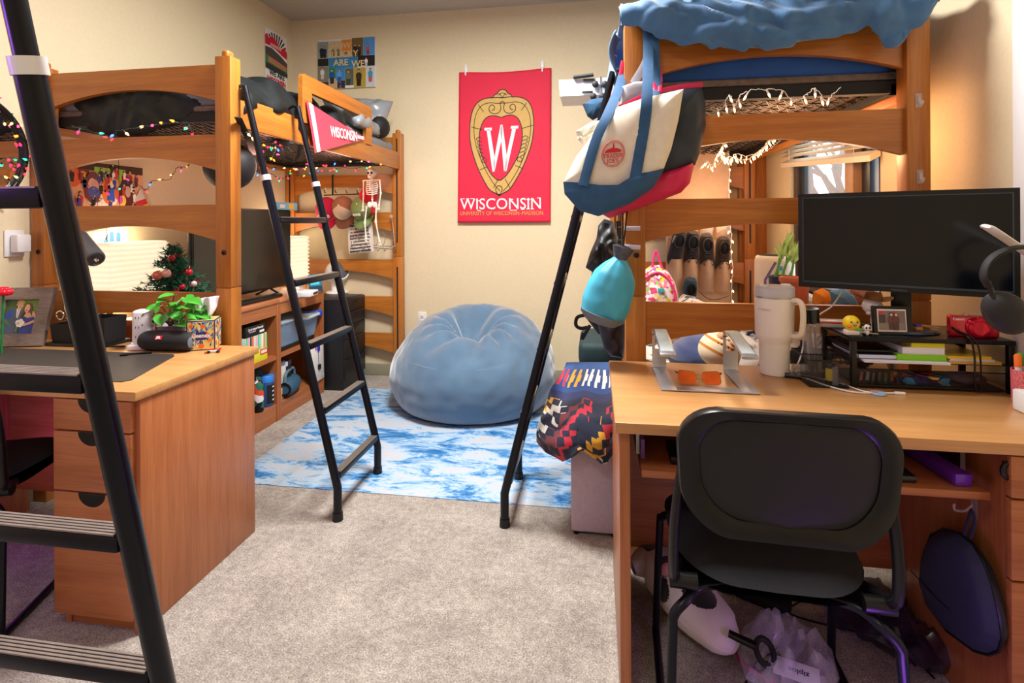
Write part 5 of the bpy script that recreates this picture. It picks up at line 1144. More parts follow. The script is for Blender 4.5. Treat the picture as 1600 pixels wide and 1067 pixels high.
# skeleton toy
M['bone'] = plain('ivory_bone', '#efe2d6', .5, var=.05)
YS = YE-.20; def_ = lambda u, v: AY(u, v, YS)
t = thing('toy_skeleton', 'small plastic skeleton hanging from the far end of the left bed', 'toy skeleton', def_(580, 275)); 
p = def_(581, 270); m = MB(); m.ell(p, (.036, .04, .038), 16).ell(p+V((-.004, -.014, -.03)), (.024, .026, .02), 12); sk = m.build('skull', 'bone', t)
m = MB(); 
for dx in (-.014, .012): m.ell(p+V((dx, -.036, -.004)), (.010, .006, .011), 10)
m.ell(p+V((0, -.038, -.022)), (.004, .004, .006), 8); m.build('eye_sockets', 'blk', sk)
MB().tube([p+V((0, 0, .036)), V((p.x, YS, 1.735))], .0015, 5).build('cord', 'wire', t)
m = MB(); a, b = def_(581, 279), def_(582, 322)
for k in range(14): q = a.lerp(b, k/13); m.ell(q, (.009, .009, .008), 8, None, 6)
m.build('spine', 'bone', t)
m = MB(); c_ = def_(581, 287)
for k in range(7):
    z = c_.z+.02-k*.016; rx = .040+.008*math.sin(PI*k/6); m.tube([V((c_.x+rx*math.cos(an), YS-.0+.034*math.sin(an), z-.012*math.sin(an)*-1)) for an in [PI*2*i/20 for i in range(20)]], .004, 6, True)
m.tube([V((c_.x, YS-.034, c_.z+.025)), V((c_.x, YS-.036, c_.z-.06))], .006, 6); m.tube([def_(568, 282), def_(593, 281)], .005, 6); m.build('rib_cage', 'bone', t)
m = MB(); q = def_(582, 320); m.ell(q+V((-.022, -.005, 0)), (.02, .012, .025), 10).ell(q+V((.022, -.005, 0)), (.02, .012, .025), 10).ell(q, (.016, .014, .018), 8); m.build('pelvis', 'bone', t)
def limb(nm, pts, r=.006):
    P = [def_(*q) for q in pts]; m = MB()
    for a, b in zip(P, P[1:]): m.tube([a, a.lerp(b, .12), a.lerp(b, .5), a.lerp(b, .88), b], [r*1.6, r, r*.75, r, r*1.6], 8)
    e = P[-1]; d = (P[-1]-P[-2]).normalized()
    for k in range(4): m.tube([e, e+d*.03+V(((k-1.5)*.008, 0, 0))], .003, 5)
    m.build(nm, 'bone', t)
limb('arm', ((568, 282), (568, 303), (567, 324))); limb('arm', ((593, 281), (595, 302), (592, 322)))
limb('leg', ((573, 322), (570, 348), (572, 373)), .007); limb('leg', ((588, 322), (587, 346), (593, 378)), .007)
# patterned tote and wire rack
P = [(540, 350), (582, 346), (584, 392), (545, 397)]
f = Fl(AY(545, 397, YE-.035), (1, 0, .09), (-.05, 0, 1)); w_ = (AY(584, 392, YE-.035)-AY(545, 397, YE-.035)).length; h_ = (AY(540, 350, YE-.035)-AY(545, 397, YE-.035)).length
t = thing('printed_pouch', 'black and white lettered cloth pouch hanging below the green cap', 'pouch', f.p(0, 0))
m = MB(); m.puff([(w_/2+a, h_/2+b) for a, b in rrect(w_, h_, .012, 3)], .012, lambda a, b, d: f.p(a, b, d), 6, p=6); m.build('body', plain('cream_pouch', '#e6dfd4', .8), t)
m = MB(); m.c('#1c1b1d'); random.seed(5)
for r in range(9):
    f.text(m, ''.join(random.choice('nuscayemhgotlik ') for _ in range(19)), .029, w_*.5, h_*(.08+.105*r), .0125, .72, .0008, .02, 'CENTER')
m.build('print', 'vc', t)
MB().tube(bez([f.p(w_*.25, h_*.97, .004), f.p(w_*.45, h_*1.25, .004), f.p(w_*.65, h_*.97, .004)], 6), .004, 6).build('strap', 'blackm', t)
t = thing('wire_rack', 'thin wire hanger rack hooked on the far post rail of the left bed', 'rack', AY(603, 365, YE-.01)); m = MB(); y = YE-.012
def w2(*q, r=.003): m.tube([AY(u, v, y) for u, v in q], r, 6)
w2((583, 383), (620, 386)); w2((583, 387), (620, 390)); w2((612, 338), (617, 386)); w2((612, 338), (609, 342)); 
for u in (588, 599, 612): m.tube(bez([AY(u, 384, y), AY(u+3, 372, y), AY(u-2, 362, y)], 5), .0025, 6); m.tube(bez([AY(u, 386, y), AY(u+2, 392, y-.03), AY(u+6, 388, y-.05)], 5), .003, 6)
m.build('wires', 'steel', t)
MB().lathe([(0, 0), (.014, 0), (.014, .006), (0, .006)], 14, AY(611.5, 338, y-.001), Rx(PI/2)).build('suction_cup', 'clear', t)
# ---------------------------------------------------------------- right loft bed: comforter, bags and things on its posts
def interp(x, P):
    for (a, ya), (b, yb) in zip(P, P[1:]):
        if x <= b: return ya+(yb-ya)*max(0, (x-a)/(b-a))
    return P[-1][1]
low = [(q.x, q.z) for q in (AY(u, v, 2.03) for u, v in ((985, 40), (1000, 44), (1030, 57), (1070, 69), (1110, 75), (1160, 78), (1200, 78), (1250, 70), (1300, 57), (1345, 44), (1356, 40), (1370, 60), (1386, 77), (1400, 66), (1430, 38), (1446, 4)))]
def rid(p): return max(0, 1-abs(noise.noise(V(p)))*2.0)**2
def cf2(u, v):
    x = .098+u*1.045
    zt = 2.085+.02*math.sin(PI*u)+.02*fold((u*4, 2, 1))
    if v < .42:                                             # front drape, from hem up to the rail top
        q = v/.42; zl = interp(x, low); z = zl+(zt-zl)*q
        y = 2.03-.022*math.sin(PI*q)-.02*fold((x*5, z*6, 2))*1-.026*rid((x*3.2+z*5, z*6-x*2, 5))-.015*rid((x*6-z*9, z*11+x*9, 9))-.006*fold((x*14, z*14, 7))
        y = min(y, 2.05)
    else:
        q = (v-.42)/.58; y = 2.04+q*1.5; z = zt+.06*math.sin(min(1, q*2.2)*PI*.5)-.07*q+.05*fold((x*4, y*4, 3))+.02*fold((x*11, y*9, 6))
        z = max(z, 2.07 if y < 2.16 else 2.02)
    return V((x, y, z))
cloth('comforter', 'rumpled blue comforter draped over the top rail of the right loft bed', 'comforter', 'bluecloth', cf2, 120, 80, .02)
def side(u, v):
    y = 2.16+u*1.25; z = 2.06-v*(.16+.05*math.sin(u*9)); return V((RBX0-.018-.02*math.sin(PI*v)-.012*fold((y*9, z*5, 1))-.006*math.sin(u*60+v*3), y, z))
cloth('bed_sheet', 'blue sheet edge hanging down the aisle side of the right loft bed', 'sheet', 'bluecloth', side, 60, 10, .008)
# tote bags, both hooked on the near left post
def PXF(Y): return lambda a, b, d=0: AY(a, b, Y)+V((0, -d, 0))
def dense(P, k=4): return [( P[i][0]+(P[(i+1) % len(P)][0]-P[i][0])*j/k, P[i][1]+(P[(i+1) % len(P)][1]-P[i][1])*j/k) for i in range(len(P)) for j in range(k)]
def ribbon(m, pts, w, Y, dY=0): m.tube(bez([AY(u, v, Y if len(q) == 0 else q[0]) for u, v, *q in pts], 6), (w/2, .0015), 8, flat=(1, 0, .15))
t = thing('tote_bag', 'navy and crimson insulated tote hanging behind the cream tote', 'bag', AY(1030, 300, 2.01), 'tote bags on the right bed post')
F = PXF(1.985)
m = MB(); m.puff(dense([(968, 168), (1002, 152), (1035, 142), (1070, 136), (1096, 133), (1102, 160), (1103, 195), (1093, 240), (1086, 258), (1060, 275), (1010, 290), (960, 300), (940, 260)], 3), .045, F, 8, p=3, wob=.012, ws=.03); m.build('body', 'navyny', t)
m = MB(); m.puff(dense([(1086, 252), (1078, 286), (1064, 301), (1000, 325), (952, 341), (938, 333), (945, 300), (990, 285), (1040, 266), (1066, 259)], 3), .05, F, 8, p=3, wob=.008, ws=.03); m.build('base', 'pinkny', t)
m = MB(); ribbon(m, [(968, 168), (1004, 151), (1035, 141), (1070, 135), (1098, 132)], .018, 1.975); m.build('zip', 'pinkny', t)
m = MB(); ribbon(m, [(1016, 40, 2.05), (1019, 70, 2.04), (1016, 110, 2.03), (1026, 146, 1.95)], .016, 2.0); m.build('strap', 'pinkny', t); m = MB(); ribbon(m, [(1022, 40, 2.05), (1026, 80, 2.04), (1032, 120, 2.02), (1031, 143, 1.95)], .014, 2.0); m.build('strap', 'pinkny', t); m = MB()
ribbon(m, [(974, 95, 2.09), (968, 125, 2.08), (958, 150, 2.06), (957, 168, 2.0)], .018, 2.0); m.build('strap', 'pinkny', t)
t = thing('tote_bag', 'cream canvas tote with navy base and round red logo on the right bed post', 'bag', AY(960, 335, 1.93), 'tote bags on the right bed post')
F = PXF(1.90)
m = MB(); m.puff(dense([(946, 186), (966, 167), (1010, 152), (1068, 139), (1060, 188), (1049, 232), (1037, 264), (1010, 290), (985, 300), (935, 310), (905, 308), (884, 296), (881, 284), (900, 245), (925, 212)], 3), .05, F, 9, p=3, wob=.014, ws=.025); m.build('body', 'canvas', t)
m = MB(); m.puff(dense([(880, 284), (915, 289), (966, 289), (985, 277), (1015, 266), (1038, 263), (1034, 272), (1020, 294), (985, 318), (935, 338), (905, 329), (882, 303)], 3), .056, F, 8, p=2.6, wob=.016, ws=.03); m.build('base', 'mblue', t)
m = MB(); ribbon(m, [(1012, 36, 2.05), (1013, 80, 2.02), (1011, 150, 1.86), (1006, 200, 1.848), (992, 280, 1.845)], .037, 1.86); m.build('strap', 'mblue', t); m = MB(); ribbon(m, [(1022, 44, 2.05), (1024, 90, 2.02), (1026, 130, 1.99), (1024, 150, 1.93)], .032, 1.9); m.build('strap', 'mblue', t); m = MB()
ribbon(m, [(976, 108, 2.10), (966, 140, 2.03), (950, 178, 1.88), (930, 222, 1.85), (911, 290, 1.845)], .037, 1.86); m.build('strap', 'mblue', t)
c0 = AY(958, 240, 1.842); m = MB(); f = Fl(c0, (1, 0, .06), (.05, 0, 1)); r0 = .042
m.tube([f.p(r0*.9*math.cos(2*PI*i/40), r0*1.08*math.sin(2*PI*i/40)) for i in range(40)], (.0016, .001), 6, True); m.tube([f.p(r0*.8*math.cos(2*PI*i/40), r0*.97*math.sin(2*PI*i/40)) for i in range(40)], (.0009, .001), 6, True)
f.text(m, 'TRADER', .0195, 0, -.008, .001, .92, .0004); f.text(m, "JOE'S", .019, 0, -.025, .001, .92, .0004)
f.poly(m, [(-.028, .004), (.028, .004), (.026, .012), (.012, .018), (.004, .018), (.002, .036), (-.001, .036), (-.003, .020), (-.014, .018), (-.026, .012)], 0, .001)
m.build('logo', plain('logo_red_ink', '#c8202c', .7, var=0), t)
# grey shirt collar behind
m = MB(); m.puff(dense([(972, 135), (992, 128), (1014, 126), (1012, 152), (968, 168)], 3), .015, PXF(2.04), 5, p=4); ribbon(m, [(1016, 60, 2.05), (1010, 95, 2.05), (990, 130, 2.045)], .03, 2.04)
solo(m, 'canvas_bag', plain('pale_grey_cotton', '#c4c6d2', .85, var=.06, scale=20), 'pale grey cotton bag tucked between the tote straps and the post', 'bag')
# fluffy cream edge behind the left of the tote
m = MB(); m.puff(dense([(900, 205), (925, 190), (940, 188), (930, 215), (912, 228), (903, 218)], 3), .02, PXF(2.0), 5, p=2.5, wob=.02, ws=.2)
solo(m, 'fringed_scarf', 'canvas', 'cream fringed cloth peeking out left of the cream tote', 'scarf')
# clip-on tray
a, b = AY(873, 125, 2.95), AY(955, 112, 2.95); 
t = thing('bedside_tray', 'white clip-on tray jutting out from the right loft bed', 'tray', AY(915, 135, 2.95)); z1 = a.z; zb_ = AY(875, 150, 2.95).z
hollow(MB(), a.x, RBX0-.005, 2.95, 3.22, zb_, z1, .006, .006).build('tray', 'white', t)
m = MB(); m.c('#1b1c20'); p = AY(897, 137, 2.945); 
for u, v in ((920, 125), (918, 144)): q = AY(u, v, 2.946); m.box(q.x-.03, q.x+.03, 2.94, 2.948, q.z-.007, q.z+.007, .002)
q = AY(913, 119, 2.94); m.tube([q+V((-.06, -.004, -.005)), q+V((-.0, -.004, .0)), q+V((.05, -.006, .004))], .011, 8)
for u, v in ((930, 132), (945, 132), (927, 151), (941, 151)):
    q = AY(u, v, 2.94); m.lathe([(0, 0), (.018, 0), (.018, .012), (.008, .02), (0, .02)], 12, q, Rx(PI/2))
m.build('clamp', 'vc', t)
MB().tube([AY(928, 132, 2.945), AY(948, 132, 2.945)], .005, 8).tube([AY(938, 120, 2.945), AY(938, 156, 2.945)], .006, 8).build('bracket', 'steel', t)
# dark blue cap under the tray
m = MB(); m.puff(dense([(910, 163), (925, 155), (945, 152), (958, 152), (945, 178), (926, 188), (918, 182)], 3), .06, PXF(2.9), 7, p=2)
solo(m, 'knit_hat', plain('navy_teal_knit', '#1f4766', .85, var=.1), 'dark blue hat hanging under the white clip-on tray', 'hat')
# umbrella pouch, backpacks, stuff sack
YU = 2.45
m = MB(); m.puff(dense([(944, 342), (958, 346), (966, 372), (962, 400), (950, 428), (930, 428), (915, 418), (922, 395), (932, 372), (935, 352)], 4), .05, PXF(YU), 9, p=2, wob=.03, ws=.09)
solo(m, 'umbrella', plain('black_rain_nylon', '#14191e', .5, var=.2, scale=20), 'folded black umbrella hanging by the right bed post above the cyan sack', 'umbrella')
t = thing('backpack', 'black backpack hanging behind the cyan sack on the right bed', 'backpack', AY(935, 520, 2.75)); m = MB(); m.puff(dense([(925, 425), (950, 420), (968, 440), (972, 490), (962, 522), (935, 522), (918, 500), (916, 460)], 3), .09, PXF(2.75), 8, p=2.4, wob=.03, ws=.06); m.build('body', plain('black_pack_cloth', '#161b1e', .75, var=.15), t)
m = MB(); ribbon(m, [(914, 492, 2.72), (902, 496), (900, 508), (908, 513), (918, 511)], .018, 2.72); m.build('strap', 'blackm', t); m = MB(); ribbon(m, [(922, 508, 2.72), (914, 522), (909, 530), (912, 520)], .018, 2.72); m.build('strap', 'blackm', t); m = MB(); ribbon(m, [(966, 345, 2.6), (968, 400, 2.65), (960, 430, 2.7)], .02, 2.7); m.build('strap', 'blackm', t)
m = MB(); m.puff(dense([(938, 488), (972, 478), (977, 500), (976, 545), (974, 560), (955, 557), (944, 545), (932, 500)], 3), .07, PXF(2.35), 8, p=2.2, wob=.03, ws=.06)
solo(m, 'drawstring_pouch', plain('dark_plum_nylon', '#1c1722', .5, var=.2), 'dark plum nylon pouch hanging below the cyan sack', 'pouch')
t = thing('stuff_sack', 'bright cyan stuff sack hanging on the right bed post', 'sack', AY(950, 508, 1.97)); m = MB()
def sk_(a, b):
    n_ = [(0, 0), (.055, .002), (.078, .02), (.088, .07), (.086, .13), (.072, .18), (.05, .215), (.028, .238), (.02, .25)]
    x = b*(len(n_)-1); i = min(len(n_)-2, int(x)); f = x-i; r = n_[i][0]*(1-f)+n_[i+1][0]*f; z = n_[i][1]*(1-f)+n_[i+1][1]*f
    an = 2*PI*a; r *= 1+.05*math.sin(an*9+2*math.sin(3*an))*max(0, b-.45)*1.6+.05*noise.noise(V((math.cos(an)*2, math.sin(an)*2, z*14)))
    return V((r*math.cos(an), r*math.sin(an)*.85, z))
B0 = AY(938, 503, 1.97); Rk = Ry(.30)
m.T = TR(B0+V((0, 0, .0)), Rk); m.grid(sk_, 64, 40, True); m.build('body', 'cyan', t)
m = MB(); m.T = TR(B0, Rk); m.lathe([(0, -.002), (.056, -.001), (.08, .02), (.0835, .032)], 32); m.build('base', plain('grey_nylon', '#66707a', .6), t)
m = MB(); m.T = TR(B0, Rk); m.lathe([(.021, .235), (.024, .245), (.034, .268), (.04, .285), (.02, .292), (0, .28)], 20); m.build('neck', plain('mottled_grey_nylon', '#4b4d58', .6, var=.6, scale=50), t)
MB().tube([B0+Rk @ V((0, 0, .28)), B0+Rk @ V((0, 0, .30))+V((.01, 0, .12))], .003, 6).build('cord', 'black', t)
t = thing('hanging_rack', 'black wire grid hanging on the aisle side of the right loft bed', 'rack', AX(968, 370, RBX0-.01)); m = MB()
for v in (335, 355, 375, 393): m.tube([AX(966, v, RBX0-.012), AX(974, v, RBX0-.012)], .003, 6)
for u in (967, 970, 973): m.tube([AX(u, 330, RBX0-.012), AX(u, 400, RBX0-.012)], .003, 6)
m.build('wires', 'blackm', t)
# hooks and tags on the posts
for k, (u, v) in enumerate(((988, 357), (988, 386))):
    p = AY(u, v, RBY0-.002); R = Ry(.06*(1 if k else .0)); m = MB(); m.T = TR(p, R); m.box(-.03, .03, -.002, .002, -.009, .009, .003); m.c('#30303a'); m.lathe([(0, 0), (.003, 0), (.003, .002)], 8, (-.02, -.002, 0), Rx(PI/2))
    solo(m, 'adhesive_strip', plain('pale_lilac_plastic', '#c9c6de', .4, var=0), ('upper', 'lower')[k]+' pale adhesive strip stuck on the right bed near post', 'adhesive strip', group='adhesive strips on the post')
for k, (u, v) in enumerate(((1435, 157), (1437, 276))):
    p = AY(u, v, RBY0-.001); t = thing('adhesive_hook', ('upper', 'lower')[k]+' clear adhesive hook on the right post of the right loft bed', 'hook', p, 'clear hooks on the post')
    MB().box(p.x-.011, p.x+.011, p.y-.004, p.y, p.z-.025, p.z+.025, .003).build('plate', 'clear', t); MB().tube(bez([p+V((0, -.004, .015)), p+V((0, -.01, -.01)), p+V((0, -.022, -.016)), p+V((0, -.024, -.004))], 5), .004, 8).build('prong', 'glass', t)
# ---------------------------------------------------------------- at the foot of the right bed: ottoman, fleece blanket, cooler
t = thing('storage_ottoman', 'lavender fabric storage cube under the fleece blanket', 'ottoman', (.07, 2.36, 0))
MB().box(-.105, .09, 2.21, 2.70, .015, .40, .01, seg=3).build('body', 'lav', t); MB().box(-.108, .093, 2.207, 2.703, .40, .44, .012, seg=3).build('lid', 'lav', t)
for x in (-.085, .07):
    for y in (2.23, 2.68): MB().lathe([(0, 0), (.012, 0), (.012, .016), (0, .016)], 10, (x, y, 0)).build('foot', 'black', t)
BLP = ['#16203c', '#1c2a4e', '#c0223a', '#d8d8d2', '#c8962c', '#7a3a3a', '#1e4f8a']
def blc(u, v):
    # stepped geometric rows: v across the throw's length (0 far, 1 hanging hem), u across
    x = u*6+.6; y = v*12.5
    def tri(c, w, off=0): return abs(((x+off) % 1)-.5) < w
    if y < 1.0: return '#1e4f8a'
    if y < 4.2:
        r = int((y-1)/.8) % 4
        if r in (0, 1, 2) and ((x*1.6) % 1) < (.62 if r == 1 else .4): return '#d8d8d2' if 3.2 < x < 6.2 else ('#c8962c' if 1.6 < x <= 3.2 else ('#b8243c' if x > 6.6 or x < 1.6 else '#d8d8d2'))
        return '#1b3f78' if x < 6.4 else '#3a2450'
    if y < 5.2: return '#1b2a55' if x < 6.5 else '#c0223a'
    ph = (x*1.0+.35*int(y)) % 2.6
    cyc = int((x+.35*int(y))/1.1) % 5
    if (int(y) % 3 != 2 or ph < 1.0) and cyc != 1 and ((x*1.0+.5*int(y*1.3)) % 1.3) < .72:
        return ('#b8203a', '#16203c', '#cf9a30', '#d6d6d0', '#6b3038')[cyc] if x < 5.4 else ('#d6d6d0', '#16203c', '#a82436', '#6b3038', '#16203c')[cyc]
    return '#171f36'
LE = [(572, 884), (585, 880), (605, 868), (640, 856), (680, 844), (700, 848), (722, 866)]
HEM = [(840, 688), (850, 702), (868, 716), (888, 712), (904, 704), (915, 712), (932, 726), (945, 722), (965, 706)]
YV = [(572, 2.72), (600, 2.50), (640, 2.27), (660, 2.18), (690, 2.14), (730, 2.135)]
def blf(u, v):
    ub = 840+u*125; hem = interp(ub, HEM); pv = 573+v*(hem-573); pu = interp(pv, LE); pu = pu+(965-pu)*u
    Y = interp(pv, YV)+.10*(1-u)**4*(pv > 600)*min(1, (pv-600)/40)
    n_ = .022*noise.noise(V((u*4, v*5, 2)))+.01*math.sin(u*9+v*3)*v
    return AY(pu, pv, Y)+V((0, -n_, .3*n_))
m = MB(); m.grid(blf, 110, 130, cfn=blc)
o = solo(m, 'fleece_blanket', 'vcf', 'thick patterned fleece blanket in navy, red and gold over the lavender cube', 'blanket', ang=180); md = o.modifiers.new('t', 'SOLIDIFY'); md.thickness = .025; md.offset = -1
p0 = AY(905, 540, 3.1)
t = thing('cooler_bag', 'dark teal soft cooler bag standing behind the fleece blanket', 'bag', (.05, 3.1, 0))
zt_ = AY(905, 536, 2.9).z; x0_ = AY(903, 560, 2.9).x
MB().box(x0_, x0_+.24, 2.9, 3.35, .02, zt_-.14, .04, seg=4).build('body', 'teal', t); MB().box(x0_+.002, x0_+.238, 2.902, 3.348, zt_-.13, zt_, .04, seg=4).build('lid', 'teal', t)
MB().box(x0_+.004, x0_+.236, 2.905, 3.345, zt_-.15, zt_-.12).build('zip', 'black', t)
MB().box(x0_+.03, x0_+.2, 2.93, 3.3, 0, .025).build('foot', 'black', t)
# ---------------------------------------------------------------- under the right bed
# futon with cow-print throws
FX0, FX1, FY0, FY1 = .26, .93, 2.3, 3.75
t = thing('daybed', 'low daybed under the right loft bed covered in cow-print fleece', 'bed', ((FX0+FX1)/2, 3, 0))
MB().box(FX0, FX1, FY0, FY1, 0, .34, .01).build('base', 'blackm', t); MB().box(FX0, FX1, FY0, FY1, .34, .54, .05, seg=4).build('mattress', 'offw', t)
def thr(u, v): 
    x = FX0-.012+u*(FX1-FX0+.02); y = FY0-.015+v*(FY1-FY0+.02); return V((x, y, .555+.02*noise.noise(V((x*5, y*5, 1)))+.03*max(0, noise.noise(V((x*9, y*4, 7))))))
cloth('cow_print_throw', 'black and white cow-print fleece spread on the daybed', 'blanket', 'cowf', thr, 50, 60, .02)
pillow(.93, 2.52, .72, .66, .36, .17, Rx(-.35) @ Rz(.0), M['cowf'], 'cow-print cushion leaning on the daybed behind the white tumbler')
pillow(.62, 3.42, .66, .42, .34, .2, Rz(PI/2) @ Rx(-.3), M['cowf'], 'cow-print cushion at the back of the daybed under the shoe organizer')
m = MB(); out = [(a, b) for a, b in dense([(1042, 556), (1052, 535), (1075, 522), (1110, 515), (1150, 512), (1180, 530), (1185, 560), (1170, 580), (1100, 585), (1052, 578)], 3)]
m.puff(out, .16, PXF(2.62), 9, p=1.8, wob=.05, ws=.04); solo(m, 'navy_blanket', plain('navy_velour', '#1c2f5c', .85, var=.2, scale=10, sheen=.7), 'navy velour blanket bunched up on the daybed', 'blanket')
# bun-shaped plush
p = AY(1124, 548, 2.33)
t = thing('bun_plush', 'cream striped bun plush lying against the navy blanket', 'soft toy', p-V((0, 0, .07))); R = Ry(.45)
m = MB()
def bun(a, b):
    an = 2*PI*a; th = PI*b; return p+R @ V((.086*math.sin(th)**.8*math.cos(an), .075*math.sin(th)**.8*math.sin(an), -.072*math.cos(th)))
def bunc(a, b): return '#c9802c' if .44 < b < .50 or .60 < b < .66 else '#ead9b4'
m.grid(bun, 40, 40, True, bunc); m.build('body', 'vcf', t)
m = MB(); m.c('#e2a070')
for x, y in ((-.025, -.03), (.02, -.04), (.045, -.01), (-.01, -.0)): m.ell(p+R @ V((x, y, .058)), (.024, .022, .02), 10)
m.c('#f0e2c8'); m.ell(p+R @ V((.0, -.04, .066)), (.016, .014, .014), 10); m.build('topping', 'vcf', t)
m = MB(); m.c('#201818'); f = Fl(p+R @ V((-.02, -.077, .035)), R @ V((1, 0, 0)), R @ V((0, .25, 1)))
for k in range(4): m.ell(f.p(-.02+.014*k, .002*(k % 2)), (.003, .003, .005 if k % 2 else .003), 8)
f.text(m, 'a', .022, .04, .0, .0, 1, .0006); m.build('face', 'vc', t)
# shoe organizer with shoes, at the far end
YO = 4.04
M['pocket'] = plain('peach_organizer_cloth', '#d9b594', .8, var=.06, scale=20); M['pocketf'] = plain('sheer_pocket_cloth', '#d6b598', .7, var=.06, scale=20, alpha=.72)
a, b = AY(1042, 235, YO), AY(1139, 235, YO); zb_ = .62
t = thing('shoe_organizer', 'cream hanging shoe organizer at the far end of the right loft bed', 'shoe organizer', ((a.x+b.x)/2, YO, zb_))
MB().box(a.x-.01, b.x+.005, YO, YO+.015, zb_, a.z+.08, .004).build('back_panel', 'pocket', t)
cw = (b.x-a.x)/4
rows = [AY(1100, v, YO).z for v in (322, 404, 480, 556)]
for r, z in enumerate(rows):
    for c_ in range(4):
        x = a.x+cw*(c_+.5); h = (rows[0]-rows[1])*.62
        m = MB(); m.grid(lambda u, v: V((x+(u-.5)*cw*.98, YO-.004-(.075+.03*v)*math.sin(PI*u)**.7*(.35+.65*math.sin(PI*(.12+.6*v))), z-h+h*v)), 12, 8); m.build('pocket', 'pocketf', t, ang=180)
MB().tube(bez([AY(1092, 455, YO-.05), AY(1105, 466, YO-.06), AY(1120, 468, YO-.06), AY(1139, 462, YO-.04)], 6), .003, 6).build('hem_cord', plain('brown_cord', '#6a4630', .8), t)
def shoe(label, u, v, cols, rz, laces=True, sc_=1.0, lbl=None):
    p = AY(u, v, YO-.06); t = thing('shoe', label, 'shoe', p-V((0, 0, .1)), 'shoes in the hanging organizer'); c1, c2, c3 = cols
    R = Ry(rz) @ Rx(.35)                                     # heel up, toe down, opening toward the viewer
    sc_ *= 1.08; T = TR(p, R @ Matrix.Scale(sc_, 3))
    m = MB(); m.T = T; m.c(c1)
    prof = [(.0, .12), (.03, .118), (.042, .10), (.046, .06), (.045, .0), (.048, -.06), (.046, -.11), (.03, -.14), (0, -.148)]
    def up(a_, b_):
        x = b_*(len(prof)-1); i = min(len(prof)-2, int(x)); f = x-i; w = prof[i][0]*(1-f)+prof[i+1][0]*f; z = prof[i][1]*(1-f)+prof[i+1][1]*f
        an = 2*PI*a_; hgt = .05 if z > -.02 else .05*(1+ (z+.02)/.16)+.008
        y = -hgt*.9*max(0, math.sin(an)) if math.sin(an) > 0 else .025*-math.sin(an)
        return V((w*math.cos(an), y, z))
    m.grid(up, 28, 26, True, lambda a_, b_: c1 if b_ < .66 else c2); m.build('upper', 'vcf', t)
    m = MB(); m.T = T; m.c('#0b0b10'); m.ell((0, -.04, .058), (.027, .012, .043), 16); m.build('opening', 'vc', t)
    m = MB(); m.T = T; m.c(c3); m.tube([(.03*math.cos(2*PI*i/24), -.045-.006*math.cos(2*PI*i/24)**2, .058+.047*math.sin(2*PI*i/24)) for i in range(24)], .006, 6, True); m.build('collar', 'vc', t)
    m = MB(); m.T = T; m.c('#d8d2cc' if lbl else c2); m.grid(lambda a_, b_: V(((up(a_, b_*.999).x)*1.06, .022+.014*b_*0, up(a_, b_).z*1.03)), 28, 20, True); 
    if laces:
        m = MB(); m.T = T; m.c(c3)
        for k in range(3): m.tube([(-.022, -.05+.006*k, .005-.02*k), (.022, -.05+.006*k, -.002-.02*k)], .0035, 5)
        m.tube(bez([(0, -.045, -.04), (.03, -.058, -.055), (.028, -.05, -.085), (.006, -.045, -.05)], 5), .003, 5); m.tube(bez([(0, -.045, -.04), (-.03, -.058, -.055), (-.026, -.05, -.08), (-.004, -.045, -.05)], 5), .003, 5); m.build('laces', 'vc', t)
    if lbl:
        m = MB(); m.T = T; m.c('#eeeeee'); m.text(lbl, .022, (-.036, -.034, .06), (0, -.35, 1), (-1, -.5, 0), .0008, bold=.0006); m.build('lettering', 'vc', t)
    return t
shoe('dark shoe with white lettering at the left of the organizer row', 1058, 385, ('#1d1a24', '#3a3642', '#24303f'), .18, False, lbl='HOKA')
shoe('black laced running shoe second from the left in the organizer', 1081, 388, ('#17161c', '#8a8078', '#2a2a38'), .0)
shoe('dark brown hiking shoe third from the left in the organizer', 1104, 392, ('#2a2220', '#776a5e', '#3a3438'), -.1)
shoe('brown laced shoe at the right beside the glowing bulb strand', 1129, 397, ('#2b211d', '#7d6f62', '#33241c'), -.05)
shoe('slate blue slipper in the lowest pocket of the organizer', 1077, 460, ('#274254', '#2f5064', '#1c3240'), .03, False)
shoe('white sneaker toe above the brown hiking shoe', 1105, 345, ('#e4d6cc', '#e9ddd4', '#c8b8ac'), 0, False, .9); shoe('white sneaker toe above the brown laced shoe', 1131, 343, ('#e6d8ce', '#ece0d8', '#cabbb0'), 0, False, .9)
# small printed backpack
p = AY(1032, 470, 3.2)
t = thing('toddler_backpack', 'small pink-trimmed floral backpack hanging left of the shoes', 'backpack', AY(1030, 470, 3.2))
M['floral'] = ramp_noise('floral_print', [(0, '#e8508a'), (.18, '#f0dfe0'), (.4, '#f0d84a'), (.55, '#f3e8e2'), (.72, '#f08aa8'), (.84, '#8fc878'), (.93, '#e04a4a')], 60, .8, kind='cells')
P = [(996, 480), (996, 440), (1004, 424), (1018, 414), (1030, 414), (1044, 424), (1054, 440), (1060, 460), (1061, 480), (1040, 492), (1010, 492)]
m = MB(); m.puff(dense(P, 3), .08, PXF(3.2), 8, p=2.2); m.build('body', 'floral', t)
m = MB(); m.tube(bez([AY(u, v, 3.135) for u, v in ((1000, 445), (1012, 432), (1028, 426), (1042, 434), (1052, 450), (1057, 470))], 6), .007, 8); m.tube(bez([AY(u, v, 3.18) for u, v in ((1019, 418), (1022, 400), (1025, 392), (1029, 402), (1034, 418))], 6), .007, 8); m.build('trim', plain('hot_pink_trim', '#e0307c', .6), t)
p = AY(1033, 454, 3.115); MB().box(p.x-.018, p.x+.018, p.y-.003, p.y+.003, p.z-.013, p.z+.013, .002).build('label_patch', plain('teal_patch', '#2fa8a8', .6), t)
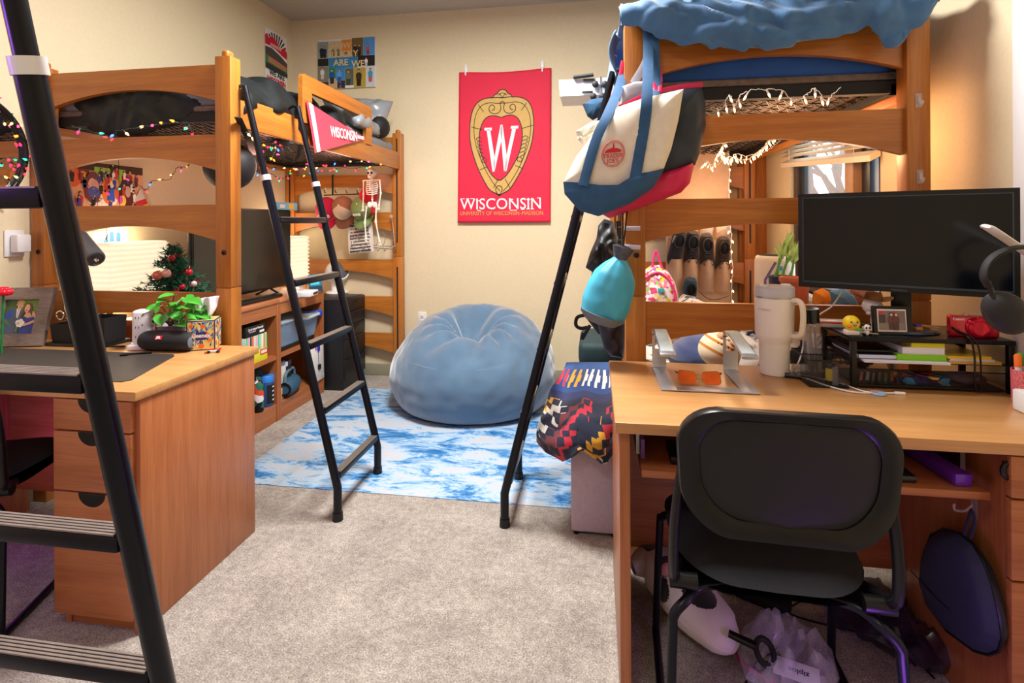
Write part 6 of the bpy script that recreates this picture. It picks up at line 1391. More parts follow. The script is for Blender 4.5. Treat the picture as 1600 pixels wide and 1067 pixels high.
# air purifier, pots, bamboo on the sill side
YA = 3.25
p = AY(1210, 420, YA); 
t = thing('air_purifier', 'white rounded air purifier by the window beyond the tumbler', 'air purifier', (p.x, YA, .622)); r_ = .105; zt_ = AY(1215, 399, YA).z
MB().lathe([(0, .623), (r_*1.04, .623), (r_*1.05, .65), (r_, zt_-.03), (r_*.94, zt_-.008), (r_*.85, zt_)], 32, (p.x, YA, 0)).build('body', 'offw', t); MB().lathe([(0, zt_-.004), (r_*.86, zt_-.004), (r_*.8, zt_+.003), (0, zt_+.003)], 32, (p.x, YA, 0)).build('grille', 'blackm', t)
q = AY(1218, 419, YA-.10); MB().box(q.x-.012, q.x+.012, q.y-.012, q.y-.006, q.z-.011, q.z+.011).build('sticker', plain('sky_sticker', '#2aa0e0', .5), t)
t2 = thing('plant_ledge', 'white wall ledge holding the plant pots and purifier under the window', 'shelf', (1.1, 3.1, .6)); MB().box(.93, XR, 2.66, 3.4, .602, .622, .003).build('board', 'offw', t2)
for y in (2.8, 3.3): MB().prism([(0, 0), (-.2, 0), (0, -.12)], .02, (XR, y, .602), (1, 0, 0), (0, 0, 1)).build('bracket', 'offw', t2)
YP = 2.85; p = AY(1222, 440, YP); z1 = AY(1222, 431, YP).z; x_ = p.x
t = thing('bamboo_pot', 'lucky bamboo in a dark navy pot behind the tumbler', 'plant', (x_, YP, .622))
MB().lathe([(0, .623), (.045, .623), (.062, z1-.01), (.064, z1), (.056, z1), (.05, z1-.02), (0, z1-.02)], 24, (x_, YP, 0)).build('pot', plain('navy_pot', '#23264a', .4), t)
m = MB(); lf = MB(); random.seed(3)
for k, (u, v) in enumerate(((1222, 398), (1226, 380), (1231, 385), (1236, 400), (1240, 405), (1243, 398))):
    q = AY(u, v, YP+random.uniform(-.02, .02)); b0 = V((x_+(k-2.5)*.016, YP, z1-.02)); m.tube(bez([b0, b0.lerp(q, .5)+V((random.uniform(-.015, .015), 0, 0)), q], 5), .006, 8)
    for s_ in range(3): leaf(lf, q+V((0, 0, -.01*s_)), V((random.uniform(-.8, .8), -.2, random.uniform(.6, 1.6))), V((0, -1, .2)), .075, .01)
q = AY(1226, 372, YP)
m.build('stalks', plain('bamboo_green', '#5fae4a', .4, var=.15), t); lf.build('leaves', plain('pale_bamboo_leaf', '#9fd48a', .45, var=.15), t, ang=180)
p = AY(1238, 450, 2.7); z1 = AY(1238, 434, 2.7).z
t = thing('clay_pot', 'terracotta pot at the left edge of the monitor', 'pot', (p.x, 2.73, .622)); MB().lathe([(0, .623), (.05, .623), (.062, z1-.02), (.068, z1-.02), (.068, z1), (.058, z1), (.052, z1-.03), (0, z1-.03)], 24, (p.x+.02, 2.7+.03, 0)).build('body', plain('terracotta', '#c8775a', .8, var=.08), t)
# soft toys showing under the monitor
m = MB(); p = AY(1291, 462, 2.6); m.puff(dense([(1270, 475), (1272, 456), (1285, 450), (1294, 455), (1297, 470), (1288, 482)], 3), .05, PXF(2.6), 6, p=2); solo(m, 'orange_plush', plain('orange_plush_cloth', '#d88a2c', .9, var=.1), 'orange plush shape showing below the monitor', 'soft toy')
m = MB(); m.puff(dense([(1292, 478), (1296, 455), (1318, 450), (1332, 460), (1340, 478), (1320, 488)], 3), .07, PXF(2.7), 6, p=2); solo(m, 'blue_plush', plain('denim_blue_cloth', '#4f83b8', .9, var=.12), 'denim blue plush body showing below the monitor', 'soft toy')
m = MB(); m.puff(dense([(1326, 470), (1330, 452), (1360, 450), (1376, 462), (1370, 482), (1340, 486)], 3), .06, PXF(2.85), 6, p=2); solo(m, 'brown_plush', plain('brown_plush_cloth', '#8a5646', .9, var=.15), 'brown plush behind the toy figure with the cowboy hat', 'soft toy')
# blinds
t = thing('window_blind', 'half-raised white slatted blind at the window behind the monitor', 'blind', (XR-.03, 3.15, 2.0))
za, zb2 = AX(1230, 252, XR-.03), AX(1368, 238, XR-.03)
def bz(y): return zb2.z+(za.z-zb2.z)*(y-zb2.y)/(za.y-zb2.y)
def slat(y0, y1, zf, th, name, n=1):
    m = MB(); A = V((XR-.03, y0, zf(y0))); B = V((XR-.03, y1, zf(y1))); m.add([A+V((-.022, 0, -.012)), A+V((.022, 0, .012)), A+V((.022, 0, .012-th)), A+V((-.022, 0, -.012-th)), B+V((-.022, 0, -.012)), B+V((.022, 0, .012)), B+V((.022, 0, .012-th)), B+V((-.022, 0, -.012-th))],
        [(0, 1, 5, 4), (3, 7, 6, 2), (0, 4, 7, 3), (1, 2, 6, 5), (0, 3, 2, 1), (4, 5, 6, 7)]); return m
M['slat'] = plain('ivory_blind_slat', '#e6dcc8', .5, var=.02)
slat(2.6, 3.76, bz, .028, '').build('bottom_rail', 'slat', t)
for k in range(27): slat(2.6, 3.76, lambda y, k=k: bz(y)+.012+(2.36-bz(y))*((k+1)/28)**1.0, .003, '').build('slat', 'slat', t)
MB().box(XR-.055, XR-.005, 2.6, 3.76, 2.37, 2.42, .004).build('head_rail', 'slat', t)
m = MB()
for y in (2.75, 3.15, 3.6): m.tube([(XR-.053, y, bz(y)), (XR-.053, y, 2.38)], .0015, 5)
m.build('ladder_cord', 'white', t)
# bare tree outside the window
t = thing('bare_tree', 'bare winter tree branches outside the window', 'tree', (3.2, 7.0, -1.5)); m = MB(); random.seed(12)
def br_(p, d, L, r, dep):
    e = p+d*L
    if e.x < 1.75: return
    mid = p.lerp(e, .5)+V((random.uniform(-1, 1), random.uniform(-1, 1), random.uniform(-1, 1)))*L*.06; m.tube([p, mid, e], [r, r*.85, r*.7], 6)
    if dep == 0: return
    for k in range(3 if dep > 2 else 2):
        nd = (d+V((random.uniform(-.8, .8), random.uniform(-.8, .8), random.uniform(-.3, .6)))).normalized(); br_(p.lerp(e, random.uniform(.55, 1)), nd, L*random.uniform(.6, .85), r*.58, dep-1)
br_(V((3.05, 7.0, -1.5)), V((.06, -.02, 1)).normalized(), 2.2, .12, 5); br_(V((4.1, 8.6, -1.5)), V((-.05, -.05, 1)).normalized(), 2.3, .1, 5); br_(V((2.75, 5.9, -1.5)), V((.1, -.02, 1)).normalized(), 2.0, .08, 5)
m.build('branches', plain('grey_bark', '#2c2830', .9), t)
# ---------------------------------------------------------------- right desk: riser, monitor and what stands on them
RT = .935
A_, B_ = AZ(1328, 525, RT), AZ(1576, 530, RT)
rx0, rx1, ry0, ry1 = A_.x, B_.x, min(A_.y, B_.y)-.01, 2.03
t = thing('desk_riser', 'black mesh monitor riser with a drawer on the right desk', 'desk organizer', ((rx0+rx1)/2, ry0, DT))
MB().box(rx0-.004, rx1+.004, ry0-.002, ry1, RT-.014, RT, .003).build('top', 'tubem', t)
for x in (rx0, rx1-.016):
    for y in (ry0, ry1-.018): MB().box(x, x+.016, y, y+.016, DT, RT-.014, .002).build('leg', 'black', t)
zs = AY(1450, 567, ry0).z
M['mesh'] = glass('black_wire_mesh', '#0c0c0e', .5, alpha=.2)
MB().box(rx0+.016, rx1-.016, ry0+.004, ry1-.004, zs-.004, zs, .001).box(rx0+.016, rx1-.016, ry1-.008, ry1-.004, zs, zs+.03).build('shelf', 'blackm', t)
zd0, zd1 = AY(1340, 602, ry0).z, AY(1340, 576, ry0).z
d = MB().box(rx0+.02, rx1-.02, ry0+.004, ry1-.02, zd0-.003, zd0).build('drawer', 'blackm', t)
m = MB(); w_ = rx1-rx0-.04; out = [(0, 0), (w_, 0), (w_, zd1-zd0), (w_*.62, zd1-zd0), (w_*.55, (zd1-zd0)*.45), (w_*.44, (zd1-zd0)*.45), (w_*.36, zd1-zd0), (0, zd1-zd0)]
m.prism(out, -.0015, (rx0+.02, ry0+.003, zd0), (1, 0, 0), (0, 0, 1)); m.build('mesh_front', 'mesh', d)
MB().tube([(rx0+.02+a, ry0+.002, zd0+b) for a, b in out[2:]], .0022, 6).tube([(rx0+.02, ry0+.002, zd0), (rx1-.02, ry0+.002, zd0)], .0025, 6).build('wire_rim', 'black', d)
# pens and pouches inside the drawer
random.seed(21)
for k, (c_, lb) in enumerate((('#c8202c', 'red'), ('#e8e8ee', 'silver'), ('#1a1a22', 'black'), ('#1a8a4a', 'green'), ('#5ac040', 'light green'), ('#e04a20', 'orange-red'), ('#2a4ac0', 'blue'))):
    a = V((rx0+.035+k*.018, ry0+.02, zd0+.006+.003*(k % 2))); m = MB(); m.c(c_); m.tube([a, a+V((.05, .10, 0))], .0048, 8).c('#202028').tube([a+V((-.006, -.012, 0)), a], [.002, .0046], 8); solo(m, 'pen', 'vcg', lb+' pen lying in the mesh drawer of the black riser', 'pen', group='pens in the riser drawer')
x = rx0+.165; m = MB().box(x, x+.13, ry0+.02, ry0+.10, zd0+.001, zd0+.026, .008); solo(m, 'pencil_pouch', ramp_noise('night_floral_print', [(0, '#1c1a44'), (.45, '#2a2a70'), (.6, '#e05a7a'), (.7, '#e8b050'), (.8, '#3a9ad0')], 45, .5, kind='cells'), 'dark floral pouch in the middle of the mesh drawer', 'pouch')
p = V((rx1-.10, ry0+.05, zd0+.021)); m = MB().ell(p, (.055, .035, .02), 16); solo(m, 'glasses_case', plain('mottled_brown_case', '#5a4652', .4, var=.5, scale=40), 'mottled brown oval case at the right of the mesh drawer', 'case')
# books and papers on the riser shelf
def slab(name, label, u0, u1, zb, th, y1, col, edge, cat='notebook', rz=0, yo=0):
    a, b = AY(u0, 560, ry0+yo), AY(u1, 560, ry0+yo); t = thing(name, label, cat, ((a.x+b.x)/2, ry0+yo, zb))
    m = MB(); m.c(col); m.box(a.x, b.x, ry0+yo, y1, zb+th-.0015, zb+th).box(a.x, b.x, ry0+yo, y1, zb, zb+.0015); m.build('cover', 'vcg', t)
    m = MB(); m.c(edge); m.box(a.x+.001, b.x-.001, ry0+yo+.001, y1-.001, zb+.0015, zb+th-.0015); m.build('pages', 'vc', t); return zb+th
z0 = slab('paper_stack', 'loose white papers lying flat on the riser shelf', 1352, 1486, zs, .006, 2.0, '#dcdff0', '#e4e6f2', 'papers', yo=-.02)
slab('notebook', 'dark spiral notebook with white page edges on the riser shelf', 1342, 1402, z0, .014, 2.0, '#20304a', '#d8dcee', yo=.005)
m = MB(); 
for k in range(16): p = V((rx0+.012, ry0+.03+k*.01, z0+.022)); m.tube([p+V((.008*math.cos(2*PI*i/12), 0, .008*math.sin(2*PI*i/12))) for i in range(12)], .0012, 5, True)
m.box(rx0+.02, rx0+.14, ry0+.02, ry0+.2, z0+.018, z0+.024); solo(m, 'spiral_notebook', 'black', 'black wire-bound notebook leaning inside the left end of the riser', 'notebook')
z1 = slab('notebook', 'lime green edged notepad at the bottom of the riser stack', 1402, 1480, z0, .0185, 1.98, '#8ad020', '#8ad020')
z2 = slab('notebook', 'lilac white edged book in the middle of the riser stack', 1410, 1477, z1, .021, 1.98, '#cfc8ec', '#e2e2f4', yo=.004)
z3 = slab('notebook', 'bright yellow notepad on top of the riser stack', 1424, 1477, z2, .018, 1.98, '#d8d818', '#d0cc10', yo=.004)
z4 = slab('envelope', 'stack of tan envelopes at the right of the riser shelf', 1482, 1566, zs, .008, 1.99, '#d8b45a', '#c8a048', 'envelopes')
slab('envelope', 'white letter under the yellow folder on the riser shelf', 1484, 1555, z4, .006, 1.99, '#c8ccdc', '#d8dae8', 'letter', yo=.004); slab('folder', 'yellow folder on top of the letters on the riser shelf', 1480, 1550, z4+.006, .008, 1.98, '#f0c828', '#e8c020', 'folder', yo=.006)
# monitor
TL, BL_, TR_, BR_ = AY(1247, 305, 1.95), AY(1249, 450, 1.95), AY(1594, 291, 1.70), AY(1594, 465, 1.70)
zt_, zb_ = (TL.z+TR_.z)/2, (BL_.z+BR_.z)/2; a = V((TL.x, 1.95, zb_)); b = V((TR_.x, 1.70, zb_)); X = (b-a).normalized(); f = Fl(a, X, (0, 0, 1)); w_ = (b-a).length; h_ = zt_-zb_
t = thing('monitor', 'wide black monitor on the riser of the right desk', 'monitor', V((1.0, 1.93, RT)))
m = MB(); f.rect(m, 0, 0, w_, h_, -.035, .035); m.build('bezel', 'black', t)
m = MB(); bz_ = .016; f.rect(m, bz_, bz_+.006, w_-bz_, h_-bz_, .0002, .001); m.build('screen', 'screen', t)
m = MB(); k_ = bz_*.8
for r in ((k_, bz_-.0, w_-k_, bz_+.006), (k_, h_-bz_, w_-k_, h_-k_), (k_, bz_, bz_, h_-bz_), (w_-bz_, bz_, w_-k_, h_-bz_)): f.rect(m, *r, .0002, .002)
m.build('inner_rim', plain('dark_slate_rim', '#2a3644', .3), t)
m = MB(); f.text(m, 'ViewSonic', .010, w_*.5, bz_*.45, .0006); m.build('logo', plain('grey_logo', '#4a5664', .4), t)
c_ = AZ(1408, 512, RT); c_.y = 1.935; c_ = AY(1408, 512, 1.935); n_ = f.N
m = MB(); q = f.p(w_*.47, .02, -.05); m.T = TR((c_.x, 1.935, RT), Rz(math.atan2(X.y, X.x))); m.box(-.028, .028, -.008, .014, .008, .16, .004); m.build('neck', 'black', t)
m = MB(); m.T = TR((c_.x, 1.925, RT)); m.lathe([(0, 0), (.085, 0), (.088, .004), (.084, .011), (.03, .014), (0, .014)], 40, (0, 0, 0), Matrix.Scale(1.15, 3, V((1, 0, 0)))); m.build('base', plain('slate_base', '#2c3a48', .25, spec=.7), t)
# things on the riser
p = AZ(1318, 517, RT); p = V((A_.x+.005, ry0+.02, RT))
cx = AY(1330, 510, ry0+.03)
t = thing('chick_figure', 'small yellow chick figure on the front left corner of the riser', 'figurine', (cx.x, ry0+.03, RT)); q = V((cx.x, ry0+.03, RT))
MB().ell(q+V((0, 0, .038)), (.025, .023, .024), 18).build('head', plain('chick_yellow', '#f2d21c', .4, var=0), t); m = MB(); m.c('#e9e4e0').box(q.x-.021, q.x+.021, q.y-.014, q.y+.014, RT, RT+.018, .006).c('#6fbf3a').ell(q+V((.014, -.012, .02)), (.012, .006, .005), 8); m.build('bowl', 'vcg', t)
m = MB(); m.c('#151515').ell(q+V((-.009, -.022, .044)), .0028, 8).ell(q+V((.009, -.022, .044)), .0028, 8).c('#f07820').ell(q+V((-.014, -.02, .03)), (.006, .004, .004), 8).c('#8a8a90').ell(q+V((0, -.024, .036)), (.005, .006, .006), 8); m.build('face', 'vcg', t)
q = V((AY(1354, 515, ry0+.025).x, ry0+.025, RT))
t = thing('panda_figure', 'tiny panda figure between the yellow chick and the framed photo', 'figurine', q); MB().ell(q+V((0, 0, .024)), (.0125, .011, .0115), 14).ell(q+V((0, 0, .009)), (.009, .009, .009), 10).build('body', 'white', t)
m = MB()
for s_ in (-1, 1): m.ell(q+V((s_*.009, 0, .034)), .0045, 8).ell(q+V((s_*.0048, -.0102, .0255)), (.003, .002, .0035), 8).ell(q+V((s_*.009, -.003, .005)), (.006, .006, .005), 8)
m.build('markings', 'black', t)
m = MB().tube([q+V((-.03, -.004, .012)), q+V((.03, -.008, .007))], .0016, 6); m.build('stick', plain('pale_bamboo', '#cdb98a', .6), t)
# figure with a cowboy hat
q = V((AY(1363, 500, 1.91).x, 1.91, RT))
t = thing('cowboy_figure', 'white round-headed figure wearing a brown cowboy hat under the monitor', 'figurine', q); hz = AY(1363, 478, 1.91).z-RT
m = MB(); m.lathe([(0, 0), (.02, 0), (.022, .004), (.006, .008), (.005, hz-.03), (0, hz-.03)], 16, q); m.ell(q+V((0, 0, hz)), (.03, .028, .027), 18); m.ell(q+V((-.012, -.01, hz-.022)), (.012, .01, .008), 10); m.build('body', 'white', t)
m = MB(); m.ell(q+V((-.012, -.027, hz+.003)), (.002, .002, .004), 8).ell(q+V((.01, -.028, hz+.003)), (.002, .002, .004), 8); m.build('eyes', 'black', t)
m = MB(); m.T = TR(q+V((.003, 0, hz+.02)), Ry(.08))
m.grid(lambda u, v: V(((.018+.032*v)*math.cos(2*PI*u)*1.15, (.018+.026*v)*math.sin(2*PI*u), .016*v*v*abs(math.cos(2*PI*u))**2)), 32, 6, True); m.lathe([(.026, 0), (.026, .012), (.021, .026), (.012, .027), (0, .022)], 24, (0, 0, 0)); o = m.build('hat', plain('brown_felt', '#8a5a26', .8), t)
# red and white tin
a = AZ(1300, 506, RT); q = V((AY(1300, 505, 1.97).x, 1.97, RT)); m = MB(); m.T = TR(q, Rz(-.1)); m.c('#b8b4ac').box(-.045, .045, -.03, .03, 0, .016, .004).c('#d02030').box(-.047, .047, -.032, .032, .014, .02, .004).c('#e2e6ea').box(-.041, .041, -.026, .026, .02, .0212, .001)
solo(m, 'mint_tin', 'vcg', 'small flat tin with a red rim at the back left of the riser', 'tin')
# black-framed instant photo
y = ry0+.045; a, b, c_ = AY(1367, 514, y), AY(1426, 516, y), AY(1367, 480, y); f = Fl(V((a.x, y, RT+.001)), (1, 0, 0), (0, .12, 1)); w_, h_ = b.x-a.x, c_.z-RT+.002
t = thing('instant_photo_frame', 'small black frame with an instant photo standing on the riser', 'photo frame', (a.x, y, RT)); m = MB(); f.rect(m, 0, 0, w_, h_, -.016, .016); m.build('block', 'black', t)
m = MB(); m.c('#e4dcd4'); f.rect(m, w_*.09, h_*.1, w_*.86, h_*.9, 0, .001); m.c('#7a6a6c'); f.rect(m, w_*.12, h_*.16, w_*.83, h_*.84, .0006, .001); m.c('#8a7a6a'); f.rect(m, w_*.12, h_*.16, w_*.83, h_*.42, .001, .001); m.c('#3a2e30'); f.rect(m, w_*.13, h_*.4, w_*.3, h_*.7, .0014, .001); m.c('#c81c30'); f.rect(m, w_*.13, h_*.7, w_*.24, h_*.82, .0018, .001)
person(f, m, w_*.45, h_*.18, h_*.6, '#6a2a34', '#4a2228', '#e0c0b0', '#2a1a18', .002); person(f, m, w_*.57, h_*.16, h_*.62, '#5a2a30', '#402024', '#e0b8a8', '#c82030', .003); m.build('photograph', 'vcg', t)
# little blocks and a pencil on the monitor base
q = V((AY(1436, 508, ry0+.09).x, ry0+.09, RT)); m = MB(); m.c('#f0d818').box(q.x-.012, q.x+.008, q.y-.008, q.y+.008, RT, RT+.014).c('#e87820').box(q.x-.012, q.x+.006, q.y-.008, q.y+.008, RT+.014, RT+.020).c('#2a50b0').box(q.x-.012, q.x+.002, q.y-.008, q.y+.008, RT+.020, RT+.028); solo(m, 'sticky_tabs', 'vc', 'little stack of yellow, orange and blue tabs beside the instant photo', 'sticky tabs')
m = MB(); m.tube([q+V((.012, .01, .022)), q+V((.05, .0, .018))], .004, 6).tube([q+V((.05, .0, .018)), q+V((.064, -.003, .017))], [.004, .0008], 6); solo(m, 'pencil', plain('raw_wood_pencil', '#c08a52', .6), 'wooden pencil lying on the monitor base', 'pencil')
# red compact camera
y = ry0+.05; a, b, c_ = AY(1484, 520, y), AY(1557, 528, y), AY(1484, 489, y); w_ = b.x-a.x; h_ = .066
t = thing('compact_camera', 'glossy red compact camera on the right of the riser', 'camera', ((a.x+b.x)/2, y, RT)); o3 = V(((a.x+b.x)/2, y, RT)); R = Rz(-.12)
M['camred'] = plain('glossy_red_shell', '#c8102c', .15, metal=.2, var=0, coat=.5)
m = MB(); m.T = TR(o3, R); m.box(-w_/2, w_/2, -.012, .016, 0, h_, .007, seg=3); m.build('body', 'camred', t)
m = MB(); m.T = TR(o3, R); m.lathe([(.034, .0), (.034, .004), (.029, .008), (.029, .012), (.022, .015), (.020, .013), (0, .013)], 32, (.008, -.012, h_*.47), Rx(PI/2)); m.build('lens', M.setdefault('camred2', plain('red_lens_rings', '#d01838', .12, metal=.4, var=0)), t)
m = MB(); m.T = TR(o3, R); m.text('Canon', .0115, (-w_/2+.022, -.0125, h_-.011), (1, 0, 0), (0, 0, 1), .0004, bold=.0003); m.build('lettering', 'whiteink', t)
m = MB(); m.T = TR(o3, R); m.lathe([(.008, h_), (.008, h_+.004), (0, h_+.004)], 14, (-.02, 0, 0)); m.build('button', 'steel', t)
MB().tube(bez([o3+V((-w_/2, -.01, .03)), o3+V((-w_/2+.005, -.03, .018)), V((o3.x-w_/2+.02, ry0-.008, RT+.004)), V((o3.x-w_/2+.03, ry0-.012, RT-.05)), V((o3.x-w_/2+.03, ry0-.012, DT+.03)), V((o3.x-w_/2+.045, ry0-.012, DT+.012)), V((o3.x-w_/2+.045, ry0-.012, RT-.05)), V((o3.x-w_/2+.03, ry0-.01, RT+.003)), o3+V((-w_/2, -.012, .026))], 6), .0026, 6).build('strap', 'black', t)
# mesh pen cup at the left of the riser, brush tube and bottles
p0 = AZ(1322, 603, DT); bx0, bx1, by0, by1 = rx0-.125, rx0-.012, ry0-.01, ry0+.15
t = thing('mesh_pen_holder', 'black mesh two-part pen holder left of the riser', 'pen holder', ((bx0+bx1)/2, (by0+by1)/2, DT)); zh = DT+.085
m = MB()
for (x0, x1, y0, y1) in ((bx0, bx1, by0, by0+.001), (bx0, bx1, by1-.001, by1), (bx0, bx0+.001, by0, by1), (bx1-.001, bx1, by0, by1), (bx0, bx1, (by0+by1)/2, (by0+by1)/2+.001)): m.box(x0, x1, y0, y1, DT+.002, zh)
m.build('mesh_walls', 'mesh', t); MB().box(bx0, bx1, by0, by1, DT, DT+.003).build('floor_plate', 'blackm', t)
m = MB(); 
for z in (DT+.003, zh): m.tube([(bx0, by0, z), (bx1, by0, z), (bx1, by1, z), (bx0, by1, z)], .002, 6, True)
m.tube([(bx0, (by0+by1)/2, zh), (bx1, (by0+by1)/2, zh)], .002, 6); m.build('wire_rim', 'black', t)
b0 = V((bx0+.055, by0+.11, DT+.006)); b1 = AY(1265, 482, by0+.10)
t = thing('brush_tube', 'clear tube of makeup brushes with a black lid in the mesh holder', 'tube', b0); d = (b1-b0); L = d.length; d.normalize(); R = d.to_track_quat('Z', 'Y').to_matrix()
MB().lathe([(0, 0), (.022, 0), (.0265, .01), (.0265, L-.04)], 24, b0, R).build('body', 'clear', t); MB().lathe([(.0275, L-.045), (.0275, L), (.0, L+.002)], 24, b0, R).build('lid', plain('glossy_black_lid', '#12181c', .15), t)
for k, c_ in enumerate(('#2a2a30', '#c8a070', '#3a3a44', '#b0b8c8', '#8a5a3a')): m = MB(); m.c(c_); a = 2*PI*k/5; o_ = R @ V((.012*math.cos(a), .012*math.sin(a), 0)); m.tube([b0+o_+d*.02, b0+o_*1.1+d*(L-.06)], .0032, 6); m.build('brush', 'vcg', t)
q = AY(1298, 588, by0+.03); q = V((q.x, by0+.035, DT+.004)); t = thing('nail_polish', 'slim bottle with a yellow label in the mesh holder', 'bottle', q); MB().lathe([(0, 0), (.012, 0), (.013, .004), (.013, .06), (.006, .066), (.006, .07)], 16, q).build('body', plain('dark_glass', '#1c2630', .2), t); MB().lathe([(.0135, .012), (.0135, .05)], 16, q).build('label', plain('acid_yellow', '#d8cc4a', .5), t); MB().lathe([(.007, .068), (.006, .10), (0, .101)], 12, q).build('cap', 'black', t)
m = MB(); q = V((bx1-.03, by0+.03, DT+.004)); m.lathe([(0, 0), (.012, 0), (.012, .055), (0, .056)], 14, q); solo(m, 'small_bottle', plain('grey_bottle', '#8a8a90', .4), 'small grey bottle at the right of the mesh holder', 'bottle')
# marker pot at the right edge
q = AZ(1597, 610, DT); q = V((q.x-.01, q.y-.02, DT)); q = V((1.215, 1.72, DT))
t = thing('marker_pot', 'red mesh pot of markers with a round badge at the right edge', 'pen holder', q); zz = .095
MB().lathe([(0, 0), (.036, 0), (.038, zz), (.036, zz), (.034, .004), (0, .004)], 24, q).build('pot', plain('red_white_mesh', '#d86a70', .5, var=.5, scale=220), t)
fb = Fl(q+V((-.012, -.037, .07)), (1, -.3, 0), (0, 0, 1)); m = MB(); m.c('#c81c28'); fb.poly(m, [(.019*math.cos(2*PI*i/24), .019*math.sin(2*PI*i/24)) for i in range(24)], .001, .001); m.c('#f2ead8'); fb.poly(m, [(.013*math.cos(2*PI*i/24), .012*math.sin(2*PI*i/24)) for i in range(24)], .002, .001); m.build('badge', 'vc', t)
for k, (dx, dy, c_, lb) in enumerate(((-.02, 0, '#f07028', 'orange'), (-.004, .015, '#4ab838', 'green'), (.008, -.012, '#e02030', 'red'))):
    m = MB(); m.c('#e8e8ec').lathe([(0, 0), (.008, 0), (.008, .10), (.0085, .10)], 12, q+V((dx, dy, .006)), Ry(-.05)).c(c_).lathe([(.009, .098), (.009, .128), (.006, .133), (0, .133)], 12, q+V((dx, dy, .006)), Ry(-.05)); solo(m, 'marker', 'vcg', lb+'-capped marker standing in the red mesh pot', 'marker', group='markers in the red pot')
# ---------------------------------------------------------------- desk lamp with headphones on it
t = thing('desk_lamp', 'white desk lamp with a slim bar head at the right edge', 'lamp', (1.16, 1.6, DT))
q = AZ(1588, 650, DT); m = MB().box(q.x+.03, q.x+.15, q.y-.01, q.y+.06, DT, DT+.058, .006); m.build('base', 'white', t)
sx = q.x+.115; st_ = V((sx, q.y+.03, DT+.055)); he = AY(1541, 353, 1.42); hb = V((sx, q.y+.06, AY(1600, 400, q.y).z-.03))
MB().tube([st_, hb], .008, 10).build('stem', 'white', t)
d = (hb-he).normalized(); m = MB(); m.tube([he, he+d*.012, he+d*.3*0+(hb-he)*.5, hb], [(.010, .0045), (.017, .0065), (.017, .007), (.015, .007)], 12, flat=(0, 1, 0)); m.build('head', 'white', t)
YH = 1.43
t = thing('headphones', 'black over-ear headphones hanging under the white lamp head', 'headphones', AY(1570, 520, YH))
bp = [AY(u, v, YH+dy) for u, v, dy in ((1545, 448, .0), (1537, 432, 0), (1542, 412, 0), (1556, 398, .0), (1578, 389, .0), (1602, 386, .02), (1625, 392, .05), (1640, 415, .07), (1640, 445, .08))]
MB().tube(bez(bp, 6), (.006, .013), 10, flat=(0, 0, 1)).build('headband', 'blackm', t)
MB().tube(bez([AY(1543, 440, YH), AY(1550, 458, YH-.005), AY(1556, 472, YH-.012)], 5), .006, 10).build('yoke', 'black', t)
M['softblk'] = plain('soft_black_shell', '#1a1b1e', .5, var=.05)
for k, (u, v, dy) in enumerate(((1573, 490, -.01), (1640, 470, .09))):
    c_ = AY(u, v, YH+dy); nrm = V((-.35, -.9, -.12)).normalized() if k == 0 else V((.5, .8, 0)).normalized(); R = nrm.to_track_quat('Z', 'X').to_matrix() @ Rz(.5)
    m = MB(); R2 = R @ Matrix.Diagonal(V((1.12, .92, 1))); m.lathe([(.0, .017), (.02, .0165), (.036, .012), (.046, .003), (.047, -.006), (.042, -.012)], 36, c_, R2); m.build('ear_cup', 'softblk', t)
    m = MB(); m.lathe([(.043, -.010), (.046, -.016), (.043, -.030), (.03, -.034), (.02, -.02), (0, -.018)], 36, c_, R2); m.build('ear_pad', 'blackm', t)
# ---------------------------------------------------------------- laptop stand, sunglasses, tumbler, cables
yb_, yf_ = 1.945, AZ(1036, 611, DT).y
xl0, xl1 = AY(1019, 560, yb_).x, AY(1041, 560, yb_).x; xr0, xr1 = AY(1130, 560, yb_).x, AY(1153, 560, yb_).x; e = .0035
t = thing('laptop_stand', 'silver open-frame laptop stand on the right desk', 'laptop stand', ((xl0+xr1)/2, yf_, DT))
m = MB().box(xl0, xl1, yf_, yb_, DT+.002, DT+.002+e, .001).box(xr0, xr1, yf_, yb_, DT+.002, DT+.002+e, .001).box(xl1, xr0, yf_, yf_+.045, DT+.002, DT+.002+e, .001); m.build('base', 'alu', t)
za = AY(1030, 513, yb_).z
for x0, x1 in ((xl0, xl1), (xr0, xr1)):
    xm = (x0+x1)/2; w_ = (x1-x0)/2
    arm = MB().tube([(xm, yb_-.012, DT+.0035), (xm, yb_-.003, DT+.007), (xm, yb_, DT+.016), (xm, yb_, DT+.07)], (w_, .0018), 8, flat=(1, 0, 0)).box(x0, x0+.010, yb_-.0018, yb_+.0018, DT+.07, za-.02).box(x1-.010, x1, yb_-.0018, yb_+.0018, DT+.07, za-.02).box(x0, x1, yb_-.0018, yb_+.0018, za-.024, za-.006).build('upright', 'alu', t)
    pf_ = V((xm, 1.71, AY(1048, 552, 1.71).z))
    m = MB().tube([(xm, yb_, za-.012), (xm, yb_-.004, za-.003), (xm, yb_-.015, za), pf_, pf_+V((0, -.004, -.003)), pf_+V((0, -.004, -.010))], (w_, .0018), 8, flat=(1, 0, 0)); m.build('support_pad', 'alu', t)
    m = MB().tube([V((xm, yb_-.03, za-.0005+.002)), pf_+V((0, .012, .0035))], (w_*.8, .001), 8, flat=(1, 0, 0)); m.build('rubber_strip', plain('pale_blue_rubber', '#c9d8dc', .6), t)
m = MB(); p = V(((xl1+xr0)/2, yf_+.02, DT+.0058)); m.text('LENTION' if 0 else 'Spigen' if 0 else '', .008, p, (1, 0, 0), (0, 1, 0)) if 0 else None
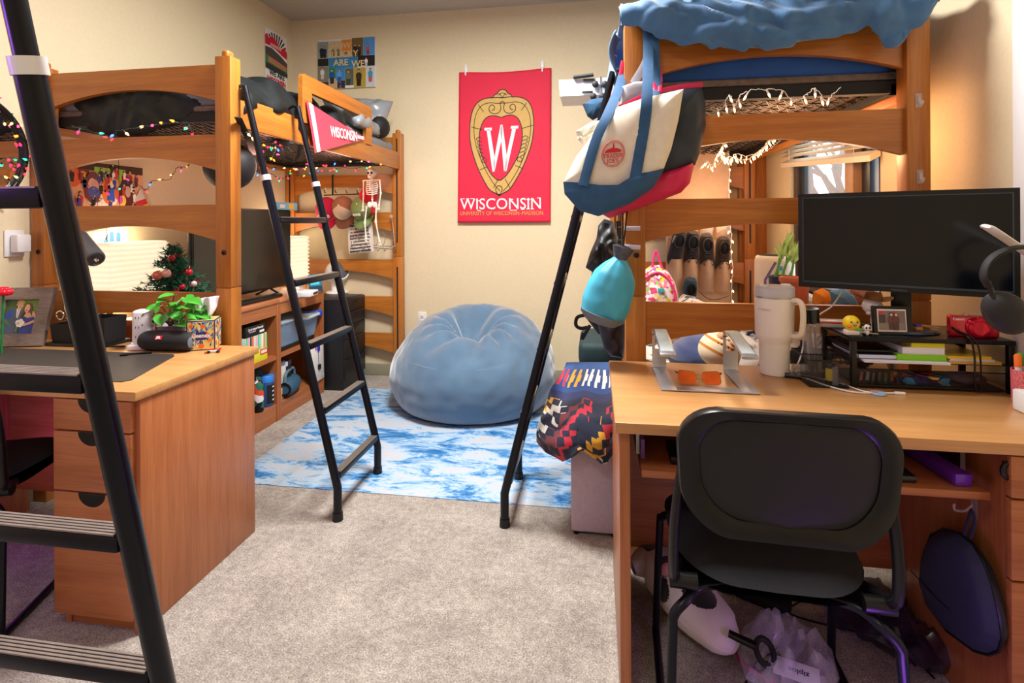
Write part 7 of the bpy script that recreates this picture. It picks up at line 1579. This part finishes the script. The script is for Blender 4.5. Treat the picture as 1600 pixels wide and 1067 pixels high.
# sunglasses
gc = AZ(1094, 600, DT+.008); t = thing('sunglasses', 'gold-rimmed sunglasses with orange lenses inside the laptop stand', 'sunglasses', V((gc.x, gc.y, DT)))
M['lens'] = plain('orange_mirror_lens', '#e0601a', .08, var=.1, scale=30, alpha=.86)
M['goldm'] = plain('gold_metal', '#d8b070', .2, metal=1, var=0)
f = Fl(V((gc.x, gc.y, DT+.004)), (1, 0, 0), (0, .62, .78))
for s_, nm in ((-1, 'l'), (1, 'r')):
    o_ = [(s_*.037+a*1, .024+b*1) for a, b in rrect(.056, .042, .012, 5)]; o_ = [(a, b+(.003 if (a-s_*.037)*s_ > 0 and b > .024 else 0)) for a, b in o_]
    m = MB(); f.poly(m, o_, 0, .0012); m.build('lens', 'lens', t); MB().tube([f.p(a, b, .0006) for a, b in o_], .0013, 6, True).build('rim', 'goldm', t)
    h0 = f.p(s_*.066, .038); m = MB().tube(bez([h0, h0+V((s_*.004, .01, .002)), V((h0.x-s_*.006, gc.y+.075, DT+.022)), V((h0.x-s_*.045, gc.y+.05, DT+.012))], 6), .0018, 6); m.build('temple', 'black', t)
MB().tube(bez([f.p(-.01, .034), f.p(0, .037, .003), f.p(.01, .034)], 5), .0013, 6).tube([f.p(-.012, .02), f.p(.012, .02)], .001, 5).build('bridge', 'goldm', t)
# tumbler
q = AZ(1210, 590, DT); q = V((AY(1210, 560, q.y+.048).x, q.y+.048, DT))
t = thing('tumbler', 'large cream tumbler with a side handle and metal straw', 'tumbler', q); M['cream'] = plain('cream_powder_coat', '#ece9e2', .5, var=.02)
MB().lathe([(0, 0), (.042, 0), (.046, .004), (.047, .02), (.0485, .105), (.050, .112), (.058, .128), (.0605, .14), (.0625, .262)], 40, q).build('body', 'cream', t)
MB().lathe([(.0628, .262), (.0628, .268)], 40, q).build('steel_band', 'steel', t)
MB().lathe([(.0635, .268), (.0635, .296), (.060, .300), (.02, .300), (0, .300)], 40, q).build('lid', plain('frosted_lid', '#dcdfe8', .3, var=0, trans=.3), t)
m = MB().lathe([(0, .300), (.016, .300), (.016, .307), (.013, .309), (0, .309)], 20, q+V((.034, -.015, 0))).lathe([(0, .300), (.014, .300), (.014, .306), (0, .307)], 20, q+V((-.036, -.01, 0))); m.build('lid_plug', 'offw', t)
MB().tube(bez([q+V((.042, -.043, .258)), q+V((.056, -.062, .258)), q+V((.064, -.072, .243)), q+V((.066, -.074, .2)), q+V((.062, -.070, .155)), q+V((.054, -.058, .14)), q+V((.044, -.040, .138))], 6), (.011, .0085), 12, flat=(.7, .7, 0)).build('handle', M.setdefault('cream2', plain('cream_handle', '#e6dfc8', .4, var=0)), t)
s0 = q+V((-.028, 0, .299)); MB().tube(bez([s0, s0+V((0, 0, .02)), s0+V((.008, 0, .035)), s0+V((.034, 0, .082))], 6), .0042, 10).build('straw', plain('violet_steel', '#7a6aa8', .2, metal=.9, var=0), t)
m = MB(); m.text('STANLEY', .011, q+V((-.045, -.0455, .225)), (.7, -.7, 0), (0, 0, 1), .0004); m.build('lettering', plain('warm_grey_logo', '#cbbfae', .5), t)
# white charging cable and puck
p = lambda u, v, z=DT+.004: AZ(u, v, z)
m = MB(); m.tube(bez([AY(1318, 452, 1.98), AY(1300, 478, 1.99), AY(1279, 493, 2.0), AY(1258, 520, 1.96), AY(1254, 545, 1.90), AY(1248, 565, 1.86), p(1238, 582), p(1243, 588), p(1262, 592), p(1290, 602), p(1330, 612), p(1365, 614), p(1402, 614)], 8), .0026, 6); m.tube([p(1398, 614), p(1414, 615)], .005, 8)
solo(m, 'charging_cable', 'white', 'white charging cable trailing from the riser across the desk front', 'cable')
m = MB(); m.tube(bez([p(1236, 580), p(1250, 585), p(1275, 590), p(1310, 598), p(1345, 610), p(1360, 613)], 8), .0024, 6); solo(m, 'charging_cable', 'white', 'second white cable ending at the orange and blue charging puck', 'cable')
q = p(1372, 616, DT); t = thing('charging_puck', 'small round orange and blue puck on the white cable', 'charger', q); MB().lathe([(0, 0), (.02, 0), (.022, .003), (.02, .006), (0, .006)], 24, q).build('puck', plain('pale_blue_puck', '#8fb4d8', .4), t); m = MB().ell(q+V((-.008, .002, .006)), (.010, .008, .002), 12); m.build('print', plain('orange_print', '#e8804a', .5), t)
q = p(1251, 584, DT); m = MB().box(q.x-.03, q.x+.05, q.y, q.y+.09, DT+.0, DT+.012, .005); solo(m, 'white_adapter', 'white', 'flat white box behind the cables right of the tumbler', 'box')
q = p(1241, 592, DT); m = MB().tube([q+V((-.025, .012, .009)), q+V((.02, -.004, .009))], .008, 8); solo(m, 'black_plug', 'black', 'black plug end on the desk at the foot of the tumbler', 'plug')
# ---------------------------------------------------------------- keyboard tray contents, case on the pedestal
m = MB().box(.60, .80, 1.48, 1.70, .633, .652, .006); solo(m, 'laptop', plain('black_laptop_shell', '#10151c', .3), 'closed black laptop on the tray right of the chair back', 'laptop')
m = MB().box(.56, .90, 1.72, 1.85, .633, .668, .008); solo(m, 'keyboard_case', 'blackm', 'dark flat case behind the laptop on the keyboard tray', 'case')
m = MB(); a = AY(1566, 760, 1.49); m.T = TR((.885, 1.60, .634), Rz(.1)); m.box(-.012, .028, -.12, .12, 0, .03, .002); solo(m, 'purple_folder', plain('violet_plastic', '#6a2ab8', .3, var=.1), 'violet plastic folder at the right end of the keyboard tray', 'folder')
m = MB().box(.20, .29, 1.50, 1.62, .633, .655, .005); solo(m, 'phone_box', 'black', 'small black box at the left of the keyboard tray', 'box')
m = MB().box(.21, .29, 1.70, 1.8, .633, .675, .006); solo(m, 'dark_box', 'blackm', 'dark box at the back left of the keyboard tray', 'box')
m = MB().box(.122, .134, 1.52, 1.75, .634, .69, .002); solo(m, 'purple_card', M['pc'] if 'pc' in M else plain('lilac_card', '#7a55b0', .4), 'lilac card standing at the far left of the keyboard tray', 'card')
XC = .935
P = [(1475, 827), (1500, 834), (1520, 850), (1538, 880), (1552, 920), (1562, 965), (1566, 998), (1560, 1016), (1545, 1022), (1522, 1016), (1480, 985), (1452, 948), (1440, 908), (1444, 866), (1456, 836)]
t = thing('headphone_case', 'navy zip case hanging on the drawer side under the right desk', 'case', AX(1545, 1022, XC)); Fc = lambda a, b, d=0: AX(a, b, XC)+V((-d, 0, 0))
M['casenavy'] = plain('navy_case_cloth', '#232744', .7, var=.1, scale=200)
m = MB(); m.puff(dense(P, 2), .034, Fc, 9, p=4); m.build('shell', 'casenavy', t)
m = MB(); n_ = len(P); m.tube([Fc(1503+(a-1503)*1.012, 920+(b-920)*1.012) for a, b in P], .004, 6, True); m.build('zip', 'black', t)
m = MB(); m.tube([Fc(1441, 893, .030), Fc(1490, 940, .037), Fc(1538, 985, .026)], .0015, 5); m.build('seam', 'blk', t)
MB().tube(bez([Fc(1506, 838), Fc(1512, 815), Fc(1518, 798), Fc(1523, 815), Fc(1516, 840)], 6), (.006, .002), 8, flat=(0, 1, 0)).build('loop', 'casenavy', t)
q = AX(1519, 795, .968); t = thing('wall_hook', 'clear hook stuck on the drawer side holding the navy case', 'hook', q); MB().box(q.x-.004+.007, q.x+.007, q.y-.012, q.y+.012, q.z-.02, q.z+.03, .002).build('plate', 'clear', t); MB().tube(bez([q+V((0, 0, .01)), q+V((-.015, 0, -.006)), q+V((-.04, 0, -.006)), q+V((-.042, 0, .01))], 5), .003, 6).build('prong', 'glass', t)
# ---------------------------------------------------------------- floor under the right desk
P = [AZ(u, v, z) for u, v, z in ((988, 886, .09), (1015, 880, .10), (1050, 905, .09), (1085, 945, .085), (1125, 985, .075), (1150, 1008, .05))]
sp = bez(P, 8); RR = [.05, .075, .085, .09, .085, .08, .06]
def cow(u, v):
    fi = min(len(sp)-1.001, v*(len(sp)-1)); i = int(fi); p = sp[i].lerp(sp[i+1], fi-i); k = v*(len(RR)-1); j = min(len(RR)-2, int(k)); r = (RR[j]*(1-(k-j))+RR[j+1]*(k-j))*math.sin(PI*min(1, max(0, .06+.90*v)))**.35*(1+.06*noise.noise(V((u*3, v*5, 1))))
    d0, d1 = (sp[min(len(sp)-1, i+2)]-sp[max(0, i-2)]).normalized(), (sp[min(len(sp)-1, i+3)]-sp[max(0, i-1)]).normalized(); d = d0.lerp(d1, fi-i).normalized(); s_ = d.cross(V((0, 0, 1))).normalized(); w = s_.cross(d); q = p+s_*(r*math.cos(2*PI*u))+w*(r*.85*math.sin(2*PI*u)); q.z = max(.004, q.z); return q
def cowc(u, v): return '#0f0f14' if any((min(abs(u-a), 1-abs(u-a))/ru)**2+((v-b)/rv)**2+.35*noise.noise(V((u*9, v*14, 2))) < 1 for a, b, ru, rv in ((.3, .2, .1, .06), (.42, .40, .09, .07), (.22, .64, .09, .10), (.05, .5, .07, .06), (.6, .75, .08, .08), (.72, .3, .1, .1))) else '#e8dde4'
t = thing('cow_plush', 'long white plush cow pillow with black patches under the right desk', 'soft toy', P[2]*1.0-V((0, 0, P[2].z)))
m = MB(); m.grid(cow, 150, 150, True, cowc); m.build('body', vcol('cow_plush_fur', .95, sheen=.6), t)
q = AZ(1040, 885, .17); m = MB(); m.c('#3a2c30'); m.ell(q, (.03, .02, .035), 10, Ry(.6)).c('#c88a8a').ell(q+V((.0, -.012, .0)), (.02, .012, .024), 10, Ry(.6)); m.build('ear', 'vcf', t)
m = MB(); out = dense([(1150, 1010), (1162, 978), (1195, 962), (1235, 968), (1275, 985), (1300, 1015), (1312, 1060), (1295, 1085), (1220, 1090), (1165, 1060)], 3)
m.puff(out, .05, lambda a, b, d: AZ(a, b, .05)+V((0, 0, max(-.046, d))), 10, p=2.4, wob=.09, ws=.05)
bag = thing('zip_bag', 'clear plastic zip bag with a white label on the floor under the desk', 'bag', AZ(1230, 1030, .0)); m.build('film', glass('crinkled_clear_film', '#d8d4ec', .12, alpha=.3), bag)
a, b = AZ(1218, 1022, .085), AZ(1285, 1062, .08); f = Fl(AZ(1215, 1030, .095), (.93, -.32, 0), (.3, .9, .05)); m = MB(); m.c('#d8d4e8'); f.rect(m, -.01, -.05, .10, .012, 0, .001); m.c('#3a3a58'); f.text(m, 'ziploc', .022, .05, -.02, .0015, 1, .0003, PI); m.build('label', 'vc', bag)
MB().tube(bez([AZ(1145, 1012, .02), AZ(1165, 1040, .02), AZ(1205, 1066, .02), AZ(1240, 1090, .02)], 5), (.007, .003), 8).build('zip_strip', plain('magenta_strip', '#b83a78', .4), bag)
q = AZ(1195, 1018, .11); t = thing('ring_grip', 'black ring-shaped grip lying on the clear zip bag', 'grip', q-V((0, 0, .03))); R = Rx(.6)
MB().tube([q+R @ V((.022*math.cos(2*PI*i/24), .030*math.sin(2*PI*i/24), 0)) for i in range(24)], .008, 8, True).build('ring', 'blackm', t); MB().tube([q+V((-.018, .01, .004)), q+V((-.05, .025, .006)), q+V((-.085, .04, .01))], [.012, .011, .010], 10).build('handle', 'black', t)
random.seed(31)
def floor_cable(label, pts, r=.003): m = MB(); m.tube(bez([AZ(u, v, .006) for u, v in pts], 8), r, 6); solo(m, 'floor_cable', 'black', label, 'cable', group='black cables on the floor')
floor_cable('black cable looping past the cow pillow under the right desk', [(1105, 905), (1130, 925), (1180, 930), (1230, 925), (1270, 940), (1320, 950), (1380, 985), (1430, 1040)])
floor_cable('black cable running from the bag towards the chair leg', [(1160, 1080), (1180, 1040), (1225, 1000), (1222, 960), (1260, 930), (1250, 900)])
floor_cable('black cable along the drawer side on the floor', [(1190, 940), (1250, 965), (1330, 985), (1400, 1000), (1460, 1060)])
m = MB(); q = AZ(1200, 945, .0); m.T = TR(q, Rz(-.5)); m.box(-.10, .07, -.03, .03, 0, .035, .008); solo(m, 'power_brick', 'blackm', 'black power brick on the carpet behind the chair legs', 'power brick')
m = MB(); out = dense([(1290, 915), (1330, 900), (1390, 925), (1450, 980), (1500, 1040), (1440, 1040), (1370, 1000), (1300, 960)], 3); m.puff(out, .05, lambda a, b, d: AZ(a, b, .055)+V((0, 0, max(-.05, d))), 9, p=2.2, wob=.08, ws=.05); solo(m, 'dark_bag', glass('smoky_film', '#2a2038', .2, alpha=.6), 'dark crinkled plastic bag on the floor beside the drawers', 'bag')
# ---------------------------------------------------------------- purple LED glow
bulb('violet_led', (.62, 1.15, .3), 1.6, (.42, .1, 1), .05); bulb('violet_led', (-2.25, 1.8, .4), .9, (.5, .1, 1), .05); bulb('violet_led', (-1.5, .25, 1.6), 12, (.42, .12, 1), .1)
